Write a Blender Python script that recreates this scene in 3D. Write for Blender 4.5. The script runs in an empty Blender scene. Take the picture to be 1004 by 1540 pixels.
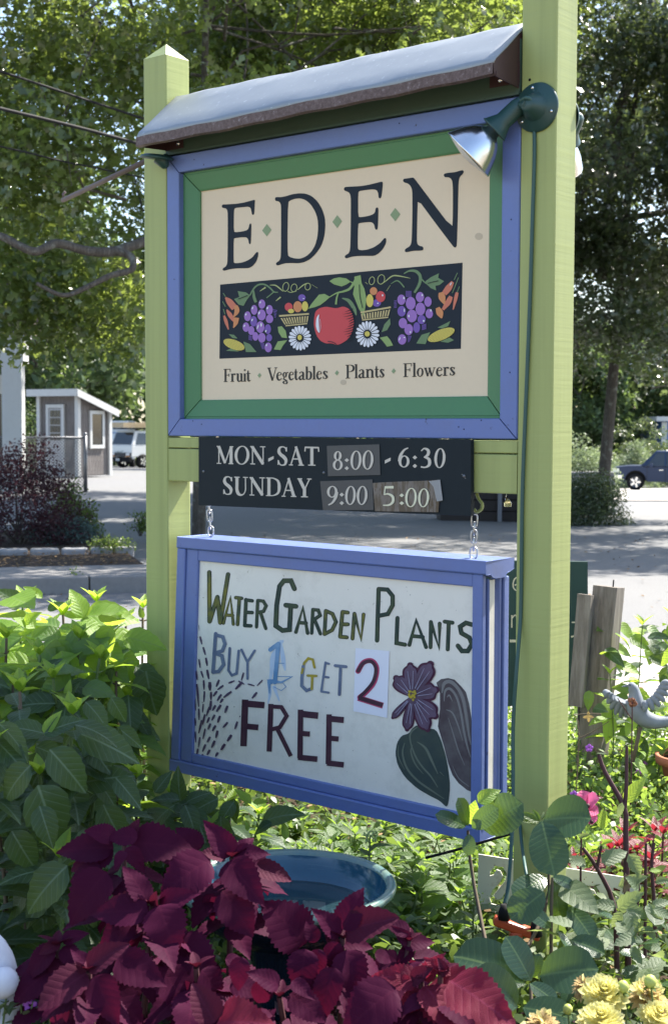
import bpy, math, random
import numpy as np
from mathutils import Vector, Matrix
from mathutils.geometry import tessellate_polygon
random.seed(7); rng = np.random.default_rng(11)
R = math.radians
scene = bpy.context.scene
col = scene.collection
# ------------------------------------------------------------------ camera
FOC, PIT, ROL, EYE = 2095.25, 0.06112, 0.003008, 1.5
fw = Vector((0, math.cos(PIT), -math.sin(PIT))); up0 = Vector((0, math.sin(PIT), math.cos(PIT))); rt0 = Vector((1, 0, 0))
rt = rt0 * math.cos(ROL) + up0 * math.sin(ROL); up = -rt0 * math.sin(ROL) + up0 * math.cos(ROL)
cd = bpy.data.cameras.new('camera'); cam = bpy.data.objects.new('camera', cd); col.objects.link(cam)
cam.matrix_world = Matrix(((rt.x, up.x, -fw.x, 0), (rt.y, up.y, -fw.y, 0), (rt.z, up.z, -fw.z, EYE), (0, 0, 0, 1)))
cd.sensor_fit = 'VERTICAL'; cd.sensor_height = 36; cd.lens = 36 * FOC / 1540
cd.clip_start = 0.05; cd.clip_end = 3000
cd.dof.use_dof = True; cd.dof.focus_distance = 3.7; cd.dof.aperture_fstop = 9.0
scene.camera = cam
# ------------------------------------------------------------------ light
SUN = Vector((0.77 * 0.16 + 0.635, -0.635 * 0.16 + 0.772, 1.22)).normalized()   # towards the sun
elev = math.asin(SUN.z); azim = math.atan2(SUN.x, SUN.y)
w = bpy.data.worlds.new('World'); scene.world = w; w.use_nodes = True
nt = w.node_tree; bg = nt.nodes['Background']
sky = nt.nodes.new('ShaderNodeTexSky'); sky.sky_type = 'NISHITA'; sky.sun_disc = False
sky.sun_elevation = elev; sky.sun_rotation = azim; sky.air_density = 1.0; sky.dust_density = 1.2; sky.ozone_density = 1.0
nt.links.new(sky.outputs[0], bg.inputs[0]); bg.inputs[1].default_value = 0.11
ld = bpy.data.lights.new('sun', 'SUN'); ld.energy = 5.0; ld.angle = R(0.53); ld.color = (1, .94, .84)
lo = bpy.data.objects.new('sun', ld); col.objects.link(lo); lo.rotation_euler = SUN.to_track_quat('Z', 'Y').to_euler()
vs = scene.view_settings
vs.view_transform = 'Standard'; vs.look = 'None'; vs.gamma = 1; vs.use_curve_mapping = False; vs.exposure = 1.72
scene.cycles.use_denoising = True
scene.cycles.max_bounces = 8; scene.cycles.transparent_max_bounces = 8; scene.cycles.diffuse_bounces = 4
# ------------------------------------------------------------------ helpers
def ray(px, py):
    x = (px - 502) / FOC; y = -(py - 770) / FOC
    return fw + rt * x + up * y
def P(px, py, D):                       # point seen at photo pixel (px, py), D metres ahead
    return Vector((0, 0, EYE)) + ray(px, py) * D
def G(px, py, z=0.0):                   # same, on a level plane
    r = ray(px, py); return Vector((0, 0, EYE)) + r * ((z - EYE) / r.z)
def onplane(px, py, O, n):
    r = ray(px, py); c = Vector((0, 0, EYE)); return c + r * ((O - c).dot(n) / r.dot(n))
def tag(o, label=None, cat=None, group=None, kind=None):
    if label: o['label'] = label
    if cat: o['category'] = cat
    if group: o['group'] = group
    if kind: o['kind'] = kind
    return o
def thing(name, loc, label, cat, group=None):
    o = bpy.data.objects.new(name, None); o.empty_display_size = .1
    o.location = loc; o.matrix_world = Matrix.Translation(Vector(loc)); col.objects.link(o)
    return tag(o, label, cat, group)
def wmat(o):
    M = o.matrix_basis.copy()
    while o.parent: o = o.parent; M = o.matrix_basis @ M
    return M
class MB:
    def __init__(s): s.v = []; s.f = []; s.uv = []; s.smooth = []
    def add(s, vs_, fs, smooth=False, uvs=None):
        n = len(s.v); s.v += [tuple(p) for p in vs_]
        for i, f in enumerate(fs):
            s.f.append(tuple(a + n for a in f)); s.smooth.append(smooth)
            s.uv.append(uvs[i] if uvs else None)
        return s
    def hexa(s, c):                     # 8 corners: bottom 0-3 ring, top 4-7 ring
        return s.add(c, [(0, 3, 2, 1), (4, 5, 6, 7), (0, 1, 5, 4), (1, 2, 6, 5), (2, 3, 7, 6), (3, 0, 4, 7)])
    def box(s, c, size, X=(1, 0, 0), Y=(0, 1, 0), Z=(0, 0, 1)):
        c = Vector(c); X = Vector(X) * size[0] / 2; Y = Vector(Y) * size[1] / 2; Z = Vector(Z) * size[2] / 2
        return s.hexa([c - X - Y - Z, c + X - Y - Z, c + X + Y - Z, c - X + Y - Z, c - X - Y + Z, c + X - Y + Z, c + X + Y + Z, c - X + Y + Z])
    def rbox(s, c, size, r, X=(1, 0, 0), Y=(0, 1, 0), Z=(0, 0, 1)):      # long member with chamfered edges along Z
        c = Vector(c); X = Vector(X); Y = Vector(Y); Z = Vector(Z); a, b, h = size[0] / 2, size[1] / 2, size[2] / 2
        ring = [(-a + r, -b), (a - r, -b), (a - .3 * r, -b + .3 * r), (a, -b + r), (a, b - r), (a - .3 * r, b - .3 * r), (a - r, b), (-a + r, b), (-a + .3 * r, b - .3 * r), (-a, b - r), (-a, -b + r), (-a + .3 * r, -b + .3 * r)]
        n = len(ring)
        return s.add([c + X * x + Y * y - Z * h for x, y in ring] + [c + X * x + Y * y + Z * h for x, y in ring],
                     [tuple(range(n))[::-1], tuple(range(n, 2 * n))] + [(i, (i + 1) % n, n + (i + 1) % n, n + i) for i in range(n)])
    def tube(s, pts, rad, n=8, caps=True):
        pts = [Vector(p) for p in pts]
        if not hasattr(rad, '__len__'): rad = [rad] * len(pts)
        vs_ = []; t0 = (pts[1] - pts[0]).normalized(); ref = Vector((0, 0, 1)) if abs(t0.z) < .9 else Vector((1, 0, 0))
        u = t0.cross(ref).normalized()
        for i, p in enumerate(pts):
            t = (pts[min(i + 1, len(pts) - 1)] - pts[max(i - 1, 0)]).normalized()
            u = (u - t * u.dot(t)).normalized(); v = t.cross(u)
            for k in range(n):
                a = 2 * math.pi * k / n; vs_.append(p + (u * math.cos(a) + v * math.sin(a)) * rad[i])
        fs = [(i * n + k, i * n + (k + 1) % n, (i + 1) * n + (k + 1) % n, (i + 1) * n + k) for i in range(len(pts) - 1) for k in range(n)]
        s.add(vs_, fs, True)
        if caps:
            m = len(s.v) - len(vs_); s.f += [tuple(m + k for k in range(n))[::-1], tuple(m + (len(pts) - 1) * n + k for k in range(n))]
            s.smooth += [False, False]; s.uv += [None, None]
        return s
    def lathe(s, O, prof, n=24, Z=(0, 0, 1), smooth=True):     # prof: (radius, height)
        O = Vector(O); Z = Vector(Z).normalized(); X = Z.cross(Vector((0.3, .9, .1))).normalized(); Y = Z.cross(X)
        vs_ = [O + Z * h + (X * math.cos(2 * math.pi * k / n) + Y * math.sin(2 * math.pi * k / n)) * max(r, 1e-5) for r, h in prof for k in range(n)]
        fs = [(i * n + k, i * n + (k + 1) % n, (i + 1) * n + (k + 1) % n, (i + 1) * n + k) for i in range(len(prof) - 1) for k in range(n)]
        return s.add(vs_, fs, smooth)
    def ball(s, c, r, n=10, sc=(1, 1, 1)):
        m = n // 2 + 1; vs_ = []; c = Vector(c)
        for i in range(m):
            a = math.pi * i / (m - 1)
            for k in range(n):
                b = 2 * math.pi * k / n
                vs_.append(c + Vector((r * sc[0] * math.sin(a) * math.cos(b), r * sc[1] * math.sin(a) * math.sin(b), r * sc[2] * math.cos(a))))
        return s.add(vs_, [(i * n + k, (i + 1) * n + k, (i + 1) * n + (k + 1) % n, i * n + (k + 1) % n) for i in range(m - 1) for k in range(n)], True)
    def mesh(s, name, mat, inv=None):
        me = bpy.data.meshes.new(name); vv = s.v
        if inv is not None: vv = [tuple(inv @ Vector(p)) for p in vv]
        me.from_pydata(vv, [], s.f)
        me.polygons.foreach_set('use_smooth', s.smooth)
        if any(u is not None for u in s.uv):
            L = me.uv_layers.new(name='UVMap'); arr = []
            for f, u in zip(s.f, s.uv): arr += list(u) if u is not None else [(0, 0)] * len(f)
            L.data.foreach_set('uv', np.array(arr, dtype=np.float32).ravel())
        me.materials.append(mat); me.update(); return me
    def build(s, name, mat, parent=None, bevel=0):
        inv = wmat(parent).inverted() if parent else None
        o = bpy.data.objects.new(name, s.mesh(name, mat, inv)); col.objects.link(o)
        if parent: o.parent = parent
        if bevel:
            b = o.modifiers.new('bevel', 'BEVEL'); b.width = bevel; b.segments = 2; b.limit_method = 'ANGLE'; b.angle_limit = R(40)
        return o
def inst(name, me, M, parent=None):     # one more object on a shared mesh, M in world space
    o = bpy.data.objects.new(name, me); col.objects.link(o)
    if parent: o.parent = parent; o.matrix_basis = wmat(parent).inverted() @ M
    else: o.matrix_basis = M
    return o
def npmesh(name, V, F, mat, smooth=False, uv=None, attr=None):
    me = bpy.data.meshes.new(name); V = np.ascontiguousarray(V, np.float32); F = np.ascontiguousarray(F, np.int32); k = F.shape[1]
    me.vertices.add(len(V)); me.vertices.foreach_set('co', V.ravel())
    me.loops.add(F.size); me.loops.foreach_set('vertex_index', F.ravel())
    me.polygons.add(len(F)); me.polygons.foreach_set('loop_start', np.arange(0, F.size, k, dtype=np.int32))
    if smooth: me.polygons.foreach_set('use_smooth', np.ones(len(F), bool))
    me.update(calc_edges=True)
    if uv is not None:
        L = me.uv_layers.new(name='UVMap'); L.data.foreach_set('uv', np.ascontiguousarray(uv[F.ravel()], np.float32).ravel())
    if attr is not None:
        A = me.attributes.new('tone', 'FLOAT', 'FACE'); A.data.foreach_set('value', np.ascontiguousarray(attr, np.float32))
    me.materials.append(mat); return me
# ------------------------------------------------------------------ materials
class NT:
    def __init__(s, name):
        s.m = bpy.data.materials.new(name); s.m.use_nodes = True; s.t = s.m.node_tree
        s.b = s.t.nodes['Principled BSDF']; s.out = s.t.nodes['Material Output']
        s.tc = None
    def n(s, typ, **kw):
        x = s.t.nodes.new(typ)
        for k, v in kw.items():
            if k.startswith('i_'):
                key = k[2:]; key = int(key) if key.isdigit() else key.replace('_', ' ')
                s.set(x.inputs[key], v)
            else: setattr(x, k, v)
        return x
    def set(s, inp, v):
        if isinstance(v, bpy.types.NodeSocket): s.t.links.new(v, inp)
        else: inp.default_value = v
    def pos(s, scale=(1, 1, 1), kind='Object', rot=(0, 0, 0)):
        tc = s.n('ShaderNodeTexCoord'); mp = s.n('ShaderNodeMapping'); mp.inputs['Scale'].default_value = scale; mp.inputs['Rotation'].default_value = rot
        s.t.links.new(tc.outputs[kind], mp.inputs['Vector']); return mp.outputs[0]
    def noise(s, scale, detail=4, rough=.55, vec=None, dist=0):
        x = s.n('ShaderNodeTexNoise', i_Scale=scale, i_Detail=detail, i_Roughness=rough, i_Distortion=dist)
        s.t.links.new(vec if vec else s.pos(), x.inputs['Vector']); return x.outputs['Fac']
    def ramp(s, fac, stops):
        r = s.n('ShaderNodeValToRGB'); s.set(r.inputs[0], fac); e = r.color_ramp.elements
        while len(e) < len(stops): e.new(.5)
        for i, (p, c) in enumerate(stops):
            e[i].position = p; e[i].color = (c[0], c[1], c[2], 1) if hasattr(c, '__len__') else (c, c, c, 1)
        return r.outputs[0]
    def mix(s, fac, a, b, blend='MIX'):
        x = s.n('ShaderNodeMix', data_type='RGBA', blend_type=blend)
        s.set(x.inputs[0], fac)
        for i, v in ((6, a), (7, b)):
            if not isinstance(v, bpy.types.NodeSocket): v = (v[0], v[1], v[2], 1)
            s.set(x.inputs[i], v)
        return x.outputs[2]
    def math(s, op, a, b=None, c=None, clamp=False):
        x = s.n('ShaderNodeMath', operation=op); x.use_clamp = clamp; s.set(x.inputs[0], a)
        if b is not None: s.set(x.inputs[1], b)
        if c is not None: s.set(x.inputs[2], c)
        return x.outputs[0]
    def bump(s, h, strength=.3, dist=.002, prev=None):
        x = s.n('ShaderNodeBump', i_Strength=strength, i_Distance=dist); s.set(x.inputs['Height'], h)
        if prev: s.t.links.new(prev, x.inputs['Normal'])
        return x.outputs[0]
    def fin(s, color, rough=.5, spec=.5, metal=0, normal=None):
        s.set(s.b.inputs['Base Color'], color if isinstance(color, bpy.types.NodeSocket) else (*color[:3], 1))
        s.set(s.b.inputs['Roughness'], rough); s.b.inputs['Specular IOR Level'].default_value = spec; s.set(s.b.inputs['Metallic'], metal)
        if normal is not None: s.t.links.new(normal, s.b.inputs['Normal'])
        return s.m
def rgbj(c, f): return tuple(min(1, x * f) for x in c)
def paint(name, c, rough=.5, var=.12, grain=(30, 30, 30), bs=.25, chips=None, dirt=0, spec=.4, streak=0):
    m = NT(name); v = m.pos(grain); n1 = m.noise(1.0, 5, .6, v); n2 = m.noise(2.3, 4, .6)
    c1 = m.mix(n1, rgbj(c, 1 - var), rgbj(c, 1 + var)); c1 = m.mix(m.math('MULTIPLY', n2, var * 3, clamp=True), c1, rgbj(c, .78))
    if dirt:
        dn = m.ramp(m.noise(9, 6, .7), [(.5, 0), (.78, 1)]); c1 = m.mix(m.math('MULTIPLY', dn, dirt), c1, (.16, .14, .10))
        sp = m.ramp(m.noise(150, 2, .5), [(.74, 0), (.78, 1)]); c1 = m.mix(m.math('MULTIPLY', sp, min(.5, dirt * 2)), c1, (.05, .045, .04))
    if streak:
        sk = m.noise(1, 4, .6, m.pos((34, 34, 1.1))); c1 = m.mix(m.math('MULTIPLY', m.ramp(sk, [(.45, 0), (.7, 1)]), streak), c1, rgbj(c, .62)); kn = m.ramp(m.noise(7, 2, .4, m.pos((2, 2, .8))), [(.70, 0), (.78, 1)]); c1 = m.mix(m.math('MULTIPLY', kn, streak), c1, rgbj(c, .8))
    if chips:
        k = m.ramp(m.noise(34, 6, .75), [(.665, 0), (.69, 1)]); c1 = m.mix(k, c1, chips)
    return m.fin(c1, m.math('MULTIPLY_ADD', n1, .25, rough - .12), spec, 0, m.bump(n1, bs, .0015))
def flat(name, c, rough=.6, metal=0, spec=.4, var=.1, sc=8):
    m = NT(name); n1 = m.noise(sc, 5, .6)
    return m.fin(m.mix(n1, rgbj(c, 1 - var), rgbj(c, 1 + var)), rough, spec, metal, m.bump(n1, .15, .002))
def leafmat(name, c_a, c_b, trans, vein=(.3, .4, .15), nv=9, rough=.42, tw=.45, vs_=.25, spec=.5, slant=.55, bumpk=.6, vw=.05):
    """veined leaf: uv.x across (0..1), uv.y base to tip"""
    m = NT(name); tc = m.n('ShaderNodeTexCoord'); sp = m.n('ShaderNodeSeparateXYZ'); m.t.links.new(tc.outputs['UV'], sp.inputs[0])
    ax = m.math('ABSOLUTE', m.math('SUBTRACT', sp.outputs[0], .5))
    ph = m.math('SUBTRACT', m.math('MULTIPLY', sp.outputs[1], nv), m.math('MULTIPLY', ax, nv * slant))
    tri = m.math('ABSOLUTE', m.math('SUBTRACT', m.math('FRACT', ph), .5))           # 0 at vein
    side = m.n('ShaderNodeMapRange', i_1=.0, i_2=.085, i_3=1.0, i_4=.0); m.set(side.inputs[0], tri)
    mid = m.n('ShaderNodeMapRange', i_1=.012, i_2=vw * .7, i_3=1.0, i_4=.0); m.set(mid.inputs[0], ax)
    vn = m.math('MAXIMUM', m.math('MULTIPLY', side.outputs[0], .6), mid.outputs[0])
    oi = m.n('ShaderNodeObjectInfo'); n1 = m.noise(14, 4, .6, dist=.3); fac = m.math('ADD', m.math('MULTIPLY', oi.outputs['Random'], .7), m.math('MULTIPLY', n1, .4), clamp=True)
    base = m.mix(fac, c_a, c_b); c2 = m.mix(m.math('MULTIPLY', vn, vs_), base, vein)
    fine = m.noise(160, 3, .6, m.pos((1, 1, 1), 'Generated'))
    h = m.math('ADD', m.math('MULTIPLY', m.math('POWER', m.math('MULTIPLY', tri, 2.0), .35), 1.0), m.math('MULTIPLY', fine, .6))
    nb = m.bump(h, bumpk * .8, .0022)
    m.fin(c2, rough, spec, 0, nb)
    tr = m.n('ShaderNodeBsdfTranslucent'); tcol = m.mix(m.math('MULTIPLY', vn, .55), m.mix(fac, trans, rgbj(trans, .7)), rgbj(trans, .45)); m.set(tr.inputs[0], tcol); m.t.links.new(nb, tr.inputs['Normal'])
    ms = m.n('ShaderNodeMixShader', i_0=tw); m.t.links.new(m.b.outputs[0], ms.inputs[1]); m.t.links.new(tr.outputs[0], ms.inputs[2])
    m.t.links.new(ms.outputs[0], m.out.inputs[0]); return m.m
def crownmat(name, c_a, c_b, trans, tw=.4, rough=.5, spec=.5):
    m = NT(name); at = m.n('ShaderNodeAttribute', attribute_name='tone'); n1 = m.noise(.6, 3, .6)
    fac = m.math('ADD', m.math('MULTIPLY', at.outputs['Fac'], .75), m.math('MULTIPLY', n1, .35), clamp=True)
    m.fin(m.mix(fac, c_a, c_b), rough, spec)
    tr = m.n('ShaderNodeBsdfTranslucent'); m.set(tr.inputs[0], m.mix(fac, rgbj(trans, .65), trans))
    ms = m.n('ShaderNodeMixShader', i_0=tw); m.t.links.new(m.b.outputs[0], ms.inputs[1]); m.t.links.new(tr.outputs[0], ms.inputs[2])
    m.t.links.new(ms.outputs[0], m.out.inputs[0]); return m.m
# sign frame of reference
SA = .688177; SW, ZT, ZB = 1.201462, 2.282444, 1.469718; PW = .095
dU = Vector((math.cos(SA), -math.sin(SA), 0)); dN = Vector((math.sin(SA), math.cos(SA), 0)); UZ = Vector((0, 0, 1))
O0 = Vector((-.490047, 4.103706, 0))
def W(u, v, z): return O0 + dU * u + dN * v + UZ * z
def S(px, py, v):
    p = onplane(px, py, O0 + dN * v, dN) - O0; return p.dot(dU), p.z
def Sw(px, py, v): return onplane(px, py, O0 + dN * v, dN)
# ------------------------------------------------------------------ ground
def gz(x, y):
    """ground height: level by the garden, falling away across the far lots"""
    l = max(0, y - 41) * .0229; r = max(0, y - 20) * .0328
    l = min(l, 1.6); r = min(r, 1.9)
    t = min(1, max(0, (x + 3) / 7)); t = t * t * (3 - 2 * t)
    return -(l * (1 - t) + r * t)
def sheet(xs, ys, off=0, jitter=0):
    V = [(x, y, gz(x, y) + off + (random.uniform(-jitter, jitter) if jitter else 0)) for y in ys for x in xs]; n = len(xs)
    F = [(j * n + i, j * n + i + 1, (j + 1) * n + i + 1, (j + 1) * n + i) for j in range(len(ys) - 1) for i in range(n - 1)]
    return MB().add(V, F, True)
def frange(a, b, st):
    n = max(1, round((b - a) / st)); return [a + (b - a) * i / n for i in range(n + 1)]
m = NT('dry_earth'); c = m.ramp(m.noise(.6, 8, .7), [(.3, (.16, .13, .09)), (.6, (.24, .20, .14)), (.75, (.12, .14, .06))]); M_earth = m.fin(c, .95, .2, 0, m.bump(m.noise(30, 5), .6, .02))
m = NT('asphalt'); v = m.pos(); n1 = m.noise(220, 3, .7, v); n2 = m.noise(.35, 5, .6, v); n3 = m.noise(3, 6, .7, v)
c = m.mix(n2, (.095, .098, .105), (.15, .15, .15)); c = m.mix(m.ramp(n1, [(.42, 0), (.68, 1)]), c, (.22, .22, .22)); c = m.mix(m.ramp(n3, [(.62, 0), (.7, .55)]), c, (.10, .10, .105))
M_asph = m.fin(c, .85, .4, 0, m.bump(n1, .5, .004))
m = NT('gravel_dust'); c = m.mix(m.noise(60, 5, .8), (.34, .32, .29), (.56, .53, .49)); M_grav = m.fin(c, .95, .2, 0, m.bump(m.noise(90, 4), .7, .01))
m = NT('garden_soil'); n1 = m.noise(45, 6, .7); c = m.mix(n1, (.028, .02, .014), (.10, .07, .045)); M_soil = m.fin(c, .95, .2, 0, m.bump(n1, 1, .02))
m = NT('bark_mulch'); n1 = m.noise(28, 6, .75, m.pos((1, 2.2, 1))); c = m.ramp(n1, [(.3, (.02, .015, .012)), (.55, (.075, .055, .045)), (.75, (.22, .17, .14))]); M_mulch = m.fin(c, .95, .2, 0, m.bump(n1, 1, .03))
m = NT('pale_concrete'); n1 = m.noise(20, 6, .7); c = m.mix(n1, (.15, .145, .14), (.25, .24, .235)); M_conc = m.fin(c, .9, .3, 0, m.bump(n1, .4, .005))
tag(sheet([-900, -300, -120, -60, -30] + frange(-12, 16, 2) + [30, 60, 120, 300, 900], [-40, -8, 0] + frange(4, 100, 4) + [140, 250, 500, 1500]).build('ground', M_earth), 'dry ground stretching away behind the garden', None, None, 'structure')
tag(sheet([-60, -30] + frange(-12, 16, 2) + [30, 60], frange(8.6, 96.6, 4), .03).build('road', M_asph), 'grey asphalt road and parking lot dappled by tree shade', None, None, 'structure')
tag(sheet([2, 4, 6, 10, 16, 30], frange(40.6, 72.6, 4), .06).build('gravel_lot', M_grav), 'pale gravel strip under the dark pickup truck', None, None, 'structure')
tag(sheet(frange(-5, 5, .25), frange(.3, 6.3, .25), .04, .012).build('garden_soil', M_soil), 'dark soil of the flower bed under the sign', None, None, 'structure')
# gravel path beyond the bed, catches the sun
tag(sheet(frange(-9, 9, 1), frange(6.25, 9.25, .3), .045).build('path', M_grav), 'pale gravel verge between bed and road', None, None, 'structure')
# far kerb with pavement, mulch bed, cobbles
ka, kb = G(-60, 903), G(330, 893); kd = (kb - ka).normalized(); kn = Vector((-kd.y, kd.x, 0))
def strip(a0, a1, s0, s1, z, n=40):
    V = []
    for i in range(n + 1):
        p = ka + kd * (a0 + (a1 - a0) * i / n); V += [(p + kn * s0 - kd * s0 * .03 * i / n + UZ * z), (p + kn * s1 - kd * s1 * .03 * i / n + UZ * z)]
    return MB().add(V, [(2 * i, 2 * i + 2, 2 * i + 3, 2 * i + 1) for i in range(n)])
KL = 1.75
kb_ = MB()
kx = 0.0
kerb = thing('kerb', ka, 'worn granite kerb along the far side of the road', 'kerb')
while kx < KL:
    L = 1.1; c = ka + kd * (kx + L / 2) + kn * .075 + UZ * .09
    MB().box(c, (L - .012, .15, .18), kd, kn).build('stone', M_conc, kerb, .012); kx += L
del kerb['category']; tag(kerb, None, None, None, 'structure')
pav = MB(); V = strip(0, KL, .15, 1.15, .165); tag(V.build('pavement', M_conc), 'shaded pavement behind the far kerb', None, None, 'structure')
mul = strip(-3, KL, 1.13, 6.2, .15, 60); tag(mul.build('mulch_bed', M_mulch), 'bark mulch bed behind the pavement on the left', None, None, 'structure')
M_cob = flat('granite_cobble', (.24, .24, .25), .9, 0, .3, .3, 20)
edg = thing('bed_edging', ka + kn * 2.5, 'row of granite cobbles edging the mulch bed', 'edging')
x = -.3
while x < KL - .15:
    L = random.uniform(.16, .34); c = ka + kd * (x + L / 2) + kn * (2.6 + random.uniform(-.03, .03)) + UZ * .15
    MB().box(c, (L - .02, .15, .13), kd, kn).build('cobble', M_cob, edg, .03); x += L
# ------------------------------------------------------------------ trees
M_bark = None
m = NT('grey_bark'); n1 = m.noise(6, 7, .75, m.pos((6, 6, 1.2))); n2 = m.noise(9, 4, .6); c = m.ramp(n1, [(.3, (.045, .038, .033)), (.6, (.13, .115, .10)), (.8, (.26, .25, .23))]); c = m.mix(m.ramp(n2, [(.55, 0), (.7, .6)]), c, (.30, .32, .28)); M_bark = m.fin(c, .95, .2, 0, m.bump(n1, 1, .03))
# one oak-like leaf: three-lobed, 6 triangles
LV = np.array([(0, 0, 0), (.09, .24, .03), (.50, .46, -.08), (.10, .54, .02), (.34, .92, -.06), (0, 1.22, -.10), (-.34, .92, -.06), (-.10, .54, .02), (-.50, .46, -.08), (-.09, .24, .03)], float)
LT = np.array([(0, 1, 9), (1, 2, 3), (9, 7, 8), (1, 3, 9), (9, 3, 7), (3, 4, 5), (7, 5, 6), (3, 5, 7)])
LV2 = np.array([(0, 0, 0), (.28, .35, .04), (.2, .75, 0), (0, 1.05, -.05), (-.2, .75, 0), (-.28, .35, .04)], float)
LT2 = np.array([(0, 1, 5), (1, 2, 5), (5, 2, 4), (4, 2, 3)])
def leafcloud(name, pts, size, mat, upb=.5, lobed=True, droop=0, sizevar=.35, normals=None):
    n = len(pts); A, T = (LV, LT) if lobed else (LV2, LT2)
    nrm = rng.normal(size=(n, 3)); nrm[:, 2] += upb * 2
    if normals is not None: nrm += normals
    nrm /= np.linalg.norm(nrm, axis=1)[:, None]
    d = rng.normal(size=(n, 3)); d[:, 2] -= droop; d -= nrm * (d * nrm).sum(1)[:, None]; d /= np.linalg.norm(d, axis=1)[:, None]
    s_ = np.cross(d, nrm); sz = size * (1 + sizevar * rng.uniform(-1, 1, n))
    V = pts[:, None, :] + sz[:, None, None] * (A[None, :, 0:1] * s_[:, None, :] + A[None, :, 1:2] * d[:, None, :] + A[None, :, 2:3] * nrm[:, None, :])
    F = T[None] + (np.arange(n) * len(A))[:, None, None]
    tone = np.repeat(rng.uniform(0, 1, n), len(T))
    return npmesh(name, V.reshape(-1, 3), F.reshape(-1, 3), mat, attr=tone)
def spline(pts, k=6):
    pts = [Vector(p) for p in pts]; out = []
    for i in range(len(pts) - 1):
        p0 = pts[max(i - 1, 0)]; p1 = pts[i]; p2 = pts[i + 1]; p3 = pts[min(i + 2, len(pts) - 1)]
        for j in range(k):
            t = j / k; out.append(.5 * ((2 * p1) + (p2 - p0) * t + (2 * p0 - 5 * p1 + 4 * p2 - p3) * t * t + (3 * p1 - p0 - 3 * p2 + p3) * t ** 3))
    out.append(pts[-1]); return out
def cloudpoints(centres, rad, n, flatten=.75):
    c = centres[rng.integers(0, len(centres), n)]; g = rng.normal(size=(n, 3)); g /= np.linalg.norm(g, axis=1)[:, None]
    g *= (rad * rng.uniform(.15, 1, n) ** .6)[:, None]; g[:, 2] *= flatten; return c + g
def tree(base, height, trunk_r, centre, radii, nclump, nleaf, size, mat, label, clump=.9, cut=None, extra=(), group=None, lobed=True, name='oak_tree', nb=26, lean=(0, 0), extra_clumps=None):
    base = Vector(base); root = thing(name, base, label, 'tree', group); cx = Vector(centre)
    mb = MB(); top = Vector((cx.x, cx.y, base.z + height * .82))
    tp = spline([base - UZ * .2, base + UZ * .3, base.lerp(top, .35) + Vector((lean[0], lean[1], 0)), base.lerp(top, .7), top], 5)
    mb.tube(tp, [trunk_r * (1.35 if i < 3 else 1) * (1 - .85 * i / (len(tp) - 1)) for i in range(len(tp))], 9)
    mb.build('trunk', M_bark, root)
    g = rng.normal(size=(nclump * 3, 3)); g /= np.linalg.norm(g, axis=1)[:, None]; g *= (rng.uniform(.25, 1, len(g)) ** .45)[:, None]
    C = np.array(cx)[None] + g * np.array(radii)[None]
    if cut is not None: C = C[cut(C)]
    C = C[:nclump]
    br = MB()
    for i in range(min(nb, len(C))):
        t = random.uniform(.5, .95); a = tp[int(t * (len(tp) - 1))]; b = Vector(C[i]); mid = a.lerp(b, .5) + Vector((random.uniform(-.4, .4), random.uniform(-.4, .4), random.uniform(-.1, .6)))
        m2 = mid.lerp(b, .5) + Vector((random.uniform(-.5, .5), random.uniform(-.5, .5), random.uniform(-.3, .5))); pp = spline([a, mid, m2, b], 4); r0 = trunk_r * .30 * (1 - .5 * t); br.tube(pp, [r0 * (1 - .85 * k / (len(pp) - 1)) for k in range(len(pp))], 5, False)
    ax_ = Vector((cx.x, cx.y, 0))
    for c in C[nb:]:
        b = Vector(c); d = (Vector((tp[-1].x, tp[-1].y, b.z - 1.2)) - b); d = d.normalized() * min(d.length, random.uniform(.8, 1.6)); k_ = Vector((random.uniform(-.2, .2), random.uniform(-.2, .2), random.uniform(-.1, .25)))
        br.tube([b - d * .35 + k_, b, b + d * .5 - k_, b + d], [.006, .012, .016, .022], 4, False)
        for q in range(3): e_ = Vector(rng.normal(size=3) * clump * .55); br.tube([b, b + e_ * .5 + k_ * .3, b + e_], [.009, .007, .004], 3, False)
    for e, r0, r1 in extra: pp = spline(e, 6); br.tube(pp, [r0 + (r1 - r0) * k / (len(pp) - 1) for k in range(len(pp))], 7)
    br.build('limbs', M_bark, root)
    if extra_clumps is not None: C = np.vstack([C, np.array(extra_clumps)])
    pts = cloudpoints(C, clump, nleaf); me = leafcloud('crown', pts - np.array(base), size, mat, lobed=lobed)
    o = inst('crown', me, Matrix.Translation(base), root); o['kind'] = 'stuff'; return root
M_oak = crownmat('oak_leaves', (.032, .050, .020), (.095, .130, .040), (.42, .54, .10), .40, .27, 1.0)
M_oak2 = crownmat('oak_leaves_dark', (.030, .045, .026), (.075, .105, .048), (.22, .29, .08), .30, .30, .8)
M_far = crownmat('far_leaves', (.045, .07, .035), (.10, .15, .06), (.22, .32, .08), .35, .55, .4)
M_pale = crownmat('silver_leaves', (.14, .18, .11), (.26, .32, .20), (.30, .38, .16), .35, .55, .4)
M_red = crownmat('barberry_leaves', (.025, .014, .020), (.065, .030, .042), (.12, .04, .05), .35, .55, .3)
M_grn = crownmat('shrub_leaves', (.035, .06, .02), (.09, .14, .04), (.25, .36, .06), .4, .45, .5)
M_jun = crownmat('juniper_leaves', (.05, .09, .09), (.10, .16, .16), (.10, .18, .14), .25, .6, .3)
def pxof(C):
    Q = C - np.array([0, 0, EYE]); D = Q @ np.array(fw); return 502 + FOC * (Q @ np.array(rt)) / D, 770 - FOC * (Q @ np.array(up)) / D, D
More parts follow.
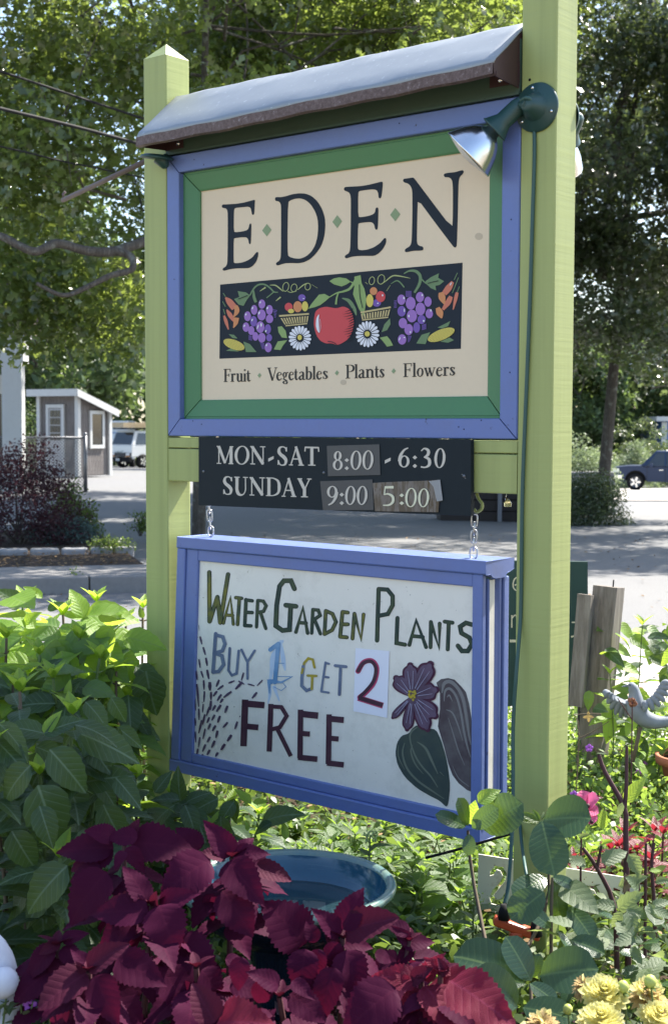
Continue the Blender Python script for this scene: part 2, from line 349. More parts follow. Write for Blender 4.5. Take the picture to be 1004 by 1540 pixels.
# ------------------------------------------------------------------ shared paints
M_white = paint('white_paint', (.52, .53, .53), .5, .06, dirt=.12)
M_glass = NT('dark_glass'); M_glass = M_glass.fin((.02, .025, .03), .08, .8)
M_shing = flat('weathered_shingle', (.17, .155, .15), .9, 0, .2, .35, 3)
M_roofd = flat('dark_shingle', (.07, .055, .055), .9, 0, .2, .35, 3)
M_black = flat('black_rubber', (.012, .012, .013), .7, 0, .15)
M_steel = flat('galvanised_steel', (.17, .175, .19), .45, .8, .5, .15)
M_chrome = NT('chrome').fin((.75, .76, .78), .18, .5, 1)
def extrude(mb, poly, off, X, Y, O):      # poly in (a, b) on X, Y axes at O, extruded by vector off
    pts = [O + X * a + Y * b for a, b in poly]; n = len(pts)
    tr = tessellate_polygon([[Vector((a, b, 0)) for a, b in poly]])
    mb.add(pts + [p + off for p in pts], [tuple(t) for t in tr] + [tuple(n + i for i in t[::-1]) for t in tr] + [(i, (i + 1) % n, n + (i + 1) % n, n + i) for i in range(n)])
# ------------------------------------------------------------------ shed
def fr(yaw): return Vector((math.cos(yaw), -math.sin(yaw), 0)), Vector((math.sin(yaw), math.cos(yaw), 0))
a1, a2 = fr(R(30)); c0 = P(119, 722, 39.5); c0.z = gz(c0.x, c0.y)
shed = thing('shed', c0, 'small grey shingled shed with white trim beside the white trucks', 'shed')
w1, w2, hf, hb = 1.42, 1.32, 2.42, 1.95
def sp(u, v, z): return c0 - a1 * (w1 - u) + a2 * v + UZ * z       # u 0..w1 along the door face, v depth
for nm, q in (('front_wall', [sp(0, 0, .08), sp(w1, 0, .08), sp(w1, .06, .08), sp(0, .06, .08), sp(0, 0, hf - .05), sp(w1, 0, hf - .05), sp(w1, .06, hf - .05), sp(0, .06, hf - .05)]),
              ('side_wall', [sp(w1 - .06, .06, .08), sp(w1, .06, .08), sp(w1, w2, .08), sp(w1 - .06, w2, .08), sp(w1 - .06, .06, hf - .05), sp(w1, .06, hf - .05), sp(w1, w2, hb - .05), sp(w1 - .06, w2, hb - .05)]),
              ('side_wall', [sp(0, .06, .08), sp(.06, .06, .08), sp(.06, w2, .08), sp(0, w2, .08), sp(0, .06, hf - .05), sp(.06, .06, hf - .05), sp(.06, w2, hb - .05), sp(0, w2, hb - .05)]),
              ('back_wall', [sp(0.06, w2 - .06, .08), sp(w1 - .06, w2 - .06, .08), sp(w1 - .06, w2, .08), sp(.06, w2, .08), sp(.06, w2 - .06, hb - .05), sp(w1 - .06, w2 - .06, hb - .05), sp(w1 - .06, w2, hb - .05), sp(.06, w2, hb - .05)])):
    MB().hexa(q).build(nm, M_shing, shed)
sh = MB()                                  # shingle courses, real steps on both visible faces
z = .1
while z < hf - .12:
    u = 0
    while u < w1 - .02:
        wd = random.uniform(.09, .16); sh.box(sp(min(u + wd / 2, w1 - .05), -.012, z + .062), (wd - .008, .022, .12), a1, a2); u += wd
    v = .06
    while v < w2 - .05:
        wd = random.uniform(.09, .16)
        if z < hf - .16 - (hf - hb) * (v + wd) / w2: sh.box(sp(w1 + .012, min(v + wd / 2, w2 - .06), z + .062), (.022, wd - .008, .12), a1, a2)
        v += wd
    z += .125
o = sh.build('shingles', M_shing, shed); o['kind'] = 'stuff'
rf = MB(); rf.hexa([sp(-.2, -.3, hf + .04), sp(w1 + .2, -.3, hf + .04), sp(w1 + .2, w2 + .2, hb - .06), sp(-.2, w2 + .2, hb - .06), sp(-.2, -.3, hf + .10), sp(w1 + .2, -.3, hf + .10), sp(w1 + .2, w2 + .2, hb), sp(-.2, w2 + .2, hb)]); rf.build('roof', M_roofd, shed)
MB().box(sp(w1 / 2, -.315, hf + .02), (w1 + .44, .03, .2), a1, a2).build('fascia_board', M_white, shed)
MB().hexa([sp(w1 + .2, -.3, hf - .08), sp(w1 + .235, -.3, hf - .08), sp(w1 + .235, w2 + .2, hb - .18), sp(w1 + .2, w2 + .2, hb - .18), sp(w1 + .2, -.3, hf + .12), sp(w1 + .235, -.3, hf + .12), sp(w1 + .235, w2 + .2, hb + .02), sp(w1 + .2, w2 + .2, hb + .02)]).build('rake_board', M_white, shed)
for u, v in ((.0, -.03), (w1, -.03), (w1 + .03, w2)): MB().box(sp(u, v, (hb if v > 1 else hf) / 2 + .02), (.12, .12, (hb if v > 1 else hf) - .1), a1, a2).build('corner_trim', M_white, shed)
dr = MB().box(sp(.62, -.04, 1.02), (.50, .04, 1.94), a1, a2).build('door', paint('door_grey', (.42, .42, .44)), shed)
for du in (-.29, .29): MB().box(sp(.62 + du, -.055, 1.06), (.09, .06, 2.1), a1, a2).build('frame', M_white, dr)
MB().box(sp(.62, -.055, 2.06), (.49, .06, .10), a1, a2).build('frame', M_white, dr)
for i in range(3):
    for j in range(4): MB().box(sp(.62 - .13 + i * .13, -.065, 1.85 - j * .22), (.11, .02, .19), a1, a2).build('pane', M_glass, dr)
wd_ = MB().box(sp(w1 + .03, .74, 1.4), (.05, .46, .86), a1, a2).build('window', M_glass, shed)
for dv, dz, sv, sz in ((-.275, 0, .09, 1.08), (.275, 0, .09, 1.08), (0, .49, .459, .1), (0, -.49, .459, .1)): MB().box(sp(w1 + .045, .74 + dv, 1.4 + dz), (.07, sv, sz), a1, a2).build('frame', M_white, wd_)
# ------------------------------------------------------------------ chain link fence
cf = G(129, 742); fence = thing('chain_link_fence', cf, 'grey chain link fence panel ending in a steel post before the shed', 'fence')
fdir = Vector((-.985, .17, 0)); fh = 1.24; fl = 3.0
MB().tube([cf, cf + UZ * (fh + .06)], .045, 10).ball(cf + UZ * (fh + .07), .05).build('post', M_steel, fence)
MB().tube([cf + fdir * fl, cf + fdir * fl + UZ * fh], .03, 8).build('post', M_steel, fence)
MB().tube([cf + UZ * fh, cf + UZ * fh + fdir * fl], .024, 8).build('top_rail', M_steel, fence)
cw = MB(); s_ = .075; k = -fh
while k < fl:
    for sg in (1, -1):
        a = (k, 0) if sg > 0 else (k + fh, 0); b = (k + fh, fh) if sg > 0 else (k, fh)
        pa = []
        for (x, zz) in (a, b): pa.append((x, zz))
        (x0, z0), (x1, z1) = pa; t0, t1 = 0, 1
        lo_, hi_ = min(x0, x1), max(x0, x1)
        if x0 != x1:
            ta = (0 - x0) / (x1 - x0); tb = (fl - x0) / (x1 - x0); t0 = max(0, min(ta, tb)); t1 = min(1, max(ta, tb))
        if t1 > t0: cw.tube([cf + fdir * (x0 + (x1 - x0) * t0) + UZ * (z0 + (z1 - z0) * t0 + .03), cf + fdir * (x0 + (x1 - x0) * t1) + UZ * (z0 + (z1 - z0) * t1)], .009, 3, False)
    k += s_
cw.build('wire_mesh', M_steel, fence)
# ------------------------------------------------------------------ white house at the left edge
hD = 30; hp = P(24, 742, hD); hp.z = 0
house = thing('house', hp, 'corner of a white porch with dark shingles at the left edge', 'house')
pxm = hD / FOC
def hb_(x0, x1, y0, y1, d0, d1, mat, nm, par=None):
    a = P(x0, y1, hD); b = P(x1, y0, hD); q = [Vector((a.x, a.y + d0, a.z)), Vector((b.x, a.y + d0, a.z)), Vector((b.x, a.y + d1, a.z)), Vector((a.x, a.y + d1, a.z))]
    return MB().hexa(q + [Vector((v.x, v.y, b.z)) for v in q]).build(nm, mat, par or house)
hb_(14, 35, 546, 742, 0, .32, M_white, 'column'); hb_(3, 13.8, 546, 742, .1, .8, M_white, 'pilaster')
hb_(-260, 36, 507, 546, -.05, .5, M_white, 'frieze_board'); hb_(-260, 39, 500, 507, -.14, .6, M_white, 'gutter')
hb_(-260, 1, 560, 742, 1.6, 1.8, M_white, 'wall'); hb_(-60, -12, 590, 700, 1.55, 1.6, M_glass, 'window')
hb_(-260, 30, 452, 500, .35, 2.5, M_roofd, 'upper_wall'); hb_(22, 32, 430, 500, .2, .35, M_white, 'corner_trim')
for r_ in range(6):
    x = -60
    while x < 20:
        ww = random.uniform(6, 11); hb_(x, min(x + ww - .5, 21.5), 452 + r_ * 8, 459.5 + r_ * 8, .30 - random.uniform(0, .03), .36, M_roofd, 'shingle'); x += ww
hb_(-260, 44, 425, 452, -.1, 2.8, M_roofd, 'roof')
# ------------------------------------------------------------------ vehicles
M_wtruck = flat('white_truck_paint', (.72, .74, .75), .3, 0, .6, .04)
M_btext = flat('dark_green_vinyl', (.05, .12, .11), .5); M_blt = flat('blue_vinyl', (.08, .2, .4), .5)
M_tail = flat('amber_lens', (.7, .25, .04), .3); M_lens = NT('head_lamp_glass').fin((.7, .72, .74), .15, .6)
def wheel(c, ax, r, par, wd=.26):
    wh = MB().lathe(c - ax * wd / 2, [(r * .62, .0), (r * .9, -.005), (r, .04), (r, wd - .04), (r * .9, wd + .005), (r * .62, wd)], 24, ax).build('wheel', M_black, par)
    MB().lathe(c - ax * (wd / 2 - .03), [(.001, .02), (r * .2, .0), (r * .22, .05), (r * .58, .05), (r * .64, 0), (r * .64, wd - .06), (.001, wd - .06)], 20, ax).build('rim', M_steel, wh)
    sp_ = MB(); u = ax.cross(UZ).normalized()
    for k in range(5):
        an = 2 * math.pi * k / 5; dd = u * math.cos(an) + UZ * math.sin(an); sp_.box(c + dd * r * .38 - ax * (wd / 2 - .02), (r * .5, r * .2, .03), dd, dd.cross(ax), ax)
    sp_.build('spoke', M_chrome, wh)
# cab-over truck: front looks towards the garden, side runs off to the right
fx, fy = fr(R(42)); q0 = P(198, 704, 74); q0.z = gz(q0.x, q0.y)
tr1 = thing('flatbed_truck', q0, 'white cab-over truck with lumber on its rack, near the shed', 'truck')
def tp_(u, v, z): return q0 + fx * u + fy * v + UZ * z              # u: -1.75..0 across the front, v back along the side
b = MB(); b.hexa([tp_(-1.75, .0, .62), tp_(0, .0, .62), tp_(0, 1.6, .62), tp_(-1.75, 1.6, .62), tp_(-1.75, .03, 1.22), tp_(0, .03, 1.22), tp_(0, 1.6, 1.22), tp_(-1.75, 1.6, 1.22)])
b.hexa([tp_(-1.75, .03, 1.221), tp_(0, .03, 1.221), tp_(0, 1.6, 1.221), tp_(-1.75, 1.6, 1.221), tp_(-1.65, .35, 2.02), tp_(-.1, .35, 2.02), tp_(-.1, 1.55, 2.02), tp_(-1.65, 1.55, 2.02)]); b.build('cab', M_wtruck, tr1, .03)
MB().add([tp_(-1.68, .045, 1.27), tp_(-.07, .045, 1.27), tp_(-.14, .30, 1.92), tp_(-1.61, .30, 1.92)], [(0, 1, 2, 3)]).build('windscreen', M_glass, tr1)
MB().add([tp_(.006, .28, 1.28), tp_(.006, 1.3, 1.28), tp_(-.075, 1.25, 1.88), tp_(-.075, .5, 1.88)], [(0, 1, 2, 3)]).build('side_window', M_glass, tr1)
MB().box(tp_(-.875, -.06, .48), (1.78, .2, .26), fx, fy).build('bumper', M_black, tr1, .02)
MB().box(tp_(-.875, -.01, .74), (1.70, .05, .20), fx, fy).build('grille', flat('dark_grille', (.05, .05, .055)), tr1)
for u in (-1.5, -.25): MB().box(tp_(u, -.045, .76), (.30, .04, .13), fx, fy).build('headlight', M_lens, tr1); MB().box(tp_(u, -.05, .655), (.34, .03, .05), fx, fy).build('indicator', M_tail, tr1)
MB().box(tp_(-.95, -.17, .47), (.3, .02, .14), fx, fy).build('number_plate', M_white, tr1)
MB().box(tp_(-.85, 4.2, .75), (1.7, 4.6, .14), fx, fy).build('flatbed', M_black, tr1); MB().box(tp_(-.85, .9, 2.12), (1.75, 1.5, .08), fx, fy).build('rack', M_black, tr1)
for u in (-1.6, -.1): MB().box(tp_(u, 1.72, 1.35), (.08, .08, 1.5), fx, fy).build('rack_post', M_black, tr1)
for u in (-1.72, -.12):
    for v in (.75, 5.2): wheel(tp_(u + .1, v, .38), -fx, .38, tr1)
M_lum = flat('pine_lumber', (.55, .42, .26), .8, 0, .3, .15, 4)
lum = thing('lumber_stack', tp_(-.9, .9, 2.17), 'stack of pale lumber lying on the rack of the white truck', 'lumber')
for i in range(5):
    for j in range(3): MB().box(tp_(-1.3 + i * .2, 1.6, 2.22 + j * .09), (.19, 3.6, .082), fx, fy).build('plank', M_lum, lum)
# second white truck behind
q1 = P(176, 698, 82); q1.z = gz(q1.x, q1.y); tr2 = thing('box_truck', q1, 'white box truck behind the cab-over truck, only its top showing', 'truck')
b = MB(); b.box(q1 + UZ * 1.75 + Vector((-.4, 1.5, 0)), (2.1, 3.0, 2.0)); b.build('box_body', M_wtruck, tr2, .03)
MB().box(q1 + UZ * 1.15 + Vector((-.1, -.2, 0)), (2.3, 1.0, 1.3)).build('cab', M_wtruck, tr2, .06)
MB().box(q1 + UZ * 2.05 + Vector((-.4, -.03, 0)), (2.1, .05, .05)).build('stripe', M_blt, tr2)
for s in (-1, .9): wheel(q1 + Vector((s, 0, .4)), Vector((1, 0, 0)), .4, tr2)
# pickup
px_, py_ = fr(R(14)); pk0 = P(915, 737, 66.5); pk0.z = gz(pk0.x + 3, pk0.y) ; gzp = P(956, 736.5, 67).z; pk0.z = gzp
M_pick = NT('dark_blue_car_paint').fin((.016, .030, .07), .38, .3, .0)
pk = thing('pickup_truck', pk0, 'dark blue four-door pickup truck parked on the gravel', 'pickup')
def kp(x, y, z): return pk0 + px_ * x + py_ * y + UZ * z              # x back along the side, y across
def arch(cx, r, z0, n=8): return [(cx - r * math.cos(math.pi * i / n), z0 + r * math.sin(math.pi * i / n)) for i in range(n + 1)]
low = [(0.02, .55)] + [(.1, .45), (.72, .42)] + arch(1.22, .50, .46) + [(1.78, .42), (4.2, .42)] + arch(4.88, .50, .46) + [(5.5, .5), (5.8, .6), (5.82, 1.12), (1.55, 1.12), (1.5, 1.18), (.9, 1.17), (.25, 1.10), (.03, .98)]
b = MB(); extrude(b, low, py_ * 2.0, px_, UZ, pk0); b.build('body', M_pick, pk, .03)
b = MB(); b.hexa([kp(1.4, .04, 1.125), kp(3.9, .04, 1.125), kp(3.9, 1.96, 1.125), kp(1.4, 1.96, 1.125), kp(2.15, .22, 1.88), kp(3.75, .22, 1.88), kp(3.75, 1.78, 1.88), kp(2.15, 1.78, 1.88)]); b.build('cabin', M_pick, pk, .05)
MB().add([kp(1.43, .14, 1.16), kp(1.43, 1.86, 1.16), kp(2.10, 1.74, 1.84), kp(2.10, .27, 1.84)], [(3, 2, 1, 0)]).build('windscreen', NT('pale_windscreen').fin((.16, .2, .2), .1, .8), pk)
for x0, x1, x2, x3 in ((1.72, 2.55, 2.55, 2.22), (2.65, 3.6, 3.6, 2.65)): MB().add([kp(x0, .045, 1.17), kp(x1, .045, 1.17), kp(x2, .19, 1.80), kp(x3, .19, 1.80)], [(0, 1, 2, 3)]).build('side_window', M_glass, pk)
for y in (.0, ): 
    for x in (1.75, 2.6, 3.65): MB().box(kp(x, -.004, .8), (.015, .008, .7), px_, py_).build('door_seam', M_black, pk)
MB().box(kp(2.4, -.02, .98), (.18, .03, .035), px_, py_).build('door_handle', M_chrome, pk); MB().box(kp(3.45, -.02, .98), (.18, .03, .035), px_, py_).build('door_handle', M_chrome, pk)
MB().box(kp(-.06, 1, .62), (.16, 1.95, .26), px_, py_).build('bumper', M_chrome, pk, .04); MB().box(kp(.28, -.02, .64), (.62, .05, .20), px_, py_).build('bumper_side', M_chrome, pk, .02)
MB().box(kp(-.0, 1, .93), (.05, 1.2, .26), px_, py_).build('grille', M_black, pk); 
for y in (.2, 1.8): MB().box(kp(.0, y, .95), (.08, .34, .2), px_, py_).build('headlight', M_lens, pk)
MB().box(kp(.24, -.012, .95), (.42, .03, .18), px_, py_).build('headlight', M_lens, pk)
MB().box(kp(1.95, -.12, 1.2), (.14, .22, .18), px_, py_).build('mirror', M_pick, pk, .02)
MB().box(kp(1.22, 1, .78), (1.0, 1.6, .62), px_, py_).box(kp(4.88, 1, .78), (1.0, 1.6, .62), px_, py_).build('wheel_well', M_black, pk)
for x in (1.22, 4.88):
    for y in (.12, 1.88): wheel(kp(x, y, .40), py_ if y < 1 else -py_, .40, pk)
# blue building, right edge
M_bluem = flat('blue_metal_cladding', (.05, .13, .36), .5, 0, .5, .06)
bb = P(992, 680, 84); bz = bb.z - 3; bl = thing('blue_building', (bb.x, bb.y, bz), 'blue metal clad building with white trim at the right edge', 'building')
MB().box((bb.x + 6.2, bb.y + 4, bz + 2.45), (12, 8, 4.9)).build('wall', M_bluem, bl)
for i in range(20): MB().box((bb.x + .35 + i * .3, bb.y - .02, bz + 2.45), (.05, .04, 4.8)).build('rib', M_bluem, bl)
MB().box((bb.x + .2, bb.y - .06, bz + 2.4), (.32, .1, 4.8)).build('corner_trim', M_white, bl); MB().box((bb.x + 6, bb.y + 3.9, bz + 5.0), (12.7, 8.6, .28)).build('roof', M_white, bl)
# stone pile
sb = P(878, 702, 27); sb.z = gz(sb.x, sb.y); stp = thing('stone_wall', sb, 'low stack of flat grey fieldstones beside the tree', 'stone wall')
for j in range(6):
    x = -.9
    while x < .35:
        ww = random.uniform(.22, .5); MB().box(sb + Vector((x + ww / 2, random.uniform(-.05, .05), .09 + j * .145)), (ww - .02, .4, .125), (math.cos(random.uniform(-.1, .1)), .05, random.uniform(-.05, .05))).build('stone', M_cob, stp, .03); x += ww
# dark crate with a grey upright, seen under the crossbeam
db = G(735, 779); db.z = gz(db.x, db.y); M_dkw = flat('dark_stained_wood', (.035, .028, .026), .8)
bn = thing('storage_bin', db, 'low dark wooden bin with a grey upright seen beneath the crossbeam', 'bin')
for i in range(5): MB().box(db + Vector((0.05, .5, .1 + i * .19)), (1.7, .9, .175)).build('plank', M_dkw, bn)
MB().box(db + Vector((.17, -.02, .5)), (.065, .065, 1.0)).build('upright', flat('grey_post', (.20, .20, .22), .8), bn)
# ------------------------------------------------------------------ trees and shrubs
tA = G(299, 812)
gn1 = [P(330, 330, 15.5), P(215, 364, 14), P(170, 378, 13.6), P(130, 377, 13.4), P(85, 366, 13.2), P(50, 378, 13), P(0, 355, 13), P(-60, 345, 13)]
gn2 = [P(165, 376, 13.6), P(196, 385, 13.6), P(198, 405, 13.5), P(165, 415, 13.4), P(130, 432, 13.3), P(95, 444, 13.2), P(55, 426, 13.1)]
def cutA(C):
    zmin = np.where(C[:, 0] > -1.2, 3.9, 3.55); return (C[:, 2] > zmin) & (C[:, 0] < 2.0)
xt = np.array([tuple(P(x, y, 15.2)) for x, y in ((10, 440), (60, 455), (150, 450), (200, 470), (100, 430), (-20, 480), (0, 300), (60, 250), (150, 200), (40, 150), (120, 90), (200, 60), (0, 40))])
tree(tA, 11.5, .115, (-1.6, 18, 6.6), (6.6, 4.6, 4.2), 165, 88000, .105, M_oak, 'large oak with gnarled grey limb, trunk behind the hanging sign', .85, cutA, ((gn1, .055, .034), (gn2, .042, .018)), nb=18, extra_clumps=np.repeat(xt, 1, 0))
tB = P(905, 735, 26); tB.z = gz(tB.x, tB.y)
hv = [([P(868, 398, 25), P(905, 350, 25.3), P(950, 328, 25.6), P(1010, 318, 26)], .10, .05), ([P(905, 420, 25), P(925, 200, 25.5), P(955, 90, 26), P(985, -20, 26)], .13, .06), ([P(855, 120, 25), P(900, 80, 25.3), P(960, 60, 26)], .06, .03)]
tree(tB, 12.5, .16, (5.6, 25.6, 7.2), (4.8, 4.2, 5.0), 100, 64000, .11, M_oak2, 'dark oak on the right with its bare lower trunk showing', .85, lambda C: C[:, 2] > 2.7, hv, nb=9, extra_clumps=np.stack([rng.uniform(4.3, 7.2, 46), rng.uniform(23.5, 27, 46), rng.uniform(2.7, 8.5, 46)], 1))
tree((1.0, 27, -.1), 12.5, .2, (.2, 25.5, 7.6), (3.7, 4.0, 4.2), 120, 64000, .115, M_oak, 'leafy oak rising behind the metal sign roof', .9, lambda C: C[:, 2] > 3.4, nb=10)
tree((1.6, 33, -.2), 12, .2, (1.6, 31.5, 7.4), (4.6, 4.2, 4.4), 90, 36000, .14, M_oak2, 'dark oak added far behind the big sign board to shade the lot', .95, lambda C: C[:, 2] > 3.6, nb=8)  # mostly hidden tree, added for the shade it throws on the lot
tree((8.6, 19.5, 0), 10.5, .16, (9.4, 20.0, 6.6), (3.2, 3.2, 3.3), 45, 20000, .12, M_oak2, 'oak standing off to the right over the road', .85, lambda C: C[:, 2] > 3.4, nb=6)
for i, (x, y, h, rx, mt, ds) in enumerate([(-19, 60, 13, 5.5, M_far, 'leftmost tree of the far wood behind the porch'), (-12, 56, 12, 5, M_far, 'broad tree of the far wood behind the shed'), (-6.5, 88, 15, 6, M_far, 'tall tree behind the white trucks'), (-1, 70, 13, 5.5, M_far, 'tree of the far wood hidden mostly by the big sign'), (6, 92, 14, 6, M_far, 'tree of the far wood between sign and right post'),
                                           (14.5, 88, 10.5, 5.0, M_far, 'dusty green tree behind the pickup truck'), (22.5, 92, 12, 5.5, M_far, 'tree above the blue building'), (28, 96, 12, 6, M_far, 'rightmost tree of the far wood')]):
    z0 = gz(x, y); tree((x, y, z0), h, .25, (x, y, z0 + h * .55), (rx, 4, h * .52), 90, 17000, .33, mt, ds, 1.3, None, (), 'trees of the far wood', nb=14, lobed=False, name='woodland_tree')
pts_ = np.stack([rng.uniform(-48, 48, 52000), rng.uniform(98, 108, 52000), np.zeros(52000)], 1); hh_ = 9.5 + 2.6 * np.sin(pts_[:, 0] * .31) + 1.6 * np.sin(pts_[:, 0] * .83 + 1)
pts_[:, 2] = -2 + (hh_ + 2) * rng.uniform(0, 1, 52000) ** .8
tag(inst('distant_wood', leafcloud('distant_wood', pts_, .62, M_far, lobed=False), Matrix.Identity(4)), 'hazy green wood closing the view behind the lots', 'wood', None, 'stuff')
def shrub(name, base, rad, h, n, size, mat, label, cl=.3, cat='shrub', flat_=.8, nc=40, nst=14, lobed=False, base_h=.25, conic=False):
    base = Vector(base); root = thing(name, base, label, cat); st = MB()
    g = rng.normal(size=(nc, 3)); g /= np.linalg.norm(g, axis=1)[:, None]; g *= (rng.uniform(.3, 1, nc) ** .5)[:, None]; g[:, 2] = np.abs(g[:, 2]) * .9 + (base_h - .3)
    C = np.array(base)[None] + g * np.array((rad, rad * .8, h - cl * .6))[None]; C[:, 2] += .05
    for i in range(min(nst, nc)):
        b_ = Vector(C[i]); st.tube(spline([base + Vector((random.uniform(-.1, .1) * rad, random.uniform(-.1, .1) * rad, -.05)), base.lerp(b_, .5) + Vector((0, 0, .1 * h)), b_], 3), [.012 * h + .006, .01, .009, .008, .007, .006, .004][:7], 4, False)
    st.build('stems', M_bark, root)
    pts = cloudpoints(C, cl, n, flat_); me = leafcloud('foliage', pts - np.array(base), size, mat, lobed=lobed, upb=.4)
    o = inst('foliage', me, Matrix.Translation(base), root); o['kind'] = 'stuff'; return root
shrub('barberry_shrub', G(28, 815, .16), .80, 1.42, 13000, .034, M_red, 'burgundy leaved shrub on the mulch in front of the fence', .26, nc=60)
shrub('green_shrub', G(112, 805, .16), .30, .85, 2600, .04, M_grn, 'small yellow-green shrub between the burgundy one and the fence post', .18)
shrub('juniper', G(95, 815, .16), .42, .34, 2600, .03, M_jun, 'low blue-green juniper spreading at the foot of the burgundy shrub', .16)
shrub('weed', G(165, 830, .16), .24, .16, 700, .03, M_grn, 'patch of weeds growing over the cobble edging', .1, 'weed')
shrub('weed', G(104, 888, .02), .13, .2, 260, .03, M_grn, 'tuft of grassy weed at the foot of the kerb', .08, 'weed', nc=12)
shrub('rose_bush', G(211, 800, .16), .16, .32, 500, .035, M_grn, 'small rose bush in the mulch at the left sign post', .1, nc=14)
sg_ = G(882, 787); sg_.z = gz(sg_.x, sg_.y)
shrub('yew_shrub', sg_, .60, 1.1, 15000, .036, M_oak2, 'dark green shrub by the road in front of the tree trunk', .3, nc=80)
for x, y, D, r_, h, mt, lb in ((872, 700, 44, .8, 2.5, M_pale, 'silvery green bush left of the tree trunk'), (902, 700, 46, .42, 2.0, M_pale, 'silvery green bush right of the tree trunk'), (950, 705, 74, 1.3, 3.0, M_pale, 'small pale leaved bush behind the bonnet of the pickup'), (985, 705, 80, 3.2, 4.0, M_far, 'dull green bush behind the pickup roof'), (955, 705, 78, 2.4, 5, M_oak2, 'dark cedar between the silvery bush and blue building'),
                               (60, 690, 50, 2.2, 3.0, M_far, 'green bush behind the left side of the shed'), (195, 690, 92, 4, 3.6, M_far, 'bush behind the white trucks')):
    b_ = P(x, y, D); b_.z = gz(b_.x, b_.y); shrub('bush', b_, r_, h, 6000, .075 if D < 60 else .12, mt, lb, .45, 'bush', nc=60)
# ------------------------------------------------------------------ overhead wires
for k, (pts, r_, lb) in enumerate((([P(-140, 62, 11), P(0, 107, 11.6), P(215, 178, 13), P(560, 290, 19), P(868, 380, 27), P(1010, 393, 33), P(1200, 405, 42)], .011, 'thin upper overhead wire crossing above the hanging branch'),
                                   ([P(-140, 130, 10), P(0, 163, 10.8), P(230, 222, 12.5), P(560, 320, 18), P(868, 404, 27), P(1010, 413, 33), P(1200, 425, 42)], .0145, 'thick black overhead cable just left of the metal roof'),
                                   ([P(-140, 190, 11), P(18, 224, 12), P(110, 246, 12.6), P(200, 264, 13.4), P(600, 350, 20), P(1200, 460, 42)], .008, 'lowest thin overhead wire above the gnarled branch'))):
    o = MB().tube(spline(pts, 6), r_, 6, True).build('overhead_wire', M_black); tag(o, lb, 'wire')
# ------------------------------------------------------------------ the sign
M_lime = paint('lime_green_paint', (.37, .415, .145), .45, .03, (1.5, 1.5, 90), .35, None, .05, streak=.35)
M_blue = paint('periwinkle_paint', (.135, .19, .44), .36, .07, (40, 40, 40), .3, (.05, .05, .08), .14)
M_green = paint('leaf_green_paint', (.082, .225, .10), .5, .08, (40, 40, 40), .25, None, .05)
M_fasc = paint('dark_green_paint', (.045, .085, .06), .55, .15, (20, 20, 60), .3, (.01, .01, .01), .1)
M_tan = paint('tan_sign_face', (.77, .63, .45), .5, .03, (60, 60, 60), .1, None, .04)
M_navy = flat('navy_black_vinyl', (.022, .030, .042), .6, 0, .15, .05); M_navy2 = flat('navy_sign_paint', (.014, .021, .027), .6, 0, .18, .12, 30)
M_sage = flat('sage_vinyl', (.26, .34, .19), .6, 0, .3, .03)
m = NT('weathered_zinc'); n1 = m.noise(3, 5, .6); n2 = m.noise(60, 4, .7); c = m.mix(n1, (.23, .255, .28), (.33, .36, .385)); c = m.mix(m.ramp(n2, [(.62, 0), (.72, .5)]), c, (.6, .64, .68))
M_zinc = m.fin(c, .5, .5, .35, m.bump(m.noise(5, 3), .25, .01))
m = NT('tarnished_copper'); n2 = m.noise(90, 5, .75); c = m.ramp(n2, [(.35, (.085, .05, .04)), (.6, (.15, .10, .09)), (.72, (.34, .30, .29))]); M_cop = m.fin(c, .5, .5, .3, m.bump(n2, .3, .001))
M_dkcop = flat('dark_bronze_sheet', (.060, .028, .030), .45, .3, .5, .2, 20)
sg = thing('garden_sign', W(SW / 2, PW / 2, 0), 'tall lime green garden sign with blue framed board between two posts', 'sign')
pz = 2.5736
def post(u, top, base=-.1):
    mb = MB(); mb.rbox(W(u, PW / 2, (top + base) / 2), (PW, PW, top - base), .004, dU, dN); return mb
pl = post(-PW / 2, pz); ap = W(-PW / 2, PW / 2, pz + .047); q = [W(-PW, 0, pz + .0005), W(0, 0, pz + .0005), W(0, PW, pz + .0005), W(-PW, PW, pz + .0005), ap]; pl.add(q, [(0, 1, 4), (1, 2, 4), (2, 3, 4), (3, 0, 4)]); pl.build('post', M_lime, sg)
pr = post(SW + PW / 2, 2.95); q = [W(SW, 0, 2.9505), W(SW + PW, 0, 2.9505), W(SW + PW, PW, 2.9505), W(SW, PW, 2.9505), W(SW + PW / 2, PW / 2, 3.0)]; pr.add(q, [(0, 1, 4), (1, 2, 4), (2, 3, 4), (3, 0, 4)]); pr.build('post', M_lime, sg)
# rails: thin strip then deep beam, 2 mm behind the post face
z1 = S(778, 682, 0)[1]; z2 = S(778, 743.5, 0)[1]; z1b = z1 - .003
MB().rbox(W(SW / 2, PW / 2 + .001, (ZB - .003 + z1) / 2), (PW - .004, ZB - .003 - z1, SW - .004), .002, dN, UZ, dU).build('rail', M_lime, sg)
MB().rbox(W(SW / 2, PW / 2 + .001, (z1b + z2) / 2), (PW - .003, z1b - z2, SW - .004), .003, dN, UZ, dU).build('crossbeam', M_lime, sg)
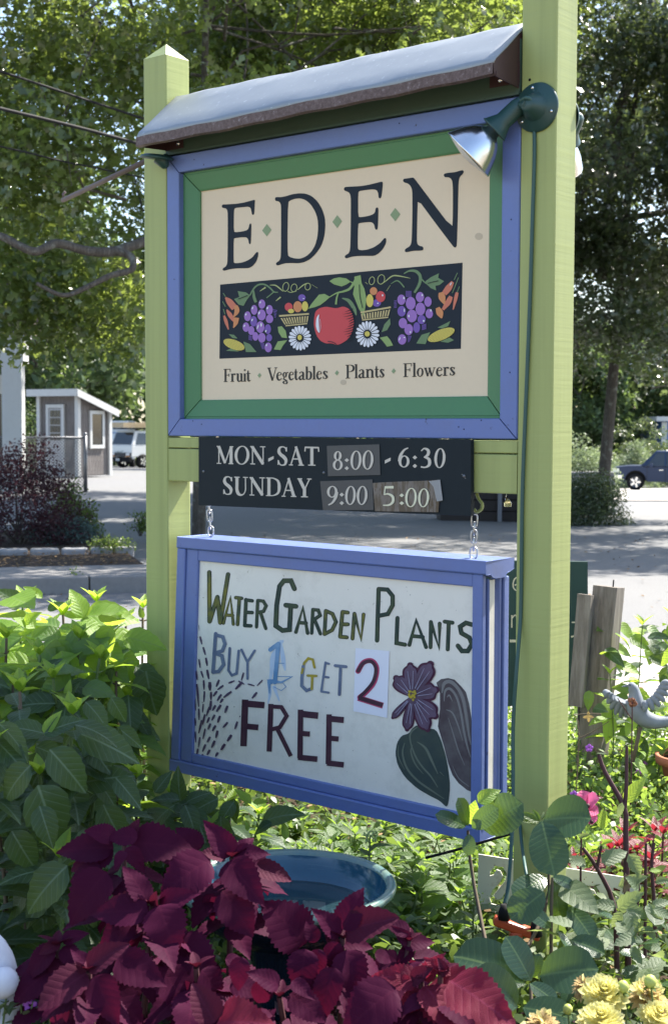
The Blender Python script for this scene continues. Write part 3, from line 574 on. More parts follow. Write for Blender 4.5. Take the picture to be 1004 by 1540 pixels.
# moulded frame, mitred: profile swept round the opening
def frame_ring(prof, u0, u1, z0, z1, mat, name, gap=.0019):
    """prof: (inset, v) points; four mitred members"""
    cs = [(u0, z0, 1, 1), (u1, z0, -1, 1), (u1, z1, -1, -1), (u0, z1, 1, -1)]
    for k in range(4):
        A, B = cs[k], cs[(k + 1) % 4]; n = len(prof); V = []
        for (u, z, su, sz), sgn in ((A, 1), (B, -1)):
            for d, v in prof:
                g = gap * sgn; V.append(W(u + su * d + (g if k == 0 else -g if k == 2 else 0), v, z + sz * d + (g if k == 1 else -g if k == 3 else 0)))
        MB().add(V, [(i, (i + 1) % n, n + (i + 1) % n, n + i) for i in range(n)] + [tuple(range(n)), tuple(range(n, 2 * n))[::-1]]).build(name, mat, sg)
g1, g2 = .0514, .0514 + .055
frame_ring([(.0015, .06), (.0015, .003), (.004, .0), (g1 - .002, 0), (g1, .002), (g1, .06)], 0, SW, ZB, ZT, M_blue, 'frame_moulding')
frame_ring([(g1 + .0005, .06), (g1 + .0005, .0185), (g1 + .006, .0190), (g1 + .008, .0175), (g2 - .004, .0290), (g2, .0315), (g2, .06)], 0, SW, ZB, ZT, M_green, 'frame_moulding')
MB().box(W(SW / 2, .047, (ZT + ZB) / 2), (SW - 2 * g1 - .01, .02, ZT - ZB - 2 * g1 - .01), dU, dN).build('panel', M_tan, sg)
PV = .0368                                  # front of the tan panel
# fascia above the blue frame, roof cap
MB().box(W(SW / 2, .012, ZT + .066), (SW - .004, .03, .13), dU, dN).build('fascia', M_fasc, sg)
MB().box(W(SW / 2, -.0045, ZT + .0035), (SW - .004, .009, .006), dU, dN).build('drip_strip', M_fasc, sg)
N_ = 30
# order the section as one continuous line front eave -> ridge -> back eave
er = lambda u: .016 * u / SW                      # the eave rises a little to the right
sec = [(-.118, 2.318, 1), (-.108, 2.333, 1), (-.06, 2.375, .7), (.0, 2.428, .3), (.04, 2.461, 0), (.0475, 2.464, 0), (.055, 2.461, 0), (.095, 2.428, .3), (.155, 2.375, .7), (.203, 2.333, 1), (.213, 2.318, 1)]
V = []; F = []; k = len(sec)
for i in range(N_ + 1):
    u = .002 + (SW - .004) * i / N_
    for j, (v, z, e_) in enumerate(sec): V.append(W(u, v, z + e_ * er(u) + .0014 * math.sin(i * 1.3 + j * 2.1) + .0009 * math.sin(i * .5 + j)))
F = [(i * k + j, (i + 1) * k + j, (i + 1) * k + j + 1, i * k + j + 1) for i in range(N_) for j in range(k - 1)]
o = MB().add(V, F, True).build('roof', M_zinc, sg); so = o.modifiers.new('solid', 'SOLIDIFY'); so.thickness = .003; so.offset = -1
for v, s in ((-.119, 1), (.214, -1)):
    mb = MB(); V = []
    for i in range(N_ + 1):
        u = .002 + (SW - .004) * i / N_; wz = .0014 * math.sin(i * 1.3 + (0 if s > 0 else 16.8)) + .0009 * math.sin(i * .5)
        wz += er(u); V += [W(u, v, 2.317 + wz), W(u, v - s * .001, 2.292 + wz), W(u, v + s * .014, 2.290 + wz), W(u, v + s * .014, 2.300 + wz)]
    mb.add(V, [(i * 4 + j, i * 4 + j + 1, i * 4 + 5 + j, i * 4 + 4 + j) for i in range(N_) for j in range(3)], False); o = mb.build('roof_lip', M_cop, sg)
for u in (.0035, SW - .0035):
    e_ = er(u); poly = [(-.115, 2.316 + e_), (-.106, 2.329 + e_), (-.06, 2.370 + e_ * .7), (.0475, 2.460), (.155, 2.370 + e_ * .7), (.201, 2.329 + e_), (.210, 2.316 + e_), (.205, 2.292 + e_), (.10, 2.298), (.0, 2.298), (-.111, 2.292 + e_)]
    mb = MB(); extrude(mb, poly, dU * (-.003 if u > 1 else .003), dN, UZ, W(u, 0, 0)); mb.build('gable_end', M_dkcop, sg)
for ua, ub in ((.002, .075), (SW - .085, SW - .002)):
    br_ = MB().box(W((ua + ub) / 2, -.0045, 2.322 if ua < .5 else 2.335), (ub - ua, .003, .05), dU, dN).build('bracket_plate', M_dkcop, sg)
    us = ub - .02 if ua < .5 else ua + .03
    MB().lathe(W(us, -.006, 2.312 if ua < .5 else 2.325), [(.0001, .004), (.004, .003), (.0065, 0)], 12, -dN).build('screw', M_chrome, br_)
# knots, nail heads
M_knot = flat('nail_mark', (.03, .035, .07), .7)
for x, y in ((323, 221.5), (292, 240), (290, 633), (303, 638), (689, 642), (697, 645.5), (723, 632), (540, 176), (600, 185.5), (262, 420), (768, 330), (766, 560)): MB().lathe(Sw(x, y, -.0004), [(.0001, .0008), (.0016, .0005), (.0019, .0)], 7, -dN).build('nail_mark', M_knot, sg)
for (x, y, v) in ((796, 120, 0),): MB().lathe(Sw(x, y, -.0005), [(.0001, .001), (.0035, .0005)], 10, -dN).build('nail_head', M_black, sg)
arm = MB().tube([W(-PW, PW * .6, 2.305), P(95, 301, 4.96)], .0085, 8); arm.tube([P(97, 300, 4.96), P(95, 292, 4.96), P(99, 288, 4.96)], .005, 6); arm.build('bracket_arm', flat('rusty_pipe', (.12, .09, .085), .7), sg)
# ------------------------------------------------------------------ lettering tools
class Decal:
    """flat print: outlines measured in photo pixels, laid on a plane of the sign"""
    def __init__(s, name, mat, parent, O, n, off=.0006): s.name, s.mat, s.par, s.O, s.n, s.k, s.mb = name, mat, parent, O, n, off, MB()
    def poly(s, pts, holes=()):
        s.k += .00002; L = [[onplane(x, y, s.O - s.n * s.k, s.n) for x, y in lp] for lp in [pts] + list(holes)]
        flatp = [p for lp in L for p in lp]; tr = tessellate_polygon([[Vector((x, -y, 0)) for x, y in lp] for lp in [pts] + list(holes)])
        fs = []
        for t in tr:
            a, b, c = (flatp[i] for i in t)
            if (b - a).cross(c - a).dot(s.n) > 0: t = (t[0], t[2], t[1])
            fs.append(tuple(t))
        s.mb.add(flatp, fs); return s
    def ell(s, cx, cy, rx, ry, rot=0, n=16, hole=None):
        c, d = math.cos(R(rot)), math.sin(R(rot)); f = lambda a, b: [(cx + c * a * math.cos(t) - d * b * math.sin(t), cy + d * a * math.cos(t) + c * b * math.sin(t)) for t in [2 * math.pi * i / n for i in range(n)]]
        return s.poly(f(rx, ry), [f(*hole)] if hole else ())
    def line(s, pts, wd, smooth=False, rnd=False, cap=None):
        if not hasattr(wd, '__len__'): wd = [wd] * len(pts)
        if smooth and len(pts) > 2:
            Q = spline([Vector((x, y, w_)) for (x, y), w_ in zip(pts, wd)], 5); pts = [(q.x, q.y) for q in Q]; wd = [max(q.z, .2) for q in Q]
        A = []; B = []; n = len(pts)
        for i, (x, y) in enumerate(pts):
            a = pts[max(i - 1, 0)]; b = pts[min(i + 1, n - 1)]; tx, ty = b[0] - a[0], b[1] - a[1]; l = math.hypot(tx, ty) or 1; h = wd[i] / 2
            if 0 < i < n - 1 and not smooth:
                a0 = (x - a[0], y - a[1]); b0 = (b[0] - x, b[1] - y); la, lb = math.hypot(*a0) or 1, math.hypot(*b0) or 1
                cs = (a0[0] * b0[0] + a0[1] * b0[1]) / la / lb; tx, ty = a0[0] / la + b0[0] / lb, a0[1] / la + b0[1] / lb; l = math.hypot(tx, ty) or 1; h *= min(1.6, 1 / max(.3, math.sqrt((1 + cs) / 2)))
            A.append((x - ty / l * h, y + tx / l * h)); B.append((x + ty / l * h, y - tx / l * h))
        for i in range(n - 1): s.poly([A[i], A[i + 1], B[i + 1], B[i]]) if not smooth else None
        if smooth: s.strip(A, B)
        if rnd:
            for j in (0, n - 1): s.ell(pts[j][0], pts[j][1], wd[j] / 2, wd[j] / 2, 0, 10)
        return s
    def strip(s, A, B):
        s.k += .00002; pa = [onplane(x, y, s.O - s.n * s.k, s.n) for x, y in A]; pb = [onplane(x, y, s.O - s.n * s.k, s.n) for x, y in B]; n = len(pa)
        s.mb.add(pa + pb, [(i, i + 1, n + i + 1, n + i) for i in range(n - 1)])
    def done(s):
        o = s.mb.build(s.name, s.mat, s.par)
        if s.name.startswith('printed') or s.name in ('spray_dashes', 'painted_highlight'): o['kind'] = 'stuff'
        return o
def cv(crop, sc):
    return lambda *p: [(crop[0] + x / sc, crop[1] + y / sc) for x, y in p]
T_, t_ = .15, .055
GL = {
 'M': [('l', [(.13, .02), (.13, .98)], [t_] * 2), ('l', [(.12, .99), (.5, .04)], [T_, T_ * .8]), ('l', [(.5, .04), (.83, .97)], [t_] * 2), ('l', [(.86, .0), (.86, 1)], [T_] * 2), ('f', 0, .27, .02), ('f', .7, 1, .02), ('f', 0, .2, .98), ('f', .8, 1, .98)],
 'O': [('r', .5, .5, .5, .52)], '0': [('r', .5, .5, .48, .51)],
 'N': [('l', [(.15, .0), (.15, 1)], [t_] * 2), ('l', [(.12, .98), (.84, .03)], [T_, T_]), ('l', [(.84, 1), (.84, .0)], [t_] * 2), ('f', 0, .32, .02), ('f', 0, .2, .98), ('f', .64, 1, .98)],
 'S': [('c', [(.88, .76), (.8, .92), (.52, .985), (.22, .92), (.13, .74), (.28, .59), (.62, .45), (.84, .29), (.78, .08), (.5, .015), (.22, .06), (.07, .26)], [t_, t_, t_, .1, T_, T_, T_ * 1.1, T_, .1, t_, t_, t_]), ('l', [(.9, .97), (.9, .74)], [t_] * 2), ('l', [(.06, .28), (.06, .03)], [t_] * 2)],
 'A': [('l', [(.13, .02), (.5, 1)], [t_] * 2), ('l', [(.46, 1), (.83, .02)], [T_ * .8, T_]), ('l', [(.26, .34), (.68, .34)], [t_] * 2), ('f', 0, .27, .02), ('f', .62, 1, .02)],
 'T': [('l', [(.5, 0), (.5, .98)], [T_] * 2), ('l', [(.02, .96), (.98, .96)], [.075] * 2), ('l', [(.04, .98), (.02, .74)], [t_] * 2), ('l', [(.96, .98), (.98, .74)], [t_] * 2), ('f', .24, .76, .02)],
 'U': [('c', [(.2, .98), (.2, .6), (.2, .3), (.3, .08), (.5, .01), (.7, .08), (.82, .3), (.82, .6), (.82, .98)], [T_, T_, T_, T_, .09, t_, t_, t_, t_]), ('f', 0, .4, .98), ('f', .64, 1, .98)],
 'D': [('l', [(.2, 0), (.2, 1)], [T_] * 2), ('c', [(.2, .97), (.5, .97), (.82, .82), (.9, .5), (.82, .18), (.5, .03), (.2, .03)], [t_, t_, .11, T_, .11, t_, t_]), ('f', 0, .3, .02), ('f', 0, .3, .98)],
 'Y': [('l', [(.14, .98), (.5, .42)], [T_] * 2), ('l', [(.86, .98), (.52, .42)], [t_] * 2), ('l', [(.5, .48), (.5, 0)], [T_] * 2), ('f', 0, .34, .98), ('f', .68, 1, .98), ('f', .26, .74, .02)],
 '8': [('r', .5, .76, .38, .25), ('r', .5, .27, .48, .28)],
 '6': [('r', .5, .30, .47, .31), ('c', [(.85, 1.0), (.5, .88), (.2, .6), (.09, .3)], [t_, .1, T_, T_])],
 '9': [('r', .5, .70, .47, .31), ('c', [(.91, .70), (.8, .4), (.5, .12), (.15, .0)], [T_, T_, .1, t_])],
 '5': [('c', [(.16, .56), (.5, .60), (.84, .46), (.84, .2), (.55, .04), (.08, .02)], [t_, .1, T_, T_, .1, t_]), ('l', [(.26, .98), (.18, .54)], [.07] * 2), ('l', [(.24, .93), (.92, .95)], [.13, .15])],
 '3': [('c', [(.1, .85), (.4, .98), (.76, .88), (.72, .66), (.35, .52)], [t_, .08, T_, T_, t_]), ('c', [(.35, .54), (.82, .44), (.86, .16), (.5, .02), (.06, .04)], [t_, T_, T_, .08, .08])],
 ':': [('d', .5, .13, .5, .16), ('d', .5, .78, .5, .16)],
 'F': [('l', [(.27, 0), (.27, 1)], [T_] * 2), ('f', .02, .95, .97), ('l', [(.93, .98), (.93, .76)], [t_] * 2), ('f', .25, .75, .52), ('l', [(.74, .63), (.74, .4)], [t_] * 2), ('f', .02, .55, .02)],
 'P': [('l', [(.27, 0), (.27, 1)], [T_] * 2), ('c', [(.25, .97), (.6, .97), (.9, .85), (.9, .62), (.6, .49), (.3, .49)], [t_, t_, T_, T_, t_, t_]), ('f', .02, .55, .02), ('f', .02, .3, .97)],
 'V': [('l', [(.15, .98), (.52, .0)], [T_] * 2), ('l', [(.52, .02), (.86, .98)], [t_] * 2), ('f', 0, .36, .98), ('f', .7, 1, .98)],
 'r': [('l', [(.3, 0), (.3, .62)], [T_] * 2), ('c', [(.3, .42), (.5, .58), (.9, .56)], [t_, .1, .15]), ('f', .0, .64, .02), ('f', .02, .3, .6)],
 'u': [('c', [(.25, .62), (.25, .4), (.25, .15), (.42, .01), (.75, .12)], [T_, T_, T_, .09, t_]), ('l', [(.76, .63), (.76, .0)], [T_] * 2), ('f', .02, .3, .61), ('f', .76, 1, .02), ('f', .55, .8, .61)],
 'i': [('l', [(.5, 0), (.5, .62)], [T_] * 2), ('d', .5, .88, .42, .09), ('f', .0, 1, .02), ('f', .1, .5, .6)],
 't': [('c', [(.42, .84), (.42, .5), (.42, .15), (.6, .02), (.95, .09)], [.07, T_, T_, .1, t_]), ('f', .05, .92, .60)],
 'e': [('l', [(.15, .37), (.86, .42)], [t_] * 2), ('c', [(.86, .42), (.78, .56), (.5, .62), (.24, .5), (.16, .28), (.28, .08), (.55, .01), (.92, .14)], [.1, t_, t_, .1, T_, T_, .1, t_])],
 'g': [('r', .42, .42, .36, .21), ('r', .5, -.17, .44, .14), ('l', [(.32, .22), (.2, .1), (.5, .04), (.8, -.06)], [t_, .08, .1, .1]), ('l', [(.7, .56), (1, .6)], [.08] * 2)],
 'a': [('c', [(.18, .5), (.42, .61), (.68, .52), (.68, .25), (.72, .04), (.98, .03)], [.1, t_, T_, T_, .12, t_]), ('c', [(.68, .38), (.34, .28), (.16, .14), (.34, .01), (.68, .12)], [t_, .08, T_, .1, t_])],
 'b': [('l', [(.2, 0), (.2, 1)], [T_] * 2), ('c', [(.2, .46), (.52, .61), (.84, .5), (.84, .16), (.56, .01), (.2, .06)], [t_, t_, T_, T_, .08, t_]), ('f', 0, .2, .98)],
 'l': [('l', [(.5, 0), (.5, 1.03)], [T_] * 2), ('f', .0, 1, .02), ('f', .1, .5, 1.0)],
 's': [('c', [(.84, .5), (.5, .61), (.22, .5), (.5, .32), (.82, .16), (.5, .01), (.12, .1)], [.07, t_, T_, T_, T_, t_, .07]), ('l', [(.85, .6), (.85, .46)], [t_] * 2), ('l', [(.1, .02), (.1, .2)], [t_] * 2)],
 'n': [('l', [(.22, 0), (.22, .63)], [T_] * 2), ('c', [(.22, .45), (.5, .6), (.76, .5), (.78, .25), (.78, .0)], [t_, .1, T_, T_, T_]), ('f', 0, .44, .02), ('f', .58, 1, .02), ('f', .02, .22, .61)],
 'o': [('r', .5, .31, .47, .33)],
 'w': [('l', [(.12, .6), (.33, .0)], [T_ * .9] * 2), ('l', [(.33, .02), (.52, .6)], [t_] * 2), ('l', [(.46, .6), (.68, .0)], [T_ * .9] * 2), ('l', [(.68, .02), (.9, .6)], [t_] * 2), ('f', 0, .26, .61), ('f', .38, .6, .61), ('f', .8, 1, .61)],
}
def glyph(D, ch, x0, x1, yt, yb, slope=0, bold=1.0):
    H = yb - yt; Wd = x1 - x0; f = lambda x, y: (x0 + Wd * x, yb - H * y + slope * Wd * (x - .5))
    for g in GL[ch]:
        if g[0] in 'lc': D.line([f(*p) for p in g[1]], [w_ * H * bold for w_ in g[2]], g[0] == 'c')
        elif g[0] == 'f': D.line([f(g[1], g[3]), f(g[2], g[3])], t_ * H)
        elif g[0] == 'd': cx, cy = f(g[1], g[2]); D.poly([(cx - g[3] * Wd, cy), (cx, cy - g[4] * H), (cx + g[3] * Wd, cy), (cx, cy + g[4] * H)])
        elif g[0] == 'r':
            cx, cy = f(g[1], g[2]); rx, ry = g[3] * Wd, g[4] * H; D.ell(cx, cy, rx, ry, 4, 26, (max(rx - T_ * .92 * H * bold, rx * .3), ry - .05 * H))
OP = O0 + dN * PV
# EDEN, traced
A = cv((325, 240), 5.149); B = cv((500, 240), 4.898)
def rnd_poly(pts, k=3):                       # soften a closed outline
    n = len(pts); out = []
    for i in range(n):
        p0, p1, p2 = pts[i - 1], pts[i], pts[(i + 1) % n]; out += [(.8 * p1[0] + .2 * p0[0], .8 * p1[1] + .2 * p0[1]), (.8 * p1[0] + .2 * p2[0], .8 * p1[1] + .2 * p2[1])]
    return out
E1 = A((43, 362), (50, 347), (75, 347), (150, 343), (215, 333), (270, 318), (292, 312), (301, 314), (298, 350), (296, 395), (293, 422), (284, 430), (276, 422), (273, 400), (268, 378), (258, 368), (240, 365), (190, 370), (150, 374), (140, 382), (137, 400), (135, 560), (160, 562), (200, 557), (235, 548), (250, 535), (257, 503), (264, 493), (272, 500), (271, 560), (268, 645), (262, 656), (254, 650), (250, 625), (242, 608), (228, 601), (190, 602), (150, 607), (135, 612), (134, 790), (142, 802), (165, 802), (200, 797), (240, 783), (280, 758), (302, 728), (316, 714), (326, 720), (324, 750), (310, 790), (285, 822), (255, 840), (215, 842), (160, 842), (110, 848), (62, 861), (51, 857), (50, 846), (58, 838), (75, 828), (84, 810), (88, 780), (90, 600), (90, 420), (86, 392), (76, 378), (60, 375), (48, 373))
D1 = A((454, 307), (458, 293), (470, 290), (500, 291), (540, 283), (590, 268), (640, 261), (690, 263), (740, 283), (785, 325), (820, 385), (840, 450), (844, 520), (835, 600), (812, 670), (770, 730), (725, 772), (680, 795), (635, 803), (580, 801), (530, 803), (478, 820), (466, 817), (462, 804), (470, 795), (485, 785), (496, 770), (500, 745), (502, 600), (502, 380), (500, 345), (490, 328), (475, 322), (460, 320))
D1h = A((555, 330), (575, 315), (610, 303), (650, 300), (690, 312), (730, 345), (765, 400), (785, 460), (789, 530), (783, 600), (765, 665), (735, 715), (695, 750), (650, 768), (605, 765), (570, 755), (553, 740), (551, 600))
E2 = B((82, 216), (88, 203), (110, 200), (200, 196), (260, 187), (320, 172), (358, 162), (369, 166), (366, 210), (360, 262), (354, 282), (344, 287), (337, 276), (335, 250), (328, 230), (312, 220), (280, 220), (230, 226), (195, 232), (187, 245), (186, 422), (210, 424), (260, 416), (300, 402), (312, 385), (316, 360), (325, 351), (336, 358), (335, 420), (332, 500), (326, 517), (316, 516), (310, 505), (307, 485), (298, 468), (280, 460), (240, 462), (200, 467), (186, 474), (183, 650), (190, 664), (215, 668), (250, 664), (300, 648), (345, 618), (370, 590), (382, 576), (394, 583), (392, 615), (372, 655), (340, 690), (305, 710), (250, 709), (190, 710), (140, 715), (103, 728), (91, 724), (88, 712), (98, 702), (118, 690), (128, 665), (132, 560), (134, 300), (130, 260), (120, 242), (100, 233), (86, 228))
N1 = B((516, 155), (522, 142), (550, 138), (590, 132), (600, 138), (650, 205), (880, 510), (884, 400), (884, 210), (880, 160), (868, 138), (850, 130), (825, 130), (816, 118), (820, 104), (850, 97), (900, 93), (945, 79), (960, 79), (964, 92), (955, 108), (938, 122), (928, 145), (924, 200), (920, 400), (913, 630), (905, 647), (893, 647), (880, 632), (750, 460), (625, 290), (622, 400), (618, 600), (624, 625), (640, 636), (660, 640), (668, 652), (664, 668), (640, 671), (590, 672), (545, 683), (532, 679), (530, 664), (542, 653), (565, 640), (577, 620), (582, 580), (586, 400), (586, 250), (582, 215), (570, 190), (550, 175), (525, 168))
for o_, h_ in ((E1, ()), (D1, (D1h,)), (E2, ()), (N1, ())): Decal('letter', M_navy, sg, OP, dN).poly(rnd_poly(o_), [rnd_poly(x) for x in h_]).done()
for cx, cy, a_, b_ in ((401.1, 346.2, 7, 9.4), (506.8, 333.2, 7.2, 9.8), (593.9, 322.7, 7.7, 10), (390, 564.5, 2.9, 3.7), (506.3, 560.8, 3.1, 4.0), (591.5, 558, 3.3, 4.1)): Decal('diamond', M_sage, sg, OP, dN).poly([(cx - a_, cy + .5), (cx, cy - b_), (cx + a_, cy - .5), (cx, cy + b_)]).done()
M_ink = flat('black_ink', (.018, .016, .014), .5)
F1 = (320, 540, 5.284); F2 = (500, 520, 5.02)
for word, org, specs in (('Fruit', F1, [('F', 85, 142, 181), ('r', 142, 184, 180), ('u', 184, 240, 179), ('i', 242, 264, 178), ('t', 264, 300, 177)]),
                         ('Vegetables', F1, [('V', 432, 512, 171), ('e', 503, 550, 168), ('g', 550, 598, 168), ('e', 600, 644, 166), ('t', 643, 677, 165), ('a', 678, 733, 164), ('b', 735, 785, 162), ('l', 789, 817, 161), ('e', 820, 866, 160), ('s', 872, 912, 158)]),
                         ('Plants', F2, [('P', 95, 162, 246), ('l', 163, 191, 245), ('a', 191, 246, 243), ('n', 248, 312, 241), ('t', 314, 350, 240), ('s', 355, 388, 239)]),
                         ('Flowers', F2, [('F', 530, 598, 235), ('l', 600, 630, 234), ('o', 632, 686, 232), ('w', 688, 774, 230), ('e', 777, 829, 228), ('r', 831, 880, 226), ('s', 882, 922, 224)])):
    D = Decal('lettering', M_ink, sg, OP, dN); ox, oy, sc = org
    for ch, a_, b_, base in specs: glyph(D, ch, ox + a_ / sc, ox + b_ / sc, oy + (base - 103) / sc, oy + base / sc, -.03, .95)
    D.done()
# painted fruit band
band = MB(); bq = [(331, 428), (695, 395), (692.5, 524.5), (330, 539.5)]
Decal('picture_band', M_navy, sg, OP, dN, .0002).poly(bq).done()
def art(name, c, rough=.55): return flat(name, c, rough, 0, .3, .03)
C_ = {k: art('print_' + k, c) for k, c in dict(green=(.15, .24, .12), leaf=(.26, .38, .14), lime=(.42, .47, .20), purple=(.33, .17, .50), violet=(.18, .10, .40), white=(.75, .76, .82), red=(.60, .075, .085), orange=(.62, .26, .11), coral=(.60, .19, .12), yellow=(.66, .55, .12), straw=(.55, .45, .22), pink=(.7, .5, .8)).items()}
L = cv((320, 380), 5.02); Q = cv((510, 380), 5.02); K = cv((310, 230), 2.449)
PN = {'purple': 'printed_grapes', 'violet': 'printed_dark_grapes', 'white': 'printed_white_petals', 'yellow': 'printed_corn', 'straw': 'printed_baskets', 'red': 'printed_apple', 'orange': 'printed_squash', 'coral': 'printed_peppers', 'green': 'printed_vines', 'leaf': 'printed_leaves', 'lime': 'printed_tendrils'}
def AD(mat, off): return Decal(PN.get(mat, 'printed_hatching') if isinstance(mat, str) else 'printed_hatching', C_[mat] if mat in C_ else mat, sg, OP, dN, off)
def E_(D, f, lst, sc=5.02):
    for it in lst:
        cx, cy = f(it[:2])[0]; D.ell(cx, cy, it[2] / sc, it[3] / sc, it[4] if len(it) > 4 else 0)
def ln(D, f, pts, wd, sc=5.02, sm=True): D.line(f(*pts), [x / sc for x in wd] if hasattr(wd, '__len__') else wd / sc, sm)
D = AD('purple', .0010)
E_(D, L, [(370, 388, 26, 35), (312, 432, 25, 37), (427, 432, 26, 37), (262, 480, 26, 37), (368, 470, 32, 42), (428, 500, 28, 32), (250, 562, 25, 36), (358, 562, 32, 44), (290, 588, 24, 34), (321, 632, 22, 33), (370, 642, 29, 37), (418, 715, 27, 37)])
E_(D, Q, [(468, 355, 31, 39), (538, 382, 37, 49), (608, 335, 31, 39), (668, 370, 28, 38), (611, 425, 37, 49), (547, 478, 39, 48), (678, 460, 28, 36), (479, 532, 32, 39), (523, 580, 33, 42), (473, 655, 32, 39)]); D.done()
D = AD('violet', .0010); E_(D, L, [(308, 518, 26, 40), (415, 577, 24, 37), (425, 642, 22, 28), (672, 340, 28, 26)]); E_(D, Q, [(470, 442, 32, 40), (620, 505, 31, 34), (583, 565, 26, 40), (282, 380, 32, 28)])
for i in range(6): ln(D, L, [(455 + i * 2, 430 + i * 11), (485 - i * 2, 436 + i * 11)], 4, sm=False); ln(D, L, [(355 + i * 3, 680 + i * 9), (388, 686 + i * 8)], 4, sm=False); ln(D, L, [(270, 625 + i * 6), (296, 632 + i * 6)], 3, sm=False)
for i in range(6): ln(D, Q, [(412, 365 + i * 10), (434, 362 + i * 10)], 4, sm=False); ln(D, Q, [(500, 292 + i * 8), (545, 292 + i * 8)], 4, sm=False); ln(D, Q, [(622, 548 + i * 7), (655, 538 + i * 7)], 4, sm=False); ln(D, Q, [(515, 628 + i * 9), (545 - i * 3, 632 + i * 8)], 4, sm=False)
D.done()
D = AD('white', .0022); E_(D, L, [(358, 375, 5, 9, 20), (300, 418, 5, 10, 20), (412, 418, 6, 10, 20), (250, 466, 5, 9, 20), (350, 455, 6, 12, 20), (297, 508, 5, 10, 20), (365, 545, 6, 14, 0), (238, 552, 5, 9, 20), (400, 592, 5, 9, 20), (405, 698, 5, 9, 20), (340, 560, 4, 18, 20), (684, 347, 6, 4)]); E_(D, Q, [(487, 342, 6, 9), (524, 478, 6, 10), (625, 320, 5, 8), (455, 650, 4, 14, 20), (490, 435, 4, 14), (536, 600, 5, 8), (690, 436, 5, 9), (636, 515, 7, 7), (326, 322, 6, 8), (840, 236, 4, 14, 30), (290, 382, 6, 5), (490, 640, 7, 4)])
D.line(L((800, 468), (790, 500), (790, 560), (802, 602), (812, 560), (808, 500)), [1, 3.5, 4.5, 1, .5, .5], True)
for f, cx, cy, rx, ry in ((L, 657, 645, 88, 96), (Q, 212, 615, 92, 102)):
    for k in range(18):
        a_ = 2 * math.pi * k / 18 + .1; p = f((cx + rx * .33 * math.cos(a_), cy + ry * .33 * math.sin(a_)), (cx + rx * .8 * math.cos(a_), cy + ry * .8 * math.sin(a_)), (cx + rx * .97 * math.cos(a_), cy + ry * .97 * math.sin(a_)))
        D.line(p, [1.0, 4.4, 1.6], True)
D.done()
D = AD('yellow', .0021); E_(D, L, [(655, 640, 17, 20), (695, 405, 24, 38), (590, 441, 23, 17)]); E_(D, Q, [(210, 613, 20, 20), (230, 362, 27, 50)])
corns = ((L, 160, 694, 84, 36, 20), (Q, 768, 620, 108, 40, -22))
for f, cx, cy, rx, ry, rot in corns: X, Y = f((cx, cy))[0]; D.ell(X, Y, rx / 5.02, ry / 5.02, rot, 22)
D.done(); D = AD(M_navy, .0040)
for f, cx, cy, rx, ry, rot in corns:
    c, d_ = math.cos(R(rot)), math.sin(R(rot)); nx, ny = int(rx / 13), int(ry / 10)
    for i in range(-nx, nx + 1):
        for j in range(-ny, ny + 1):
            a_, b_ = (i + (.5 if j % 2 else 0)) * 13 / rx, j * 10.5 / ry
            if a_ * a_ + b_ * b_ < .9: x, y = cx + c * a_ * rx - d_ * b_ * ry, cy + d_ * a_ * rx + c * b_ * ry; X, Y = f((x, y))[0]; D.ell(X, Y, .48, .36, rot, 5)
D.done()
D = AD('straw', .0012)
for f, q_ in ((L, [(500, 478), (725, 462), (712, 535), (548, 552)]), (Q, [(160, 452), (388, 412), (368, 488), (172, 508)])):
    q_ = [Vector((x, y, 0)) for x, y in q_]
    for i in range(11):
        a_ = i / 10.6; b_ = a_ + .055; D.poly(f(*[tuple(v.xy) for v in (q_[0].lerp(q_[1], a_).lerp(q_[3].lerp(q_[2], a_), .22), q_[0].lerp(q_[1], b_).lerp(q_[3].lerp(q_[2], b_), .22), q_[3].lerp(q_[2], b_).lerp(q_[0].lerp(q_[1], b_), .12), q_[3].lerp(q_[2], a_).lerp(q_[0].lerp(q_[1], a_), .12))]))
    ln(D, f, [tuple(q_[0].xy), tuple(q_[1].xy)], 13, sm=False); ln(D, f, [tuple(q_[3].xy), tuple(q_[2].xy)], 9, sm=False)
D.done()
D = AD('red', .0012); D.poly(rnd_poly(K((398, 600), (403, 582), (418, 571), (440, 566), (462, 570), (480, 572), (505, 565), (526, 574), (540, 597), (544, 628), (538, 660), (522, 686), (498, 702), (480, 708), (462, 701), (440, 702), (420, 692), (405, 672), (396, 635)))); E_(D, L, [(572, 410, 30, 32)]); E_(D, Q, [(311, 332, 36, 42)]); D.done()
D = AD(M_navy, .0030)
for i in range(13):
    yy = 582 + i * 9.3; xr = 532 + 12 * math.sin(math.pi * (yy - 560) / 145); ln(D, K, [(xr - 28 - 10 * math.sin(i), yy + 3), (xr - 12, yy - 2), (xr + 1, yy - 8)], [.4, 2.6, 4.0], 2.449)
ln(D, K, [(447, 694), (465, 697), (480, 706)], 2.5, 2.449); ln(D, L, [(190, 350), (230, 335), (262, 322)], 5); ln(D, Q, [(665, 232), (700, 222), (745, 212)], 5); ln(D, Q, [(150, 240), (155, 330), (175, 420)], 5)
D.done()
D = AD('orange', .0012); E_(D, L, [(640, 408, 33, 42)]); E_(D, Q, [(258, 290, 28, 30)])
for f, p, w_ in ((L, [(172, 400), (182, 440), (158, 485)], [28, 38, 8]), (L, [(178, 490), (172, 530), (155, 568)], [40, 34, 6]), (Q, [(765, 300), (775, 340), (792, 388)], [34, 52, 10]), (Q, [(740, 415), (758, 455), (772, 495)], [30, 52, 10])): ln(D, f, p, w_)
D.done()
D = AD('coral', .0011)
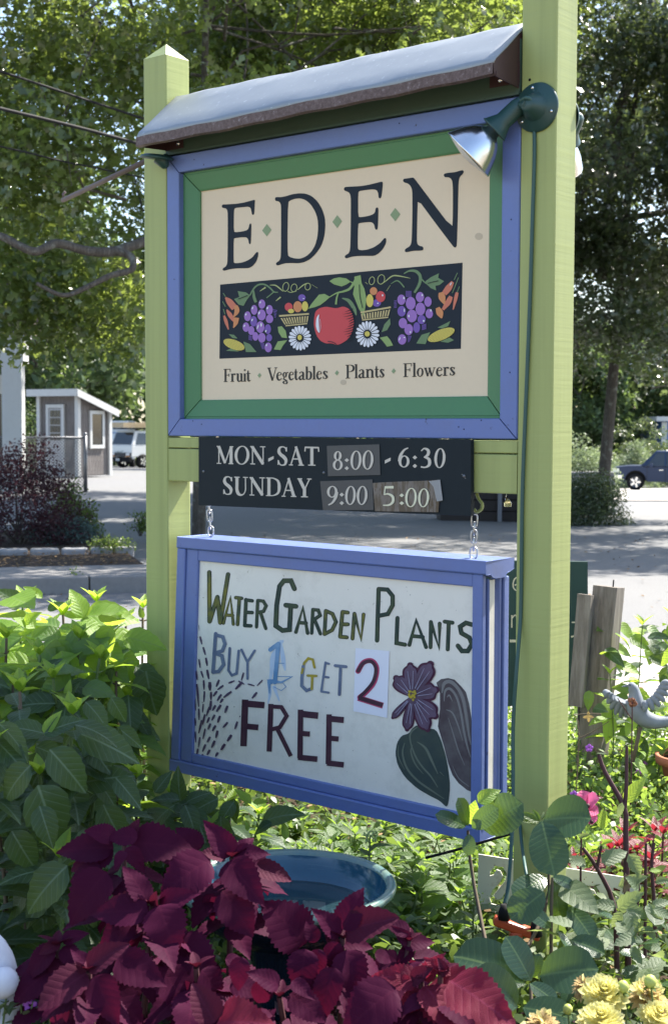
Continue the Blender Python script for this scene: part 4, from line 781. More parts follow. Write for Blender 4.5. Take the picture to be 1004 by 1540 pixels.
for f, p, w_ in ((L, [(95, 338), (125, 370), (165, 420)], [10, 46, 50]), (L, [(105, 430), (130, 470), (160, 515)], [10, 34, 20]), (L, [(85, 475), (100, 520), (118, 580)], [14, 26, 8]), (Q, [(855, 220), (825, 265), (790, 310)], [22, 48, 40]), (Q, [(842, 330), (820, 375), (780, 430)], [30, 42, 20]), (Q, [(888, 300), (876, 350), (858, 430)], [22, 26, 8])): ln(D, f, p, w_)
D.done()
D = AD('green', .0012)
for p in (L((160, 350), (200, 335), (188, 290), (250, 300), (282, 322), (255, 360), (232, 402), (195, 392)), Q((650, 215), (690, 185), (752, 155), (745, 190), (790, 215), (755, 245), (725, 250), (730, 285), (690, 268), (655, 235)), Q((580, 685), (620, 620), (685, 600), (650, 690)), L((230, 670), (280, 690), (330, 750), (250, 750)), L((120, 615), (160, 620), (187, 648), (150, 645)), L((100, 740), (140, 720), (200, 747)), Q((740, 565), (800, 535), (838, 515), (820, 555), (775, 572)), Q((760, 672), (830, 640), (865, 660), (820, 680)), Q((382, 495), (386, 540), (360, 585), (318, 600), (340, 540))): D.poly(p)
ln(D, L, [(280, 322), (310, 270), (345, 242), (390, 240), (430, 265), (462, 296), (492, 298)], [10, 12, 13, 12, 12, 10, 6]); ln(D, L, [(308, 285), (310, 330), (325, 375)], [10, 22, 20]); ln(D, L, [(460, 297), (405, 342)], 8, sm=False)
ln(D, Q, [(487, 158), (530, 137), (580, 142), (610, 180), (602, 240), (566, 302)], [8, 14, 22, 24, 22, 16]); ln(D, Q, [(612, 190), (635, 215), (655, 232)], 10); ln(D, Q, [(388, 236), (440, 212), (490, 262)], [4, 10, 10]); ln(D, K, [(500, 535), (525, 545), (545, 575), (552, 598)], [3, 13, 13, 4], 2.449)
for a_ in ((78, 305, 96, 332), (74, 368, 96, 408), (80, 425, 92, 465)): ln(D, L, [a_[:2], a_[2:]], 6, sm=False)
for a_ in ((890, 152, 866, 205), (898, 188, 852, 305), (905, 255, 888, 300)): ln(D, Q, [a_[:2], a_[2:]], 6, sm=False)
D.done()
D = AD('leaf', .0013)
for p in (L((490, 560), (520, 555), (550, 590), (560, 645), (520, 640), (495, 600)), L((460, 730), (490, 670), (562, 660), (530, 700), (510, 735)), Q((305, 642), (360, 630), (385, 660), (405, 700), (360, 710), (330, 670)), K((453, 472), (470, 462), (490, 458), (515, 462), (532, 474), (515, 485), (498, 492), (470, 484)), K((375, 574), (388, 555), (400, 540), (415, 522), (435, 519), (456, 530), (440, 545), (420, 560), (400, 568)), K((545, 456), (568, 450), (572, 480), (582, 500), (590, 540), (585, 570), (580, 602), (562, 575), (552, 550), (540, 520), (546, 485))): D.poly(p)
ln(D, K, [(452, 532), (480, 516), (505, 510), (530, 498), (552, 462)], [3, 5, 7, 9, 8], 2.449); ln(D, K, [(486, 515), (480, 535), (477, 558)], [5, 6, 7], 2.449); ln(D, K, [(532, 474), (545, 485), (548, 500)], [4, 5, 4], 2.449)
D.done()
D = AD('lime', .0014)
def ring(D, f, cx, cy, rx, ry, w_):
    X, Y = f((cx, cy))[0]; D.ell(X, Y, (rx + w_ / 2) / 5.02, (ry + w_ / 2) / 5.02, 12, 20, ((rx - w_ / 2) / 5.02, (ry - w_ / 2) / 5.02))
for a_ in ((L, 550, 258, 22, 34), (L, 612, 266, 22, 30), (L, 716, 256, 20, 26), (Q, 245, 212, 20, 30), (Q, 315, 202, 26, 36)): ring(D, *a_, 5)
ln(D, L, [(430, 245), (470, 246), (500, 266), (530, 292)], [4, 9, 9, 5]); ln(D, L, [(565, 292), (590, 300), (632, 288)], 5); ln(D, L, [(640, 280), (680, 246), (712, 230)], [5, 8, 5]); ln(D, L, [(745, 240), (790, 268)], 2, sm=False)
ln(D, Q, [(310, 240), (350, 214), (400, 176), (450, 176), (535, 193)], [4, 7, 9, 9, 3]); ln(D, Q, [(195, 222), (215, 238)], 3, sm=False); ln(D, Q, [(355, 290), (385, 245)], 3, sm=False)
for a_ in (('L', 355, 290, 398, 262), ('L', 475, 365, 512, 335)): ln(D, L, [a_[1:3], a_[3:5]], [4, 12], sm=False)
D.done()
# smudges on the tan board
M_smud = flat('smudge', (.57, .47, .34), .6, 0, .3, .05)
for x, y, r_ in ((719.5, 355.5, 6), (516, 575, 4.5)): Decal('smudge', M_smud, sg, OP, dN, .0003).ell(x, y, r_, r_ * .9).done()
# ------------------------------------------------------------------ opening hours board
HV = -.016
hq = [S(298.5, 657.3, HV), S(707.5, 658.3, HV), S(707.5, 776, HV), S(298.5, 760, HV)]
hs = thing('hours_sign', W((hq[0][0] + hq[1][0]) / 2, -.008, (hq[0][1] + hq[2][1]) / 2), 'dark board of opening hours screwed to the crossbeam under the big board', 'sign')
f_ = [W(u, HV, z) for u, z in hq[::-1]]; r_ = [W(u, -.001, z) for u, z in hq[::-1]]
f_ = [W(hq[3][0], HV, hq[3][1]), W(hq[2][0], HV, hq[2][1]), W(hq[1][0], HV, min(hq[1][1], ZB + .0)), W(hq[0][0], HV, min(hq[0][1], ZB))]
MB().hexa([f_[0], f_[1], f_[1] + dN * .0145, f_[0] + dN * .0145, f_[3], f_[2], f_[2] + dN * .0145, f_[3] + dN * .0145]).build('board', M_navy2, hs, .0012)
M_cream = flat('cream_lettering', (.60, .55, .48), .5, 0, .3, .05); M_cream2 = flat('bright_cream_lettering', (.72, .70, .52), .5, 0, .3, .05)
OH = O0 + dN * HV
X1 = (320, 660, 5.906); X2 = (470, 660, 4.016)
def word(chars, org, mat, off=.0006, bold=1.0, name='lettering', slope=.025):
    D = Decal(name, mat, hs, OH, dN, off); ox, oy, sc = org
    for ch, a_, b_, c_, d_ in chars:
        if ch == '-': D.poly([(ox + a_ / sc, oy + (c_ + .45 * (d_ - c_)) / sc), (ox + b_ / sc, oy + c_ / sc), (ox + b_ / sc, oy + (c_ + .5 * (d_ - c_)) / sc), (ox + a_ / sc, oy + d_ / sc)])
        else: glyph(D, ch, ox + a_ / sc, ox + b_ / sc, oy + c_ / sc, oy + d_ / sc, slope, bold)
    return D.done()
word([('M', 35, 183, 65, 222), ('O', 193, 325, 64, 226), ('N', 332, 468, 66, 227), ('-', 492, 540, 152, 203)], X1, M_cream, bold=1.12); word([('S', 575, 662, 68, 236), ('A', 675, 808, 68, 236), ('T', 815, 942, 70, 237)], X1, M_cream, bold=1.12)
word([('S', 93, 175, 334, 495), ('U', 190, 312, 338, 500), ('N', 325, 462, 342, 503), ('D', 472, 602, 345, 508), ('A', 610, 742, 348, 514), ('Y', 750, 876, 352, 518)], X1, M_cream, bold=1.12)
word([('6', 516, 586, 54, 172), (':', 602, 630, 95, 174), ('3', 648, 712, 56, 174), ('0', 732, 802, 57, 176), ('-', 435, 470, 113, 150)], X2, M_cream)
M_card = flat('charcoal_card', (.045, .05, .06), .35, 0, .5, .12, 25)
ca = Decal('time_card', M_card, hs, OH, dN, .0022).poly([(470 + x / 4.016, 660 + y / 4.016) for x, y in ((85, 42), (402, 33), (408, 218), (92, 226))]).done()
cb = Decal('time_card', M_card, hs, OH, dN, .0022).poly([(470 + x / 4.016, 660 + y / 4.016) for x, y in ((45, 256), (360, 245), (367, 430), (62, 432))]).done()
M_tape = NT('clear_tape_card'); n1 = M_tape.noise(1, 4, .7, M_tape.pos((60, 60, 9))); M_tape = M_tape.fin(M_tape.ramp(n1, [(.4, (.03, .033, .035)), (.55, (.12, .12, .13)), (.62, (.02, .02, .02))]), .14, .8)
cc = Decal('time_card', M_tape, hs, OH, dN, .0030).poly([(470 + x / 4.016, 660 + y / 4.016) for x, y in ((362, 266), (520, 258), (700, 252), (770, 246), (785, 372), (762, 378), (758, 443), (375, 437))]).done(); cc['label'] = 'time card wrapped in shiny clear tape'
Decal('tape_fold', flat('tape_fold', (.25, .27, .30), .2, 0, .6), hs, OH, dN, .0036).poly([(470 + x / 4.016, 660 + y / 4.016) for x, y in ((700, 256), (768, 247), (784, 371), (748, 378), (728, 290))]).done()
word([('8', 120, 183, 75, 188), (':', 192, 220, 112, 187), ('0', 226, 296, 72, 186), ('0', 298, 368, 70, 185)], X2, M_cream, .0038)
word([('9', 84, 152, 285, 400), (':', 161, 190, 320, 398), ('0', 194, 262, 285, 398), ('0', 264, 332, 285, 398)], X2, M_cream, .0038)
word([('5', 418, 495, 285, 404), (':', 522, 552, 325, 398), ('0', 556, 630, 297, 412), ('0', 634, 704, 300, 412)], X2, M_cream2, .0046, .9)
for x, y in ((697, 716), (306, 709), (486.5, 711)): MB().lathe(Sw(x, y, HV) , [(.0001, .0022), (.003, .0018), (.0042, .0)], 10, -dN).build('screw', M_steel, hs)
for x, y in ((694.5, 713.5), (699, 719)): Decal('scratch', M_steel, hs, OH, dN, .0005).ell(x, y, 1.2, .7, 40, 8).done()
# ------------------------------------------------------------------ hanging board
hq_ = [-0.00689, 0.00277, -0.00319, 0.57208, 0.82498, 1.09799, 0.69885, 0.12855, 0.05999]; SK, SR = 0.01739, -0.00125
yaw, tilt, rl = hq_[:3]
ex = dU * math.cos(yaw) + dN * math.sin(yaw); ey = -dU * math.sin(yaw) + dN * math.cos(yaw)
ey2 = ey * math.cos(tilt) + UZ * math.sin(tilt); ez = -ey * math.sin(tilt) + UZ * math.cos(tilt)
ex2 = ex * math.cos(rl) + ez * math.sin(rl); ez2 = -ex * math.sin(rl) + ez * math.cos(rl)
HC = O0 + dU * hq_[3] + dN * hq_[8] + UZ * hq_[4]; hw, hh, ht = hq_[5] / 2, hq_[6] / 2, hq_[7] / 2
def HP(a, b, c):
    t = (hw - a) / (2 * hw); a = a + t * (c / hh) * SK + (1 - t) * (c / hh) * SR; return HC + ex2 * a + ey2 * b + ez2 * c
hang = thing('hanging_sign', HP(0, 0, hh), 'white hand-painted plant offer board in a blue frame hanging on chains', 'sign')
def hbox(a0, a1_, b0, b1, c0_, c1, mat, nm, bev=.003, par=None):
    return MB().hexa([HP(a0, b0, c0_), HP(a1_, b0, c0_), HP(a1_, b1, c0_), HP(a0, b1, c0_), HP(a0, b0, c1), HP(a1_, b0, c1), HP(a1_, b1, c1), HP(a0, b1, c1)]).build(nm, mat, par or hang, bev)
tc = .040                                       # outer cap boards
# moulded top cap: stepped end section, as cut moulding
capsec = [(-ht, hh), (-ht, hh - .030), (-ht + .003, hh - .033), (-ht + .022, hh - .033), (-ht + .030, hh - .040), (-ht + .045, hh - .044), (ht - .045, hh - .044), (ht - .030, hh - .034), (ht - .012, hh - .030), (ht, hh - .026), (ht, hh)]
def hprism(sec, a0, a1_, mat, nm):
    n = len(sec); V = [HP(a0, b, c) for b, c in sec] + [HP(a1_, b, c) for b, c in sec]; tr = tessellate_polygon([[Vector((b, c, 0)) for b, c in sec]])
    return MB().add(V, [tuple(t) for t in tr] + [tuple(n + i for i in t[::-1]) for t in tr] + [(i, (i + 1) % n, n + (i + 1) % n, n + i) for i in range(n)]).build(nm, mat, hang, .002)
hprism(capsec, -hw, hw, M_blue, 'cap_board')
hprism([(b, -c) for b, c in capsec], -hw + .0, hw - .012, M_blue, 'bottom_board')
hbox(-hw, -hw + .034, -ht + .001, -ht + .0215, -hh + .0335, hh - .0335, M_blue, 'side_board'); hbox(-hw, -hw + .02, -ht + .022, ht, -hh + .0445, hh - .0445, M_blue, 'side_board')
fi = .012                                       # inner face frame, set back
hbox(-hw + .0345, -hw + .0824, -ht + .007, -ht + .0215, -hh + .0335, hh - .0335, M_blue, 'stile'); hbox(hw - .0426, hw - .012, -ht + .005, -ht + .0215, -hh + .0335, hh - .0335, M_blue, 'stile')
hbox(-hw + .083, hw - .043, -ht + .007, -ht + .0215, hh - .066, hh - .0335, M_blue, 'rail'); hbox(-hw + .083, hw - .043, -ht + .007, -ht + .0215, -hh + .0335, -hh + .061, M_blue, 'rail')
for b0, b1, a_ in ((-ht + .030, -ht + .038, hw - .011), (ht - .046, ht - .036, hw - .013), (ht - .030, ht - .006, hw - .010)): hbox(a_ - .028, a_, b0 + .0005, b1, -hh + .0455, hh - .0455, M_blue, 'side_strip')
M_wb = paint('white_sign_board', (.82, .78, .71), .4, .035, (25, 25, 25), .12, (.30, .26, .2), .25)
hbox(-hw + .0826, hw - .0425, -ht + .0155, -ht + .026, -hh + .0605, hh - .0655, M_wb, 'board', .0005)
hbox(-hw + .05, hw - .016, -ht + .0400, -ht + .066, -hh + .046, hh - .05, M_wb, 'inner_board', .001)
M_pbl = flat('board_blue_grey', (.135, .15, .22), .55, 0, .3, .25, 30)
HO = HP(0, -ht + .0153, 0)
def hp(name, mat, off=.0005): return Decal(name, mat, hang, HO, ey2, off)
def hgrad(name, c1, c2):
    m = NT(name); return m.fin(m.mix(m.ramp(m.noise(18, 3, .6), [(.4, 0), (.6, 1)]), c1, c2), .5, .3)
M_olive = hgrad('olive_brushwork', (.05, .075, .045), (.17, .16, .03)); M_pine = hgrad('pine_green_brushwork', (.022, .045, .04), (.05, .075, .04)); M_edge = art('dark_green_edge', (.008, .02, .018))
H1 = cv((280, 840), 4.564); H2 = cv((480, 860), 4.183); H3 = cv((240, 780), 3.5); H4 = cv((500, 800), 3.207)
def brush(strokes, f, sc, wd, mat, edge=None):
    if edge is not None:
        D = hp('lettering', edge, .0005)
        for s_ in strokes: D.line(f(*s_), (wd + 5) / sc, False, True)
        D.done(); 
    D = hp('lettering', mat, .0014)
    for s_ in strokes: D.line(f(*s_), (wd - (3 if edge is not None else 0)) / sc, False, True)
    D.done()
for f, sc, wd, mt, st in (
    (H1, 4.564, 25, M_olive, [[(158, 94), (160, 432)], [(160, 432), (214, 264)], [(214, 264), (233, 440)], [(233, 440), (287, 108)]]),
    (H1, 4.564, 18, M_olive, [[(255, 443), (303, 267), (323, 450)], [(273, 388), (318, 390)]]),
    (H1, 4.564, 20, M_olive, [[(340, 268), (380, 273)], [(364, 282), (352, 452)]]),
    (H1, 4.564, 20, M_pine, [[(410, 282), (401, 460)], [(408, 284), (452, 290)], [(405, 368), (452, 371)], [(401, 460), (443, 462)]]),
    (H1, 4.564, 18, M_pine, [[(490, 288), (482, 470)], [(490, 288), (528, 292), (548, 325), (530, 362), (490, 370)], [(510, 372), (545, 480)]]),
    (H1, 4.564, 28, M_pine, [[(742, 208), (718, 152), (670, 152), (640, 190), (620, 320), (614, 462), (660, 494), (708, 488), (716, 332)], [(682, 320), (752, 328)]]),
    (H1, 4.564, 20, M_pine, [[(752, 505), (800, 338), (832, 512)], [(776, 440), (822, 443)]]),
    (H1, 4.564, 19, M_pine, [[(868, 350), (860, 512)], [(868, 350), (905, 354), (918, 390), (868, 425)], [(882, 425), (920, 517)]]),
    (H2, 4.183, 19, M_olive, [[(40, 245), (32, 392)], [(40, 245), (82, 264), (104, 315), (80, 366), (32, 392)]]),
    (H2, 4.183, 20, M_olive, [[(145, 252), (130, 408)], [(145, 252), (178, 256)], [(136, 330), (178, 330)], [(130, 408), (172, 412)]]),
    (H2, 4.183, 19, M_olive, [[(220, 263), (208, 420)], [(220, 263), (262, 425), (277, 268)]]),
    (H2, 4.183, 22, M_pine, [[(372, 108), (362, 432)], [(372, 108), (428, 112), (460, 152), (460, 210), (430, 265), (375, 276)]]),
    (H2, 4.183, 21, M_pine, [[(490, 290), (484, 448), (538, 458)]]),
    (H2, 4.183, 19, M_pine, [[(565, 460), (608, 305), (670, 474)], [(588, 404), (650, 410)]]),
    (H2, 4.183, 19, M_pine, [[(700, 315), (698, 475)], [(700, 315), (752, 480), (755, 325)]]),
    (H2, 4.183, 20, M_pine, [[(787, 313), (836, 320)], [(812, 325), (806, 488)]]),
    (H2, 4.183, 24, M_pine, [[(958, 332), (920, 321), (884, 345), (892, 385), (942, 414), (958, 455), (932, 498), (895, 498), (870, 465)]])): brush(st, f, sc, wd, mt, M_edge)
M_slate = hgrad('slate_blue_brushwork', (.12, .15, .24), (.17, .21, .30)); M_plum = hgrad('plum_brushwork', (.055, .020, .04), (.075, .03, .05)); M_ochre = hgrad('ochre_brushwork', (.50, .38, .03), (.36, .28, .05)); M_sky = hgrad('faded_blue_brushwork', (.12, .26, .46), (.22, .36, .55))
brush([[(295, 605), (281, 808)], [(295, 612), (332, 622), (344, 660), (330, 696), (290, 708)], [(290, 708), (328, 722), (337, 768), (310, 805), (280, 808)]], H3, 3.5, 19, M_slate)
brush([[(369, 682), (362, 798), (380, 825), (405, 815), (416, 696)]], H3, 3.5, 14, M_slate); brush([[(430, 690), (460, 752)], [(500, 695), (462, 755), (462, 842)]], H3, 3.5, 13, M_slate)
M_wash = flat('pale_blue_wash', (.50, .60, .74), .5, 0, .3, .12, 40)
D = hp('paint_smear', M_wash, .0002); D.line(H3((575, 880), (590, 800), (600, 720), (650, 640)), [2, 6, 8, 3], True); D.line(H3((635, 640), (650, 740), (660, 800)), [3, 7, 2], True); D.line(H3((575, 860), (580, 920), (570, 975)), [5, 5, 1], True); D.line(H3((600, 880), (630, 960)), [6, 2]); D.done()
brush([[(582, 690), (625, 658)], [(625, 658), (606, 862)]], H3, 3.5, 22, M_sky); D = hp('lettering', M_sky, .0012); D.line(H3((568, 862), (600, 856), (640, 862), (700, 830)), [9, 6, 3, 1], False); D.line(H3((610, 760), (655, 762)), 1.3); D.line(H3((600, 830), (690, 832)), 1.1); D.line(H3((640, 855), (665, 885), (640, 905), (600, 885)), 1); D.line(H3((575, 860), (578, 920)), [5, 1.5]); D.done()
brush([[(755, 778), (748, 835), (747, 880), (772, 905), (798, 895)]], H3, 3.5, 17, M_slate); brush([[(814, 783), (805, 742), (782, 735), (760, 760), (748, 812)], [(778, 826), (824, 828)], [(802, 832), (800, 896)]], H3, 3.5, 13, M_ochre)
brush([[(872, 757), (850, 908)], [(872, 760), (890, 764)], [(860, 832), (888, 836)], [(850, 910), (888, 916)]], H3, 3.5, 12, M_slate); brush([[(12, 645), (64, 650)], [(38, 652), (32, 784)]], H4, 3.207, 15, M_slate)
def slab(strokes, f, sc, mt):
    D = hp('lettering', mt, .0014)
    for p, w_ in strokes: D.line(f(*p), w_ * 1.14 / sc)
    D.done()
slab([([(450, 952), (441, 1198)], 30), ([(436, 972), (551, 982)], 30), ([(445, 1092), (519, 1099)], 27)], H3, 3.5, M_plum)
slab([([(585, 975), (576, 1226)], 24), ([(580, 988), (640, 992), (668, 1038), (632, 1098), (585, 1110)], 19), ([(618, 1104), (690, 1250)], 20)], H3, 3.5, M_plum)
slab([([(741, 1005), (738, 1262)], 25), ([(728, 1026), (833, 1037)], 30), ([(740, 1130), (790, 1134)], 24), ([(728, 1256), (829, 1266)], 26)], H3, 3.5, M_plum)
slab([([(891, 1030), (887, 1292)], 25), ([(880, 1052), (968, 1060)], 28), ([(887, 1155), (941, 1160)], 24), ([(880, 1286), (968, 1296)], 26)], H3, 3.5, M_plum)
M_paper = flat('white_paper', (.80, .80, .90), .55, 0, .3, .02)
hp('paper_card', M_paper, .0018).poly(H4((110, 560), (273, 575), (262, 897), (100, 865))).done()
M_mag = art('magenta_marker', (.50, .06, .16)); D = hp('lettering', M_mag, .0024); D.line(H4((122, 672), (148, 630), (188, 622), (212, 658), (200, 722), (165, 768), (130, 798)), 25 / 3.2, True, True); D.line(H4((122, 800), (242, 838)), 29 / 3.2); D.done()
D = hp('lettering', M_plum, .0034); D.line(H4((122, 670), (148, 632), (186, 625), (208, 660), (196, 720), (162, 765), (130, 796)), 17 / 3.2, True, True); D.line(H4((126, 800), (240, 836)), 21 / 3.2); D.done()
# radiating dashes
M_dash = hgrad('plum_dash', (.10, .075, .13), (.085, .05, .10))
dash = [(207, 560, 209, 590, 3), (213, 620, 223, 662, 11), (229, 676, 241, 718, 12), (243, 732, 251, 775, 13), (250, 795, 259, 845, 14), (207, 740, 214, 785, 10), (218, 802, 230, 838, 10), (232, 850, 234, 900, 11), (236, 908, 233, 965, 10), (230, 975, 226, 1020, 9), (264, 860, 265, 905, 19), (271, 912, 270, 955, 13), (313, 848, 298, 885, 13), (362, 866, 395, 853, 10), (336, 878, 305, 900, 12), (302, 908, 282, 935, 13), (325, 925, 303, 958, 13), (378, 910, 336, 942, 14), (334, 948, 318, 970, 13), (436, 860, 398, 898, 15), (442, 810, 430, 852, 10), (414, 855, 446, 872, 10), (464, 870, 500, 880, 9), (541, 850, 512, 880, 8), (512, 914, 486, 946, 14), (322, 980, 300, 1016, 15), (294, 982, 278, 1010, 13), (357, 985, 343, 1022, 14), (290, 1032, 275, 1062, 13), (318, 1038, 305, 1074, 14), (270, 958, 266, 1008, 14), (262, 1045, 250, 1075, 12), (268, 1078, 254, 1110, 13), (295, 1088, 278, 1118, 14), (358, 1072, 333, 1100, 12), (409, 1068, 396, 1108, 13), (424, 1038, 420, 1045, 6), (378, 1138, 356, 1172, 16), (305, 1115, 296, 1155, 14), (344, 1186, 322, 1218, 16), (266, 1148, 250, 1178, 13), (290, 1168, 273, 1206, 14), (242, 1188, 226, 1226, 13), (307, 1230, 294, 1252, 13), (264, 1216, 250, 1244, 14), (240, 1105, 228, 1160, 10), (222, 1060, 206, 1130, 12), (212, 1150, 204, 1205, 10), (196, 870, 206, 990, 11), (206, 1000, 208, 1060, 10), (186, 1050, 190, 1090, 9), (188, 1120, 190, 1178, 8), (202, 1210, 196, 1242, 11), (192, 800, 198, 850, 9), (238, 1030, 226, 1085, 11), (262, 990, 246, 1040, 11), (186, 950, 190, 1010, 8), (228, 1240, 222, 1250, 10)]
D = hp('spray_dashes', M_dash, .0005)
for x0, y0, x1_, y1, w_ in dash:
    w_ *= 1.0; D.line(H3((x0, y0), ((x0 + x1_) / 2, (y0 + y1) / 2), (x1_, y1)), [w_ * .75 / 3.5, w_ / 3.5, w_ * .5 / 3.5], False)
D.done()
# painted flower and leaves
H5 = cv((580, 980), 6.414)
M_taupe = hgrad('taupe_brushwork', (.115, .10, .105), (.075, .055, .065)); M_taupe2 = art('pale_taupe_brushwork', (.21, .20, .20)); M_dgl = hgrad('dull_green_brushwork', (.055, .075, .065), (.04, .06, .06)); M_dgl2 = art('pale_green_brushwork', (.14, .165, .13)); M_pet = hgrad('plum_petal', (.13, .085, .14), (.09, .055, .095)); M_pete = art('dark_petal_edge', (.075, .020, .05)); M_petl = art('petal_highlight', (.38, .36, .50))
hp('painted_leaf', M_taupe, .0004).poly(H5((485, 300), (530, 265), (600, 255), (660, 270), (720, 330), (770, 390), (800, 500), (822, 640), (826, 700), (822, 1352), (780, 1335), (700, 1270), (640, 1190), (600, 1080), (560, 920), (500, 720), (520, 560), (520, 400))).done()
D = hp('painted_highlight', M_taupe2, .0010)
for p, w_ in (([(540, 400), (560, 310), (620, 290), (690, 350), (740, 450), (770, 600), (800, 800), (818, 900)], [3, 9, 10, 9, 9, 8, 6, 2]), ([(560, 480), (570, 380), (620, 360), (680, 440), (720, 580), (750, 760), (780, 900), (815, 1020)], [2, 6, 7, 6, 6, 6, 5, 2]), ([(580, 560), (640, 590), (690, 700), (740, 860)], [2, 4, 4, 1]), ([(600, 640), (650, 800), (700, 960), (760, 1100)], [1, 3, 3, 1]), ([(640, 1100), (700, 1220), (800, 1300)], [1, 3, 2]), ([(590, 440), (610, 420), (640, 480)], [2, 4, 1])): D.line(H5(*p), [x * .55 for x in w_], True)
D.done()
hp('painted_leaf', M_dgl, .0012).poly(rnd_poly(H5((300, 705), (400, 740), (480, 750), (530, 850), (575, 1000), (600, 1130), (618, 1300), (600, 1470), (580, 1500), (520, 1440), (420, 1390), (300, 1320), (180, 1210), (110, 1090), (90, 980), (105, 880), (150, 810), (220, 790), (250, 745)))).done()
D = hp('painted_highlight', M_dgl2, .0018)
for p, w_ in (([(300, 730), (240, 780), (235, 860), (280, 1000), (350, 1110), (430, 1200), (500, 1310)], [3, 5, 4, 5, 5, 5, 2]), ([(300, 870), (380, 930), (440, 1050), (500, 1180)], [2, 7, 7, 2]), ([(180, 880), (160, 980), (200, 1120), (300, 1240), (440, 1340), (560, 1420)], [2, 5, 6, 6, 5, 2]), ([(120, 900), (120, 1010), (180, 1140)], [1, 3, 1]), ([(260, 900), (240, 960), (280, 1080), (360, 1180)], [1, 4, 4, 1]), ([(520, 1160), (560, 1200)], [2, 1])): D.line(H5(*p), [x * .5 for x in w_], True)
D.done()
pets = [((115, 275), 105), ((235, 165), 105), ((408, 155), 118), ((455, 375), 120), ((85, 615), 50), ((208, 715), 75), ((385, 715), 95), ((450, 600), 115)]
De = hp('painted_petal', M_pete, .0022); Dp = hp('painted_petal', M_pet, .0040); Dl = hp('painted_highlight', M_petl, .0060)
for (x, y), w_ in pets:
    w_ *= 1.22
    cx, cy = 250, 430; f3 = lambda t: (cx + (x - cx) * t, cy + (y - cy) * t)
    De.line(H5(f3(.08), f3(.35), f3(.7), f3(.98), f3(1.12)), [w_ * .35 / 6.4, w_ * .85 / 6.4, w_ * 1.22 / 6.4, w_ * 1.15 / 6.4, w_ * .5 / 6.4], True, True)
    Dp.line(H5(f3(.05), f3(.35), f3(.7), f3(.95), f3(1.05)), [w_ * .3 / 6.4, w_ * .6 / 6.4, w_ * .92 / 6.4, w_ * .85 / 6.4, w_ * .4 / 6.4], True, True)
    nx, ny = -(y - cy) / math.hypot(x - cx, y - cy), (x - cx) / math.hypot(x - cx, y - cy)
    for o_ in (-.16, .14): Dl.line(H5((f3(.25)[0] + nx * w_ * o_ * .5, f3(.25)[1] + ny * w_ * o_ * .5), (f3(.92)[0] + nx * w_ * o_ * 1.4, f3(.92)[1] + ny * w_ * o_ * 1.4)), [.9, .5])
De.done(); Dp.done(); Dl.done()
D = hp('painted_centre', M_ochre, .0064)
for i in range(14): D.ell(580 + (252 + random.uniform(-34, 34)) / 6.414, 980 + (425 + random.uniform(-45, 42)) / 6.414, 2.2, 1.8, random.uniform(0, 90), 7)
D.done()
# ------------------------------------------------------------------ chains
M_lnk = flat('zinc_chain', (.45, .45, .46), .35, .9, .5, .1)
def link(mb, c, ax, side, L, w_, r_=.0022, n=14):
    pts = []
    for i in range(n + 1):
        a_ = 2 * math.pi * i / n; s_ = math.sin(a_); q_ = math.cos(a_); pts.append(c + side * q_ * w_ / 2 + ax * (s_ * w_ / 2 + (L - w_) / 2 * (1 if s_ > .01 else -1 if s_ < -.01 else 0)))
    mb.tube(pts, r_, 6, False)
def chain(top, bot, label, fst):
    t = thing('chain', bot, label, 'chain', 'chains holding the hanging board'); ax = (top - bot).normalized(); L = (top - bot).length; n = max(2, round(L / .026)); s1 = dU; s2 = dN
    ey_ = MB(); link(ey_, bot + UZ * .006, UZ, dU, .030, .022, .0026); ey_.build('screw_eye', M_lnk, t)
    for i in range(n): mb = MB(); link(mb, bot + ax * (.018 + (L - .02) * (i + .5) / n), ax, (s1 * .8 + s2 * .6) if i % 2 else (s2 * .8 - s1 * .6), L / n + .008, .015); mb.build('link', M_lnk, t)
    return t
hk = Sw(711, 747, .05); b1 = HP(hw - .055, .0, hh + .004); t1 = Sw(709, 772, .05)
def fitpt(px, py, b, c):
    p = onplane(px, py, HP(0, b, 0), ey2); return p
bR = fitpt(711.5, 835, -.012, 0); tR = fitpt(713, 776, -.012, 0); bL = fitpt(317, 802, -.012, 0); tL = fitpt(313, 745, -.012, 0)
chain(tR, bR, 'steel chain at the right end of the hanging board, under the green hook', 0); chain(tL, bL, 'steel chain at the left end of the hanging board', 0)
gh = thing('hook', fitpt(718, 745, -.012, 0), 'lime painted steel hook screwed into the crossbeam over the right chain', 'hook')
MB().tube(spline([fitpt(716, 742, -.012, 0), fitpt(719, 750, -.012, 0), fitpt(724.5, 758, -.012, 0), fitpt(723, 766, -.012, 0), fitpt(716.5, 770, -.012, 0), fitpt(712.5, 766, -.012, 0)], 4), .0042, 8).build('hook_wire', M_lime, gh)
# small glass drop with hook under the beam
gd_ = fitpt(763, 757, .0, 0); gdr = thing('glass_drop', gd_, 'small faceted glass drop glinting on a wire under the crossbeam', 'ornament')
MB().tube([fitpt(761, 743, 0, 0), fitpt(759, 752, 0, 0)], .0009, 5).build('wire', M_chrome, gdr)
gm = NT('amber_glass'); gm.b.inputs['Transmission Weight'].default_value = .7; gm = gm.fin((.85, .75, .45), .08, .8)
MB().lathe(gd_ - UZ * .009, [(.001, 0), (.009, 0.001), (.010, .010), (.006, .016), (.002, .020)], 7, UZ, False).build('glass', gm, gdr)
